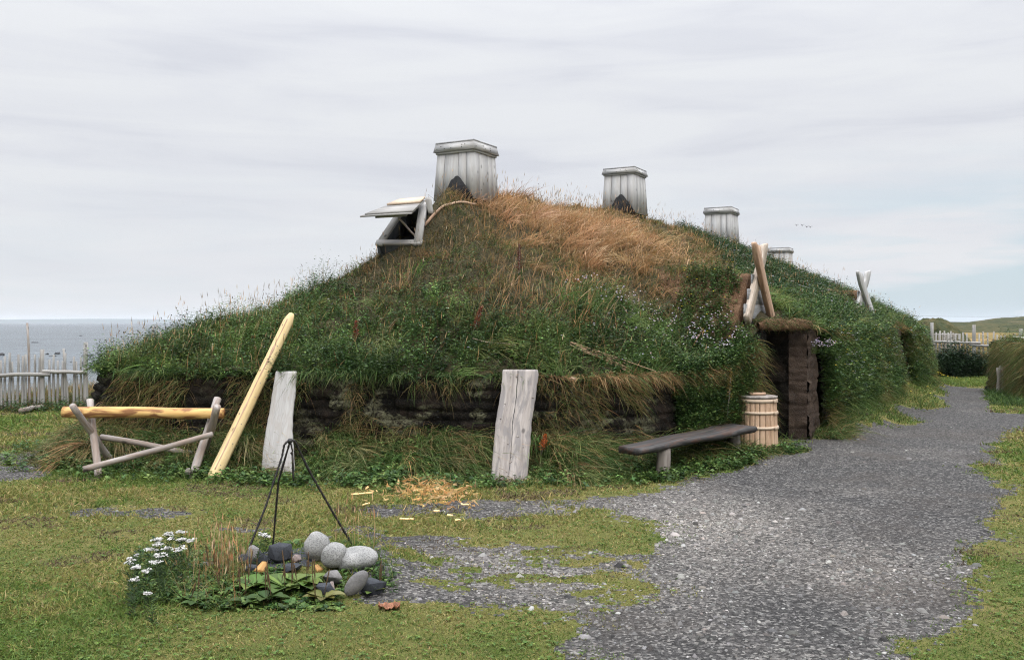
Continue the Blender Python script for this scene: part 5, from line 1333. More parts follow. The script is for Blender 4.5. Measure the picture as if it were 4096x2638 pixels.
# green lower slopes: leafy herbs and grass tufts
green = (1 - brown) * (1 - thatch) * (1 - .6 * rough_dark)
i = sel(green * np.where(n2_ > .46, .42, .15)); N = len(i)
dk = np.where(n1_[i] > .5, .8, 1.2)[:, None]
leafm.plants(RP[i], rng.uniform(.06, .26, N) * (.6 + 1.3 * n2_[i]), 7, .058, .42, pick(N, G_DARK + G_MID[:2] + G_MID[3:], .3) * dk)
i = sel(green * np.where(n3_ > .5, .05, .012)); N = len(i)
leafm.plants(RP[i], rng.uniform(.15, .40, N), 10, .065, .34, pick(N, G_DARK[1:3] + G_MID))
i = sel(green * np.where(n2_ < .52, .55, .22)); N = len(i)
veil.blades(RP[i], upd(N, .45, (.15, -.15)), rng.uniform(.12, .40, N) * (.5 + 1.1 * n3_[i]), rng.uniform(.005, .011, N) * wid[i], rng.uniform(.2, 1.0, N), pick(N, G_DARK + G_MID[:1]), pick(N, G_MID + G_TIP))
i = sel(green * sstep(.58, .68, n3_) * .40); N = len(i)
veil.blades(RP[i], upd(N, .4, (.25, -.1)), rng.uniform(.22, .5, N), rng.uniform(.005, .010, N) * wid[i], rng.uniform(.4, 1.0, N), pick(N, G_MID), pick(N, G_YEL + G_TIP))
left = sstep(-2.2, -3.6, cx) * green
i = sel(left * .30); N = len(i)
veil.blades(RP[i], upd(N, .35, (.2, -.1)), rng.uniform(.12, .36, N), rng.uniform(.004, .008, N), rng.uniform(.1, .5, N), pick(N, G_MID + G_YEL), pick(N, G_YEL + DRY[:1] + G_MID))
def tufts(vg, idx, nb, L, W, c0, c1, spread=.07, out_=.55, lean=(.15, -.15), droop=(.4, 1.1)):
    n = len(idx)
    if not n: return
    j = np.repeat(np.arange(n), nb); P = RP[idx][j] + np.column_stack([rng.normal(0, spread, (n * nb, 2)), np.zeros(n * nb)])
    P[:, 2] = Hroof(P[:, 0], P[:, 1]) - .015; ln = rng.normal(0, .22, (n, 2)) + np.array(lean); a_ = rng.uniform(0, 6.3, n * nb); q = out_ * np.sqrt(rng.random(n * nb))
    D = np.stack([np.cos(a_) * q + ln[j, 0], np.sin(a_) * q + ln[j, 1], np.ones(n * nb)], -1); sz = np.exp(rng.normal(0, .2, n))[j]
    b_ = np.stack([ln[j, 0] * .8, ln[j, 1] * .8, np.zeros(n * nb)], -1) + rng.normal(0, .12, (n * nb, 3))
    ca = pick(n, c0, .15)[j] * np.exp(rng.normal(0, .15, (n * nb, 1))); cb = pick(n, c1, .15)[j] * np.exp(rng.normal(0, .25, (n * nb, 1)))
    vg.blades(P, D, L * sz * rng.uniform(.55, 1.15, n * nb), W * rng.uniform(.7, 1.3, n * nb) * wid[idx][j], rng.uniform(*droop, n * nb), ca, cb, bend=b_, seg=4)
def clumps(idx, nb, H, ll, lw, cols, spread):
    n = len(idx); j = np.repeat(np.arange(n), nb); P = RP[idx][j] + np.column_stack([rng.normal(0, spread, (n * nb, 2)), np.zeros(n * nb)]); P[:, 2] = Hroof(P[:, 0], P[:, 1]) - .015
    r_ = np.hypot(*(P - RP[idx][j])[:, :2].T) / spread
    leafm.plants(P, H * np.exp(rng.normal(0, .25, n))[j] * np.clip(1.15 - .3 * r_, .3, 1.1) * rng.uniform(.75, 1.15, n * nb), 9, ll, lw, pick(n, cols, .22)[j] * np.exp(rng.normal(0, .12, (n * nb, 1))), .6)
tufts(veil, sel(green * .0075 * (n3_ > .4)), 42, .34, .0085, G_MID, G_TIP)
tufts(veil, sel(green * .0040), 42, .40, .0085, G_MID + G_YEL[:1], G_TIP + [(.24, .23, .10), (.26, .21, .10)])
tufts(veil, sel(green * .0045), 40, .26, .009, G_DARK, G_MID)
clumps(sel(green * .0050 * (n2_ > .44)), 26, .24, .062, .40, G_DARK + G_MID[:1], .13)
clumps(sel(green * .0030), 22, .32, .060, .30, G_MID + G_TIP[:1], .11)
clumps(sel(green * left_ * .004), 20, .28, .055, .34, G_MID + G_TIP[:2], .12)
tufts(veil, sel(np.clip(straw * 1.2, 0, 1) * .014 * (1 - thatch)), 46, .44, .009, BROWN[1:2] + STRAW[2:4], STRAW, .08, .4, (.18, -.2), (.3, .9))
tufts(veil, sel(brown * (1 - straw) * .0075 * (1 - .6 * rough_dark)), 36, .26, .008, BROWN, BROWN[1:2] + DRY + STRAW[2:4], .07, .55, (.1, -.15))
tufts(veil, sel(brown * (1 - straw) * .0035), 30, .24, .008, G_DARK[2:] + BROWN[4:], G_MID + [(.13, .125, .04)])
tufts(veil, sel(right_far * (1 - thatch) * .006), 30, .36, .010, G_DARK + G_MID, G_MID + G_TIP[:1])
# golden stalks standing among the green, singly and in groups
gold = blob(cx, cy, [(560, 300, .7), (520, 300, .6), (545, 315, .5), (405, 280, .35), (400, 290, .3), (590, 290, .4)], .7)
i = sel(green * .010 + gold * .12 + left * .02); N = len(i)
veil.blades(RP[i], upd(N, .18, (.18, -.1)), rng.uniform(.25, .50, N), np.full(N, .0075), rng.uniform(.05, .5, N), pick(N, STRAW[2:4]), pick(N, STRAW))
# dark thicket towards the back right
i = sel(right_far * (1 - .7 * thatch) * .5 * np.where(n1_ > .42, 1, .3)); N = len(i)
leafm.plants(RP[i], rng.uniform(.12, .32, N), 8, .075, .45, pick(N, G_DARK + [(.02, .045, .018)]))
thk = blob(cx, cy, [(800, 270, 1), (815, 268, 1), (835, 277, 1), (855, 288, 1), (790, 262, .8), (875, 303, .8), (700, 222, .7), (715, 232, .8), (735, 243, .8), (690, 215, .6)], 1.6)
thk = thk * (cy < 24); i = sel(thk * .28); N = len(i)
leafm.plants(RP[i], rng.uniform(.15, .40, N), 10, .09, .5, pick(N, G_DARK + G_MID[:1]))
nd2 = np.hypot(cx - 8.25, cy - 19.75) > .55
i = sel(nd2 * (sdc < .7) * (cx > 4.3) * (1 - thatch) * .30 * np.where(n3_ > .42, 1, .25)); N = len(i)
leafm.plants(RP[i], rng.uniform(.15, .42, N) * (.5 + n2_[i]), 8, .07, .42, pick(N, G_DARK + G_MID))
i = sel(nd2 * (sdc < .9) * (cx > 4.3) * (1 - thatch) * .45); N = len(i)
veil.blades(RP[i], upd(N, .5, (.35, -.3)), rng.uniform(.15, .42, N), rng.uniform(.006, .011, N) * wid[i], rng.uniform(.4, 1, N), pick(N, G_MID + G_DARK), pick(N, G_TIP + G_MID + [(.14, .125, .04)]))
# mown thatch of the porch roofs: short reddish straw with green tufts
i = sel(thatch * .95); N = len(i)
veil.blades(RP[i], upd(N, .8, (.1, -.1)), rng.uniform(.04, .13, N), rng.uniform(.004, .008, N) * wid[i], rng.uniform(.1, .6, N), pick(N, [(.15, .08, .045), (.22, .125, .07), (.10, .06, .035)]), pick(N, [(.30, .185, .105), (.22, .13, .07), (.38, .26, .15), (.13, .08, .04)]))
i = sel(thatch * sstep(.5, .62, n2_) * .18); N = len(i)
leafm.plants(RP[i], rng.uniform(.08, .26, N), 8, .05, .3, pick(N, G_MID + G_DARK[2:3]))
i = sel(thatch * sstep(2.36, 2.5, cz) * .7); N = len(i)
veil.blades(RP[i], upd(N, .5), rng.uniform(.05, .16, N), rng.uniform(.005, .009, N), .2, pick(N, G_MID), pick(N, G_YEL[:1] + G_MID))
# fine stalks with seed heads everywhere, thickest along the crests
i = sel(.011 + .05 * straw + .03 * left + .012 * sstep(2.0, 3.6, cz)); N = len(i)
veil.seedheads(RP[i], upd(N, .16, (.08, 0)), rng.uniform(.25, .55, N), pick(N, STRAW + DRY + [(.14, .10, .06)]), hw=.008, W=.0026)
i = sel(.010 * (1 - straw) + .008 * left); N = len(i)            # brown forked dead stalks
veil.seedheads(RP[i], upd(N, .2), rng.uniform(.18, .40, N), pick(N, [(.05, .032, .02), (.08, .05, .03)]), hl=.03, hw=.014, W=.003)
# small flowers: white, pale violet, yellow
i = sel(green * .006); N = len(i); lift = np.array([0, 0, 1.0]) * rng.uniform(.12, .3, N)[:, None]
fl_ = Veg(); fl_.umbels(RP[i] + lift, 7, np.full(N, .016), pick(N, [(.5, .5, .48), (.40, .36, .48), (.52, .50, .45)], .08), .009)
i = sel(right_far * (1 - thatch) * .012); N = len(i); lift = np.array([0, 0, 1.0]) * rng.uniform(.2, .45, N)[:, None]
fl_.umbels(RP[i] + lift, 8, np.full(N, .026), pick(N, [(.48, .46, .46), (.38, .34, .46), (.46, .42, .38)], .1), .013)
# the sod edge: grass hanging over the wall top
wsel = (wseg < 12) | ((wseg > 14) & (wseg < 21)) | (wseg > 22) & (wseg < 26) | (wseg > 35)
ii = np.nonzero(wsel)[0]; k = rng.choice(ii, 24000); j = rng.random(len(k))
EP = wp[k]; EN = nrm[k]; along = np.stack([-EN[:, 1], EN[:, 0]], -1)
off = rng.uniform(-.12, .06, len(k)); sh = rng.uniform(-.02, .02, len(k))
Pe = np.stack([EP[:, 0] + EN[:, 0] * off + along[:, 0] * sh, EP[:, 1] + EN[:, 1] * off + along[:, 1] * sh, EP[:, 2] + .02 - np.maximum(off, 0) * .5], -1)
dn = fbm(EP[:, 0] * 1.3, EP[:, 1] * 1.3, 97, 3); kp = rng.random(len(k)) < np.clip((dn - .40) * 4, .06, 1) * np.clip((14 / EP[:, 1]) ** 1.2, .25, 1); Pe, EN, EP = Pe[kp], EN[kp], EP[kp]; N = len(Pe)
dryness = sstep(-.3, .8, EP[:, 0])[:, None] * .8
D = np.stack([EN[:, 0] * .9 + rng.normal(.1, .45, N), EN[:, 1] * .9 + rng.normal(0, .45, N), rng.uniform(-.1, .9, N)], -1)
pk = rng.random((N, 1)) < dryness
veil.blades(Pe, D, rng.uniform(.07, .30, N), rng.uniform(.005, .010, N), rng.uniform(.5, 1.2, N), np.where(pk, pick(N, BROWN), pick(N, G_DARK)), np.where(pk, pick(N, DRY + STRAW[2:4] + BROWN[1:2]), pick(N, G_MID + G_DARK + G_TIP)))
Pw, En = wp[ii][rng.choice(len(ii), 1500)], None
kk = rng.choice(ii[wp[ii, 1] < 13], 1300); Pw = wp[kk]; En = nrm[kk]; kp = fbm(Pw[:, 0] * 1.1 + 4, Pw[:, 1], 133, 3) > .47; Pw = Pw[kp]; En = En[kp]; N = len(Pw)
leafm.plants(np.column_stack([Pw[:, :2] + En * rng.uniform(-.2, .05, (N, 1)), Pw[:, 2] - rng.uniform(0, .12, N)]), rng.uniform(.06, .22, N), 7, .055, .45, pick(N, G_DARK + G_MID), .8, up=np.column_stack([En * .7, np.full(N, .6)]))
# hanging roots and tufts growing out of the wall face itself
def wall_pts(N, segs, zlo, zhi, exp=1.0):
    idx = np.nonzero(np.isin(wseg, segs))[0]; k = rng.choice(idx, N); f = zlo + (zhi - zlo) * rng.random(N) ** exp; row = np.clip((f * 45), 0, 45).astype(int)
    return np.stack([WX[row, k], WY[row, k], WZ[row, k]], -1) + np.append(rng.normal(0, .01, (N, 2)), np.zeros((N, 1)), 1), nrm[k]
Pw, En = wall_pts(24000, list(range(0, 13)) + [36, 37], .25, 1.0); nn_ = fbm(Pw[:, 0] * 2.2, Pw[:, 2] * 2.2 + Pw[:, 1], 98, 3); kp = nn_ > .47; Pw, En = Pw[kp], En[kp]; N = len(Pw)
veil.blades(Pw, np.stack([En[:, 0] + rng.normal(.2, .5, N), En[:, 1] + rng.normal(0, .4, N), rng.uniform(-.4, .5, N)], -1), rng.uniform(.06, .28, N), rng.uniform(.004, .008, N), rng.uniform(.4, 1.1, N), pick(N, BROWN + G_DARK), pick(N, DRY + G_MID + BROWN + G_TIP[:1]))
# long side wall on the right is grown over completely
sidew = [16, 17, 18, 19, 20, 24, 25, 26, 27]
D2C = np.array([8.25, 19.75])
def off_door(P, E):
    k = np.hypot(P[:, 0] - D2C[0], P[:, 1] - D2C[1]) > .62; return P[k], E[k]
Pw, En = off_door(*wall_pts(30000, sidew, .0, 1.0)); N = len(Pw); sn = fbm(Pw[:, 1] * .9, Pw[:, 2] * 1.6, 99, 3)[:, None]; w2 = np.clip(np.hypot(Pw[:, 0], Pw[:, 1]) / 13, 1, 2)
oc = np.where(sn > .54, pick(N, [(.10, .105, .028), (.13, .12, .036), (.07, .08, .022), (.16, .12, .05)]), pick(N, G_DARK[1:] + G_MID + G_TIP[:1] + [(.08, .09, .026)]))
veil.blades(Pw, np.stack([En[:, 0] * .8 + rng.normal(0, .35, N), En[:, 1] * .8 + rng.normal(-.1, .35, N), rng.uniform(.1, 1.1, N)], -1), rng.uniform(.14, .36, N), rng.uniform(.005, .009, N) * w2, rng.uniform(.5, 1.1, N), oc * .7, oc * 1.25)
Pw, En = off_door(*wall_pts(8000, sidew, .3, 1.0)); N = len(Pw)
leafm.plants(Pw + np.append(En * .06, np.zeros((N, 1)), 1), rng.uniform(.1, .3, N), 7, .08, .42, pick(N, G_DARK + G_MID), .9, up=np.append(En * .7, np.full((N, 1), .7), 1))
Pw, En = wall_pts(330, sidew, .5, 1.0); N = len(Pw); fl_.umbels(Pw + np.append(En * .2, np.full((N, 1), .1), 1), 7, np.full(N, .02), pick(N, [(.62, .6, .6), (.5, .45, .6), (.6, .45, .05)], .1), .014)
# near porch wall beside the barrel: tall herbs
def herb_patch(u0, u1, v0, v1, d, n, H, cols, nl, ll, lw, veg=leafm):
    for _ in range(n):
        p = at(rng.uniform(u0, u1), rng.uniform(v0, v1), d + rng.normal(0, .08)); veg.plants(p[None], np.array([rng.uniform(*H)]), nl, ll, lw, pick(1, cols))
Pn, En = wall_pts(4200, [10, 11, 11, 12, 12], .30, 1.05); N = len(Pn)
kp = Pn[:, 0] < 3.18; Pn, En = Pn[kp], En[kp]; N = len(Pn)
leafm.plants(Pn + np.append(En * .02, np.zeros((N, 1)), 1), rng.uniform(.12, .38, N), 8, .055, .5, pick(N, G_DARK + G_MID), .7, up=np.append(En * .5, np.full((N, 1), .8), 1))
i = np.nonzero((np.hypot(cx - 3.2, cy - 12.6) < .9) & (cx < 3.25) & (rng.random(len(cx)) < .5))[0]; N = len(i)
leafm.plants(RP[i], rng.uniform(.1, .32, N), 7, .055, .45, pick(N, G_DARK + G_MID)); N = 26
q = i[rng.choice(len(i), N)]; fl_.umbels(RP[q] + np.array([0, 0, .28]), 6, np.full(N, .014), pick(N, [(.72, .52, .04)], .1), .012)
for (A_, E_, zt_) in (((3.50, 12.5), (4.27, 13.10), 1.60), ((7.98, 19.3), (8.56, 20.05), 1.58)):
    N = 3200; f_ = rng.uniform(-.15, 1.1, N)[:, None]; A_ = np.array(A_); E_ = np.array(E_); ax_ = E_ - A_; nn2 = np.array([ax_[1], -ax_[0]]) / np.linalg.norm(ax_); q = A_ + ax_ * f_ + nn2 * rng.uniform(-.25, .12, (N, 1))
    veil.blades(np.column_stack([q, zt_ + rng.uniform(.02, .15, N)]), np.stack([rng.normal(nn2[0] * .5, .5, N), rng.normal(nn2[1] * .5, .5, N), rng.uniform(-.2, 1, N)], -1), rng.uniform(.04, .12, N), rng.uniform(.005, .009, N), rng.uniform(.3, 1, N), pick(N, [(.15, .08, .045), (.10, .06, .035)] + G_DARK), pick(N, [(.30, .185, .105), (.22, .13, .07)] + G_MID))
tag(veil.build('roof_grass', M['veg']), kind='stuff'); tag(leafm.build('roof_herbs', M['leaf']), kind='stuff'); tag(fl_.build('small_wild_flowers', M['petal']), kind='stuff')

# ------------------------------------------------ bank grass at the foot of the walls
def scatter(x0, x1, y0, y1, n):
    x = rng.uniform(x0, x1, n); y = rng.uniform(y0, y1, n); return x, y
def gp3(x, y, dz=0.0): return np.stack([x, y, ground_z(x, y) + dz], -1)
bk = Veg(); bl = Veg()
x, y = scatter(-7, 5.4, 8.9, 14, 330000); s_ = -sd_house(x, y)
tong = fbm(x * 1.2, y * 1.2, 111, 3)
clear = np.ones(x.shape)
for a, b, r_ in ((-2.55, 10.0, .33), (0.0, 9.6, .35), (-3.2, 9.9, .14), (3.9, 12.6, .95), (3.23, 11.93, .33), (-4.6, 9.9, .1), (-3.55, 9.9, .1)): clear *= sstep(r_ * .7, r_, np.hypot(x - a, y - b))
pr_ = sstep(.95, .10, s_) * (s_ > -.02) * clear * np.where(y > 13.2, .4, 1) * (gravel_m(x, y) < .02) * (.5 + .7 * (tong > .42))
pr_ *= 1 - .6 * np.exp(-((x - 2.0) ** 2 + (y - 10.7) ** 2) / .7)
k = rng.random(len(x)) < pr_ * .60; xb, yb, sb = x[k], y[k], s_[k]; N = len(xb)
big = sstep(.9, .2, sb) * (.7 + .6 * (tong[k] > .5))
dryb = (rng.random((N, 1)) < .30 + .35 * (xb[:, None] < -3.6))
bk.blades(gp3(xb, yb, -.01), upd(N, .5, (.34, -.34)), rng.uniform(.14, .46, N) * big + .07, rng.uniform(.005, .010, N), rng.uniform(.4, 1.0, N), pick(N, G_DARK + G_MID[3:]), np.where(dryb, pick(N, DRY + STRAW[2:3] + BROWN[1:2]), pick(N, G_MID + G_TIP + G_DARK[1:3])), bend=np.stack([rng.uniform(-.1, .5, N), rng.uniform(-.4, .1, N), np.zeros(N)], -1), seg=4)
nT = 620; k_ = rng.choice(np.nonzero((sb < .75) & ((xb < .9) | ((sb < .22) & (xb < 2.7))))[0], nT); nb = 34; j = np.repeat(np.arange(nT), nb)
P_ = gp3(xb[k_], yb[k_])[j] + np.column_stack([rng.normal(0, .05, (nT * nb, 2)), np.full(nT * nb, -.01)]); ln = rng.normal(0, .40, (nT, 2)) + np.array([.28, -.32]); a_ = rng.uniform(0, 6.3, nT * nb); q = .4 * np.sqrt(rng.random(nT * nb))
ca = pick(nT, G_DARK + G_MID[3:])[j]; dr_ = rng.random(nT) < .32; cb = np.where(dr_[:, None], pick(nT, DRY + STRAW[2:3] + [(.22, .19, .09)]), pick(nT, G_MID + G_TIP))[j] * np.exp(rng.normal(0, .25, (nT * nb, 1)))
bk.blades(P_, np.stack([np.cos(a_) * q + ln[j, 0], np.sin(a_) * q + ln[j, 1], np.ones(nT * nb)], -1), np.exp(rng.normal(np.log(.34), .25, nT))[j] * rng.uniform(.6, 1.1, nT * nb), rng.uniform(.005, .010, nT * nb), rng.uniform(.5, 1.2, nT * nb), ca, cb, bend=np.stack([ln[j, 0] * .7, ln[j, 1] * .7, np.zeros(nT * nb)], -1), seg=4)
# broad low weeds along the foot
prw = sstep(1.45, .55, s_) * sstep(.0, .3, s_) * clear * (gravel_m(x, y) < -.02) * np.where(y > 12.6, .25, 1)
k = rng.random(len(x)) < prw * .085 * (.4 + 1.2 * (fbm(x * 2, y * 2, 112, 2) > .5)); N = k.sum()
bl.plants(gp3(x[k], y[k]), rng.uniform(.05, .15, N), 6, .07, .62, pick(N, G_DARK[1:3] + G_MID))
k = rng.random(len(x)) < prw * .16; N = k.sum()
bk.blades(gp3(x[k], y[k]), upd(N, .5), rng.uniform(.06, .16, N), rng.uniform(.004, .007, N), .3, pick(N, G_DARK + G_MID), pick(N, G_MID))
# wall-side grass behind and beside the bench, and around the doors
x, y = scatter(.6, 3.2, 9.3, 12.2, 30000); s_ = -sd_house(x, y); k = (s_ > .05) & (s_ < 1.0) & (gravel_m(x, y) < -.03) & (rng.random(len(x)) < .22); N = k.sum()
bk.blades(gp3(x[k], y[k]), upd(N, .4, (.2, -.2)), rng.uniform(.08, .26, N), rng.uniform(.004, .007, N), rng.uniform(.2, .7, N), pick(N, G_DARK + G_MID), pick(N, G_MID + G_DARK + DRY[:1]))
# verge between path and the side wall, right bank, far grass
x, y = scatter(3.5, 13, 12.5, 27, 120000); s_ = -sd_house(x, y); g_ = gravel_m(x, y)
k = (s_ > 0.02) & (s_ < 2.2) & (g_ < -.03) & (rng.random(len(x)) < np.clip((15 / y) ** 1.5, .2, 1) * .55 * (1 - .8 * np.exp(-((x - 3.9) ** 2 + (y - 12.5) ** 2) / .3)) * sstep(2.2, .3, s_)); N = k.sum()
bk.blades(gp3(x[k], y[k]), upd(N, .4, (.1, -.2)), rng.uniform(.08, .30, N) * sstep(2.6, .2, s_[k]), rng.uniform(.006, .011, N), rng.uniform(.2, .7, N), pick(N, G_DARK + G_MID), pick(N, G_MID + G_YEL[:1]))
k = (s_ > 0.1) & (s_ < 1.2) & (g_ < -.1) & (rng.random(len(x)) < .006) & (y > 18); N = k.sum(); fy_ = Veg().umbels(gp3(x[k], y[k], .22), 5, np.full(N, .02), pick(N, [(.72, .58, .05)], .1), .018)
# second turf wall on the right: shaggy top and foot
x, y = scatter(9.6, 16.5, 17.2, 22.5, 60000); d2_ = poly_sd(x, y, TWP)[0]
k = (d2_ > -.02) & (rng.random(len(x)) < .5); N = k.sum(); Pq = np.stack([x[k], y[k], sod2_z(x[k], y[k])], -1); oc = pick(N, [(.10, .105, .028), (.15, .13, .045), (.055, .08, .02)])
bk.blades(Pq, upd(N, .5, (-.15, -.2)), rng.uniform(.12, .36, N), rng.uniform(.007, .012, N), rng.uniform(.3, .9, N), oc * .7, oc * 1.2)
k = (d2_ < 0) & (d2_ > -1.3) & (gravel_m(x, y) < -.02) & (rng.random(len(x)) < .5); N = k.sum()
bk.blades(gp3(x[k], y[k]), upd(N, .4), rng.uniform(.10, .34, N), rng.uniform(.007, .012, N), .4, pick(N, G_DARK + G_MID), pick(N, G_MID + G_DARK))
k = (d2_ > -.1) & (d2_ < .5) & (x < 13) & (rng.random(len(x)) < .06); N = k.sum(); bl.plants(np.stack([x[k] + rng.normal(-.05, .08, N), y[k], sod2_z(x[k], y[k]) - rng.uniform(0, .35, N)], -1), rng.uniform(.2, .5, N), 8, .08, .4, pick(N, G_DARK + G_MID))
k2 = (d2_ > -.02) & (rng.random(len(x)) < .006) & (x < 12); N = k2.sum(); fw2 = Veg(); fw2.umbels(np.stack([x[k2], y[k2], sod2_z(x[k2], y[k2]) + .16], -1), 10, np.full(N, .045), pick(N, [(.62, .6, .55)], .08), .03)
idx = rng.choice(np.nonzero((pts[:, 0] < 12.5) & (pts[:, 1] < 22))[0], 7000); z_ = rng.uniform(.15, 1.25, len(idx)); Pq = np.stack([pts[idx, 0] + nr2[idx, 0] * .06, pts[idx, 1] + nr2[idx, 1] * .06, z_], -1); N = len(idx)
bk.blades(Pq, np.stack([nr2[idx, 0] + rng.normal(0, .3, N), nr2[idx, 1] + rng.normal(0, .3, N), rng.uniform(-.3, .6, N)], -1), rng.uniform(.12, .38, N), rng.uniform(.006, .011, N), .9, pick(N, BROWN + G_DARK), pick(N, BROWN + G_DARK + G_MID + G_TIP))
# left: coarse grass at the sea fence and down to the shore
x, y = scatter(-15, -4.6, 12.6, 24, 110000); s_ = -sd_house(x, y); fenced = np.exp(-((y - (16.9 + 1.5 * (x + 10.4) / 2.4)) / .9) ** 2)
fd = 16.95 + .62 * (x + 10.75); band = sstep(-1.1, .3, y - fd)
k = (s_ > .1) & (rng.random(len(x)) < .75 * band); N = k.sum(); hgt = .25 + .55 * sstep(-.6, 1.2, (y - fd)[k])
bk.blades(gp3(x[k], y[k]), upd(N, .35, (.15, 0)), rng.uniform(.35, 1, N) * hgt, rng.uniform(.006, .011, N), rng.uniform(.2, .7, N), pick(N, G_DARK + BROWN), pick(N, DRY + STRAW[2:4] + BROWN + G_MID))
k = (s_ > .1) & (rng.random(len(x)) < .10 * sstep(-1.6, -.6, y - fd)); N = k.sum()
bl.plants(gp3(x[k], y[k]), rng.uniform(.10, .28, N), 7, .075, .45, pick(N, G_DARK + G_MID[:1]))
# left end of the house: shaggy bank
x, y = scatter(-7.5, -4.6, 9.6, 13.5, 60000); s_ = -sd_house(x, y); k = (s_ > 0) & (s_ < .95) & (rng.random(len(x)) < .35 * sstep(.95, .1, s_)); N = k.sum()
oc = pick(N, [(.06, .075, .022), (.10, .09, .03), (.035, .06, .016)]); bk.blades(gp3(x[k], y[k]), upd(N, .4, (-.3, -.5)), rng.uniform(.16, .44, N), rng.uniform(.004, .008, N), .7, oc * .7, np.where(rng.random((N, 1)) < .35, pick(N, DRY), oc * 1.4))
tag(bk.build('long_bank_grass', M['veg']), kind='stuff'); tag(bl.build('low_weeds', M['leaf']), kind='stuff')
tag(fw2.build('white_umbel_flowers', M['petal'], twr))
tag(fy_.build('yellow_buttercup_flowers', M['petal']), kind='stuff')

# ------------------------------------------------ lawn
lw = Veg()
x = rng.uniform(-.78, .95, 1500000); d = 3.9 * (25 / 3.9) ** rng.random(len(x)); x = x * d; y = d
g_ = gravel_m(x, y); s_ = -sd_house(x, y)
hgt = .026 + .034 * sstep(.42, .68, fbm(x * .7, y * .7, 121, 3)) + .02 * sstep(1.2, .3, s_)
hgt = hgt * np.where(x > 1.5, .9, 1) * np.clip(y / 6.5, 1, 1.6)
pr_ = np.maximum((g_ < .13) * np.clip((-g_ + .14) * 3, .0, 1), .22 * (g_ < .55) * sstep(.60, .70, fbm(x * 5.5, y * 5.5, 125, 3)) * (x < 1.2)) * (s_ > .25) * (.35 + .65 * sstep(.25, .45, fbm(x * 9, y * 9, 123, 3)))
k = rng.random(len(x)) < pr_ * .52; x, y, hgt, gk, s2 = x[k], y[k], hgt[k], g_[k], s_[k]; N = len(x)
cn = fbm(x * .8, y * .8, 122, 4)[:, None]; cn2 = fbm(x * 4, y * 4, 124, 2)[:, None]
yel = np.clip(sstep(.36, .60, cn * .65 + cn2 * .35 - .10 * sstep(6.2, 4.6, y)[:, None] + .10 * sstep(6.8, 7.8, y)[:, None] * sstep(10, 8.6, y)[:, None]), 0, 1); worn = sstep(.62, .72, fbm(x * 1.9 + 7, y * 2.8, 126, 3))[:, None] * sstep(4.5, 6.5, y)[:, None]; grn = rng.random((N, 1)) > yel * .8
LG = [(.098, .152, .030), (.128, .175, .038), (.074, .124, .026)]; LYc = [(.20, .195, .055), (.24, .215, .07), (.17, .175, .048), (.31, .25, .11)]
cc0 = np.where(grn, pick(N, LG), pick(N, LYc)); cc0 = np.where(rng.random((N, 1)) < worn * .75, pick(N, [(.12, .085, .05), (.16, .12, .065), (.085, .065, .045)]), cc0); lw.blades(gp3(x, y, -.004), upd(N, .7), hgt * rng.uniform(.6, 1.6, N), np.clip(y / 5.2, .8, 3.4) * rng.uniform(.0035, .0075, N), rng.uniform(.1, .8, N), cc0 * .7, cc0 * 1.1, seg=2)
# little clover leaves in the lawn
k = rng.random(N) < .015; Nk = k.sum(); q = gp3(x[k], y[k], .012) ; a = rng.uniform(0, 6.3, Nk)
for j in range(3): lw.leaves(q, np.stack([np.cos(a + j * 2.1), np.sin(a + j * 2.1), rng.normal(.25, .2, Nk)], -1), np.tile([0, 0, 1.0], (Nk, 1)), np.full(Nk, .019), np.full(Nk, .016), pick(Nk, G_MID + LG))
tag(lw.build('lawn_grass', M['veg']), kind='stuff')
# meadow beyond the fence and the green strip before it
md_ = Veg()
x, y = scatter(8, 20, 24, 31, 30000); k = (gravel_m(x, y) < -.05) & (-sd_house(x, y) > .2); x, y = x[k], y[k]; N = len(x)
md_.blades(gp3(x, y), upd(N, .5), rng.uniform(.05, .16, N), rng.uniform(.012, .02, N), .3, pick(N, LG), pick(N, LG + LYc[:1]))
x, y = scatter(9, 42, 30.5, 64, 70000); k = rng.random(len(x)) < (32 / y) ** 1.5; x, y = x[k], y[k]; N = len(x)
cm_ = np.where(fbm(x * .15, y * .15, 131, 3)[:, None] > .5, pick(N, [(.26, .165, .065), (.33, .22, .10), (.20, .12, .05)]), pick(N, [(.17, .14, .05), (.24, .18, .08)]))
md_.blades(gp3(x, y), upd(N, .4), rng.uniform(.12, .45, N), rng.uniform(.014, .026, N), .3, cm_ * .8, cm_, seg=2)
tag(md_.build('meadow_grass', M['veg']), kind='stuff')

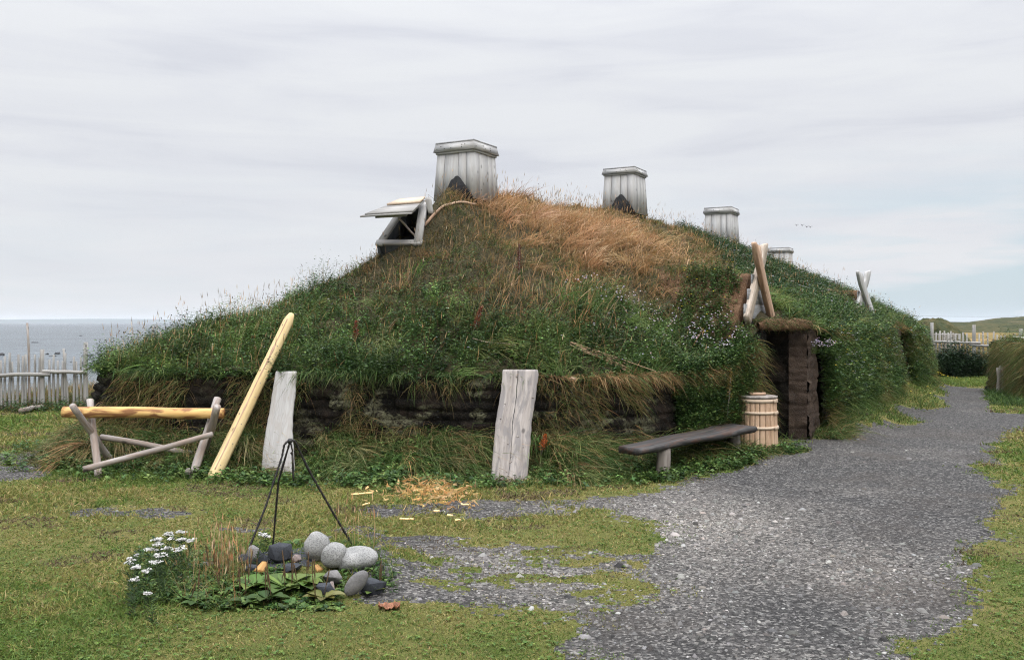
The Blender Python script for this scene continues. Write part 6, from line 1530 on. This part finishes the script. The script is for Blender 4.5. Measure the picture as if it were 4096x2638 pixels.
# ------------------------------------------------ loose stones of the gravel
x = rng.uniform(-.60, .64, 560000); d = 4.1 * (15.5 / 4.1) ** rng.random(len(x)); x = x * d; y = d; g_ = gravel_m(x, y)
pal = pale_m(x, y); k = (g_ > -.15) & (rng.random(len(x)) < np.clip(.24 + .40 * pal, 0, 1) * np.clip((g_ + .16) * 4, 0.05, 1)); x, y, pal = x[k], y[k], pal[k]; N = len(x)
sz = np.exp(rng.normal(np.log(.0060), .45, N)) * np.where(rng.random(N) < .008, 1.4, 1) * (1 + .25 * pal); a = rng.uniform(0, 6.3, N)
dirs = np.array([(1, 0, 0), (0, 1, 0), (-1, 0, 0), (0, -1, 0), (0, 0, 1), (0, 0, -.6), ]); Vs = np.zeros((N, 8, 3)); base_ = gp3(x, y, -.008)
rad = np.stack([np.cos(a), np.sin(a)], -1)
for j in range(4):
    an = a + j * np.pi / 2 + rng.uniform(-.35, .35, N); rr_ = sz * rng.uniform(.75, 1.25, N) * (1.3 if j % 2 == 0 else .85)
    Vs[:, j] = base_ + np.stack([np.cos(an) * rr_, np.sin(an) * rr_, sz * rng.uniform(0.0, .3, N)], -1)
    an2 = an + rng.uniform(-.3, .3, N); r3 = rr_ * rng.uniform(.35, .7, N); Vs[:, 4 + j] = base_ + np.stack([np.cos(an2) * r3, np.sin(an2) * r3, sz * rng.uniform(.6, 1.0, N)], -1)
val = np.exp(rng.normal(np.log(.052), .62, N)) * (1 + 1.3 * pal); val = np.clip(val, .012, .28)[:, None]
hue = np.array([[1.03, 1.0, 0.96]]) + rng.normal(0, .02, (N, 3)) + (rng.random((N, 1)) < .12) * np.array([[.10, 0, -.05]]) + pal[:, None] * np.array([[.03, 0, -.04]])
Cs = np.repeat((val * hue)[:, None], 8, 1)
gv = Veg(); gv._add(Vs, Cs, [0, 1, 5, 4, 1, 2, 6, 5, 2, 3, 7, 6, 3, 0, 4, 7, 4, 5, 6, 7], [0, 4, 8, 12, 16]); tag(gv.build('gravel_stones', M['gravelstone']), kind='stuff')

# ------------------------------------------------ wood shavings left where the beam was hewn
sh_ = Veg(); N = 420; cc1 = np.array([(430, 484), (442, 492), (418, 486), (405, 494), (450, 498), (435, 502), (380, 490), (400, 480)]); w = np.array([.24, .22, .12, .1, .12, .12, .04, .04]); ci = rng.choice(8, N, p=w)
uv = cc1[ci] + rng.normal(0, 1, (N, 2)) * np.array([15, 4.6]); Pq = np.array([gnd(a_, b_) for a_, b_ in uv]); Pq[:, 2] = ground_z(Pq[:, 0], Pq[:, 1]) + rng.uniform(.005, .055, N)
col = pick(N, [(.55, .33, .13), (.64, .43, .20), (.46, .26, .10), (.58, .40, .21)], .1)
for k_ in range(2):
    D = np.stack([rng.normal(0, 1, N), rng.normal(0, .6, N), rng.normal(0, .35, N)], -1); L_ = rng.uniform(.02, .06, N) * (1 if k_ else 1.2)
    sh_.blades(Pq + rng.normal(0, .01, (N, 3)) * [1, 1, .3], D, L_, rng.uniform(.010, .022, N), rng.uniform(-.6, .6, N), col, col, bend=rng.normal(0, .5, (N, 3)), seg=4)
tag(sh_.build('wood_shavings', M['petal']), kind='stuff')
u_, v_ = [250 + c * .15684 for c in (1320, 1370, 1365, 1385, 1410)], [300 + c * .15684 for c in (1040, 1055, 1085, 1105, 1120)]
cs = MB(); P_ = [at(a_, b_, 10.05) for a_, b_ in zip(u_, v_)]; Q_ = []
for k_ in range(4):
    for j in range(5): Q_.append(P_[k_] + (P_[k_ + 1] - P_[k_]) * j / 5 + np.array([0, .012 * math.sin(k_ * 5 + j * 1.3), .008 * math.cos(k_ * 3 + j)]))
cs.tube(Q_, .010, 4, twist=40); tag(cs.build('wood_curl', M['chip'], None, base=P_[-1]), 'long curled pale wood shaving caught in the bank grass', 'wood shaving')

# ------------------------------------------------ single plants
def dock(P, H, label, col=(.23, .055, .025), lean=(.05, 0), name='dock_plant'):
    o = thing(name, P, label, 'plant', 'red docks')
    v = Veg(); top = np.array(P) + np.array([lean[0], lean[1], H]); n = 260
    t_ = rng.uniform(.35, 1, n); pos = np.array(P)[None] + (top - np.array(P))[None] * t_[:, None] + rng.normal(0, 1, (n, 3)) * (.030 * (1.15 - t_))[:, None] * [1, 1, .6]
    v.leaves(pos, rng.normal(0, 1, (n, 3)), rng.normal(0, 1, (n, 3)), rng.uniform(.014, .026, n), rng.uniform(.012, .02, n), pick(n, [col, np.array(col) * 1.4, np.array(col) * .6], .15)); v.build('seed_sprays', M['leaf'], o)
    mb = MB(); mb.tube([P, (np.array(P) + top) / 2 + [.01, 0, 0], top], [.007, .006, .003], 6); mb.build('stem', M['stub'], o)
    n = 7; a_ = rng.uniform(0, 6.3, n); f = Veg(); f.leaves(np.tile(np.array(P), (n, 1)) + np.array([0, 0, 1.0]) * (rng.uniform(.02, .3, n) * H)[:, None], np.stack([np.cos(a_), np.sin(a_), rng.uniform(.1, .7, n)], -1), np.tile([0, 0, 1.0], (n, 1)), rng.uniform(.08, .15, n), rng.uniform(.02, .04, n), pick(n, G_DARK + [(.12, .05, .02)])); f.build('leaves', M['leaf'], o); return o
for (u, v, H, lb, ln) in ((356, 345, .30, 'dark red dock seed head on the green mound above the broad planks', (.0, 0)), (471, 336, .36, 'bright rust-red dock leaning right in the middle of the green mound', (.13, 0)), (518, 283, .52, 'tall thin dark red dock stalk in the dry brown grass', (.02, 0))):
    p = roof_hit(u, v); dock(p, H, lb, (.11, .032, .022) if H == .52 else (.17, .055, .03), ln)
for (x_, y_, H, lb) in ((1855, 985, .30, 'orange-red curled dock just right of the knotty grey plank'),): p = at(250 + x_ * .15684, 300 + y_ * .15684, 10.0); dock(p, .23, lb, (.36, .10, .03))
p = at(727, 408, 11.55); dock(p - np.array([0, 0, .1]), .62, 'tall yellowish dock standing between bench and barrel', (.16, .12, .035))
# asters: violet daisies in clumps on the mound
def aster(u, v, n, r, lb, P=None, up=.3, cols=((.42, .37, .50), (.50, .46, .56), (.34, .30, .44))):
    p = roof_hit(u, v) if P is None else P; o = thing('aster_clump', p, lb, 'flowers', 'violet daisy clumps')
    a_ = rng.uniform(0, 6.3, n); q = r * np.sqrt(rng.random(n)); X = p[0] + np.cos(a_) * q; Y = p[1] + np.sin(a_) * q * .7; Z = (Hroof(X, Y) if P is None else np.full(n, p[2])) - .02
    Hh_ = rng.uniform(.6, 1.15, n) * up; g = Veg(); roots = np.stack([X, Y, Z], -1); g.plants(roots, Hh_ * .95, 9, .05, .22, pick(n, G_DARK + G_MID), .3); g.build('foliage', M['leaf'], o)
    f = Veg()
    for j in range(2):
        hp_ = roots + np.stack([rng.normal(0, .03, n), rng.normal(-.02, .03, n), Hh_ * rng.uniform(.85, 1.1, n)], -1); cf = pick(n, cols, .08); ph = rng.uniform(0, 6.3, n); tilt = np.stack([rng.normal(0, .4, n), rng.normal(-.6, .3, n), np.ones(n)], -1); tilt = nrmz(tilt); e1 = nrmz(np.cross(tilt, np.array([1.0, .1, 0]))); e2 = np.cross(tilt, e1)
        for m_ in range(7): an = ph + m_ * .9; D = e1 * np.cos(an)[:, None] + e2 * np.sin(an)[:, None]; f.leaves(hp_, D, tilt, np.full(n, .012), np.full(n, .007), cf, .05, .02)
        f.umbels(hp_ + tilt * .002, 2, np.full(n, .003), pick(n, [(.55, .38, .05)], .1), .008)
    f.build('blossoms', M['petal'], o)
aster(600, 305, 22, .55, 'scattered violet daisies right of the golden stalks, high on the mound', up=.26); aster(640, 318, 20, .5, 'violet daisy clump left below the porch sod', up=.28); aster(690, 340, 20, .5, 'pale violet daisies below the crossed boards', up=.3)
aster(717, 355, 60, .42, 'dense lilac daisy clump left of the barrel and doorway', up=.34); aster(680, 352, 16, .4, 'loose lilac daisies above the twig bundle', up=.28)
aster(0, 0, 70, .26, 'brightest lilac daisy clump hanging right of the doorway pillar', P=at(817, 352, 13.55), up=.20)
aster(625, 345, 10, .5, 'thin lilac daisies in the grass left of the twig bundle', up=.24)
# yarrow: three stands with flat white heads round the fire pit
def yarrow(heads, lb, feath=1.0):
    H0 = []; 
    for x_, y_, rp_ in heads:
        u, v = c6(x_, y_); vb = v + 40 + rng.uniform(-4, 8); d = CH * F / (vb - HV); H0.append((at(u, v, d), rp_ * .1523 * d / F))
    b0 = np.mean([h[0] for h in H0], 0); b0[2] = float(ground_z(b0[0], b0[1])); o = thing('yarrow_plant', b0, lb, 'flowers', 'white yarrow stands')
    g = Veg()
    for hp_, rp_ in H0:
        root = hp_ + np.array([rng.normal(0, .02), rng.normal(0, .02), 0]); root[2] = float(ground_z(root[0], root[1])); mb_h = hp_[2] - root[2]
        n = 70; t_ = rng.random(n); q = root[None] + (hp_ - root)[None] * t_[:, None]; a_ = rng.uniform(0, 6.3, n)
        g.leaves(q, np.stack([np.cos(a_), np.sin(a_), rng.uniform(.2, 1, n)], -1), rng.normal(0, 1, (n, 3)), rng.uniform(.02, .06, n), rng.uniform(.004, .009, n), pick(n, [(.03, .055, .022), (.045, .075, .03)]))
        g.blades(root[None], (hp_ - root)[None] + 1e-4, np.array([mb_h]), np.array([.007]), 0, pick(1, G_DARK), pick(1, G_MID), bend=np.zeros((1, 3)))
    g.build('foliage', M['leaf'], o)
    for hp_, rp_ in H0:
        f = Veg(); m_ = 9; a_ = rng.uniform(0, 6.3, m_); q = rp_ * .8 * np.sqrt(rng.random(m_)); cl = hp_[None] + np.stack([np.cos(a_) * q, np.sin(a_) * q, -q * q * 2 + rng.normal(0, .004, m_)], -1)
        f.umbels(cl, 16, np.full(m_, rp_ * .42), np.full((m_, 3), .56) * [1, .98, .95], .010, .4); f.build('flower_head', M['petal'], o)
yarrow([(455, 690, 36), (370, 708, 34), (385, 738, 28), (290, 742, 36), (455, 742, 30), (520, 746, 40), (305, 770, 44), (250, 802, 52), (352, 800, 34), (430, 806, 46), (315, 842, 42), (288, 890, 40)], 'largest stand of white yarrow heads left of the fire pit')
yarrow([(125, 868, 28), (112, 895, 36), (155, 925, 34), (230, 945, 28), (145, 1006, 28), (158, 846, 14), (232, 1098, 26)], 'small lower stand of white yarrow farthest left of the fire pit')
yarrow([(985, 708, 26), (1018, 722, 28)], 'two white yarrow heads behind the middle tripod leg')
# broad-leaved plantains with brown spikes
def plantain(x_, y_, n, L, spikes, lb, cols):
    u, v = c6(x_, y_); p = on_ground(u, v); o = thing('plantain_plant', p, lb, 'plant', 'broad-leaved plantains by the fire pit'); v_ = MB(); C = []
    for k_ in range(n):
        a_ = 2.4 * k_ + rng.uniform(-.4, .4); l = L * rng.uniform(.65, 1.15); wd = l * rng.uniform(.50, .64); el = rng.uniform(.2, .65); col = pick(1, cols, .2)[0]; P_ = []; ns_ = 7
        for i_ in range(ns_ + 1):
            t_ = i_ / ns_; r_ = l * t_; zz = r_ * math.sin(el) - .55 * r_ * r_ / l * math.sin(el) + .02; rr_ = r_ * math.cos(el * (1 - .4 * t_)); hw = wd * .5 * (math.sin(math.pi * min(1, max(0, (t_ - .18) / .82)) ** .8) if t_ > .18 else .06) + .004
            for s2_ in (-1, -.5, 0, .5, 1): P_.append(p + np.array([math.cos(a_) * rr_ - math.sin(a_) * hw * s2_, math.sin(a_) * rr_ + math.cos(a_) * hw * s2_, zz + abs(s2_) * hw * .35 + .006 * mnoise.noise(Vector((t_ * 7, s2_ * 2, k_)))])); C.append(col * (1.12 if s2_ == 0 else 1 + .12 * mnoise.noise(Vector((t_ * 9, s2_ * 3, k_ + 5)))))
        v_.add(P_, [(i_ * 5 + j, i_ * 5 + j + 1, i_ * 5 + j + 6, i_ * 5 + j + 5) for i_ in range(ns_) for j in range(4)])
    v_.build('leaves', M['leaf'], o, smooth=True, cols=np.array(C))
    for k_ in range(spikes):
        a_ = rng.uniform(0, 6.3); b_ = p + np.array([math.cos(a_) * .05, math.sin(a_) * .05, 0]); h_ = rng.uniform(.14, .26); t2 = b_ + np.array([rng.normal(0, .02), rng.normal(0, .02), h_]); mb = MB(); mb.tube([b_, b_ * .5 + t2 * .5, b_ * .4 + t2 * .6, t2 * .95 + b_ * .05, t2], [.0018, .0018, .0042, .0036, .0015], 6, rough=.4); mb.build('seed_spike', M['spike'], o)
PC = [(.070, .125, .028), (.10, .155, .036), (.06, .105, .025), (.125, .165, .04)]; PD = [(.035, .07, .018), (.05, .09, .022)]
plantain(1130, 1112, 12, .20, 6, 'biggest pale green plantain with broad leaves in front of the hearth', PC); plantain(1265, 1100, 11, .17, 4, 'light green plantain just left of the nearest black stone', PC)
plantain(930, 1095, 10, .17, 3, 'green plantain in front of the left tripod leg', PC + PD); plantain(760, 1120, 8, .16, 4, 'dark plantain with brown spikes in the left part of the fire pit weeds', PD + PC[:1])
plantain(1010, 1175, 8, .15, 3, 'dark green plantain nearest the lawn below the big pale one', PD); plantain(640, 1010, 7, .14, 5, 'plantain with upright brown spikes among the dry grass left of the stones', PD)
plantain(1390, 1170, 6, .13, 3, 'yellowish small plantain at the foot of the black stones', [(.16, .16, .04), (.12, .12, .04)]); plantain(1700, 1130, 5, .08, 2, 'smallest plantain beside the flat blue-black stone', PC)
plantain(560, 1190, 7, .13, 2, 'low dark plantain at the left lawn edge of the weeds', PD); plantain(880, 1200, 7, .12, 2, 'low green plantain at the front lawn edge of the weeds', PC[:2] + PD)
plantain(1175, 830, 6, .10, 0, 'small leafy plant behind the black stones, left of the round boulder', PC[:1] + PD)
for (x_, y_, L) in ((735, 905, .17), (805, 930, .15), (870, 925, .15), (920, 965, .15), (790, 985, .18)):
    pass
bench_w = (('round-leaved weed under the near end of the bench', 735, 925, .15), ('round-leaved weed under the middle of the bench', 860, 940, .13), ('round-leaved weed at the gravel edge below the bench', 800, 1000, .17), ('round-leaved weed right of the others below the bench', 930, 985, .15))
for lb, x_, y_, L in bench_w:
    u, v = 575 + x_ * .14639, 325 + y_ * .14639; x6, y6 = (u - 112.5) / .1523, (v - 425) / .1523; plantain(x6, y6, 6, L, 0, lb, [(.06, .11, .035), (.08, .13, .04)])
# grass and weeds round the fire pit
fp = Veg(); fl2 = Veg()
px_ = rng.normal(0, 1, 5200) * 120 + 820; py_ = rng.normal(0, 1, 5200) * 60 + 1010
px_ = np.concatenate([px_, rng.uniform(150, 800, 2600), rng.uniform(600, 1500, 1600), rng.uniform(1480, 1850, 350)]); py_ = np.concatenate([py_, rng.uniform(860, 1180, 2600), rng.uniform(1060, 1230, 1600), rng.uniform(940, 1120, 350)])
uvp = np.stack([112.5 + px_ * .1523, 425 + py_ * .1523], -1); Pq = np.array([gnd(a_, b_) for a_, b_ in uvp]); Pq[:, 2] = ground_z(Pq[:, 0], Pq[:, 1]) - .005
hearth = (px_ > 850) & (px_ < 1480) & (py_ < 1010) & (py_ > 830); out_ = (py_ > 1235) | (py_ < 800) | (px_ < 100) | (px_ > 1880); Pq = Pq[~hearth & ~out_]; pxk = px_[~hearth & ~out_]; N = len(Pq)
Pq_fr = np.where((pxk > 830) & (pxk < 1500), .38, 1.0); isd = (pxk > 430) & (pxk < 900); k = rng.random(N) < .62; Nk = k.sum()
fp.blades(Pq[k], upd(Nk, .35), rng.uniform(.05, .19, Nk) * Pq_fr[k], rng.uniform(.003, .0055, Nk), rng.uniform(.1, .6, Nk), pick(Nk, G_MID + G_DARK), np.where((rng.random(Nk) < np.where(isd[k], .5, .15))[:, None], pick(Nk, DRY + STRAW[2:4] + G_YEL), pick(Nk, G_MID + LG)), seg=4)
k = rng.random(N) < .16; Nk = k.sum(); fl2.plants(Pq[k], rng.uniform(.02, .08, Nk) * Pq_fr[k], 6, .05, .55, pick(Nk, G_DARK + G_MID))
k = isd & (rng.random(N) < .018); Nk = k.sum(); fp.seedheads(Pq[k], upd(Nk, .12), rng.uniform(.16, .32, Nk), pick(Nk, STRAW + DRY), hl=.06, hw=.008, W=.0026)
qx = rng.uniform(1455, 1720, 26); qy = rng.uniform(760, 870, 26); Pq = np.array([gnd(*c6(a_, b_ )) for a_, b_ in zip(qx, qy)]); Pq[:, 2] = ground_z(Pq[:, 0], Pq[:, 1]); fp.seedheads(Pq, upd(26, .1), rng.uniform(.18, .36, 26), pick(26, STRAW[2:] + DRY), hl=.07, hw=.009, W=.0026)
fp.blades(np.repeat(Pq, 6, 0), upd(156, .4), rng.uniform(.06, .15, 156), np.full(156, .004), .3, pick(156, G_MID), pick(156, G_MID + LG))
tag(fp.build('fire_pit_grass', M['veg']), kind='stuff'); tag(fl2.build('fire_pit_weeds', M['leaf']), kind='stuff')
# dark bushes at the foot of the meadow fence
BL_ = ('dark bush below the left end of the meadow fence rail', 'tall dark bush left of the thick middle fence post', 'dark bush just right of the thick middle fence post', 'low dark bush near the right end of the meadow fence', 'small dark bush against the right turf wall end', 'lowest dark bush at the far left of the meadow fence')
for (u, v, w_, h_), lb in zip(((945, 372, 1.5, 1.0), (957, 372, 1.1, 1.15), (982, 371, 1.0, .9), (998, 372, 1.0, .75), (1006, 373, .8, .85), (936, 372, .9, .7)), BL_):
    d = 28.2; p = at(u, v, d); p[2] = float(ground_z(p[0], p[1])); o = thing('shrub', p, lb, 'shrub', 'dark bushes along the meadow fence'); n = 420
    a_ = rng.uniform(0, 6.3, n); q = w_ * .55 * np.sqrt(rng.random(n)); rt = np.stack([p[0] + np.cos(a_) * q, p[1] + np.sin(a_) * q * .8, np.full(n, p[2])], -1); hh_ = h_ * np.sqrt(np.clip(1.05 - (q / (w_ * .6)) ** 2, .1, 1)) * rng.uniform(.55, 1.12, n)
    g = Veg(); g.plants(rt, hh_, 13, .13, .5, pick(n, [(.014, .030, .014), (.020, .042, .018), (.028, .052, .02)]), .35); g.build('foliage', M['leaf'], o)
    mb = MB()
    for k_ in range(5): b_ = p + np.array([rng.normal(0, .15), rng.normal(0, .1), 0]); mb.tube([b_, b_ + [rng.normal(0, .08), 0, h_ * .6]], [.02, .01], 5)
    mb.build('stem', M['stub'], o)
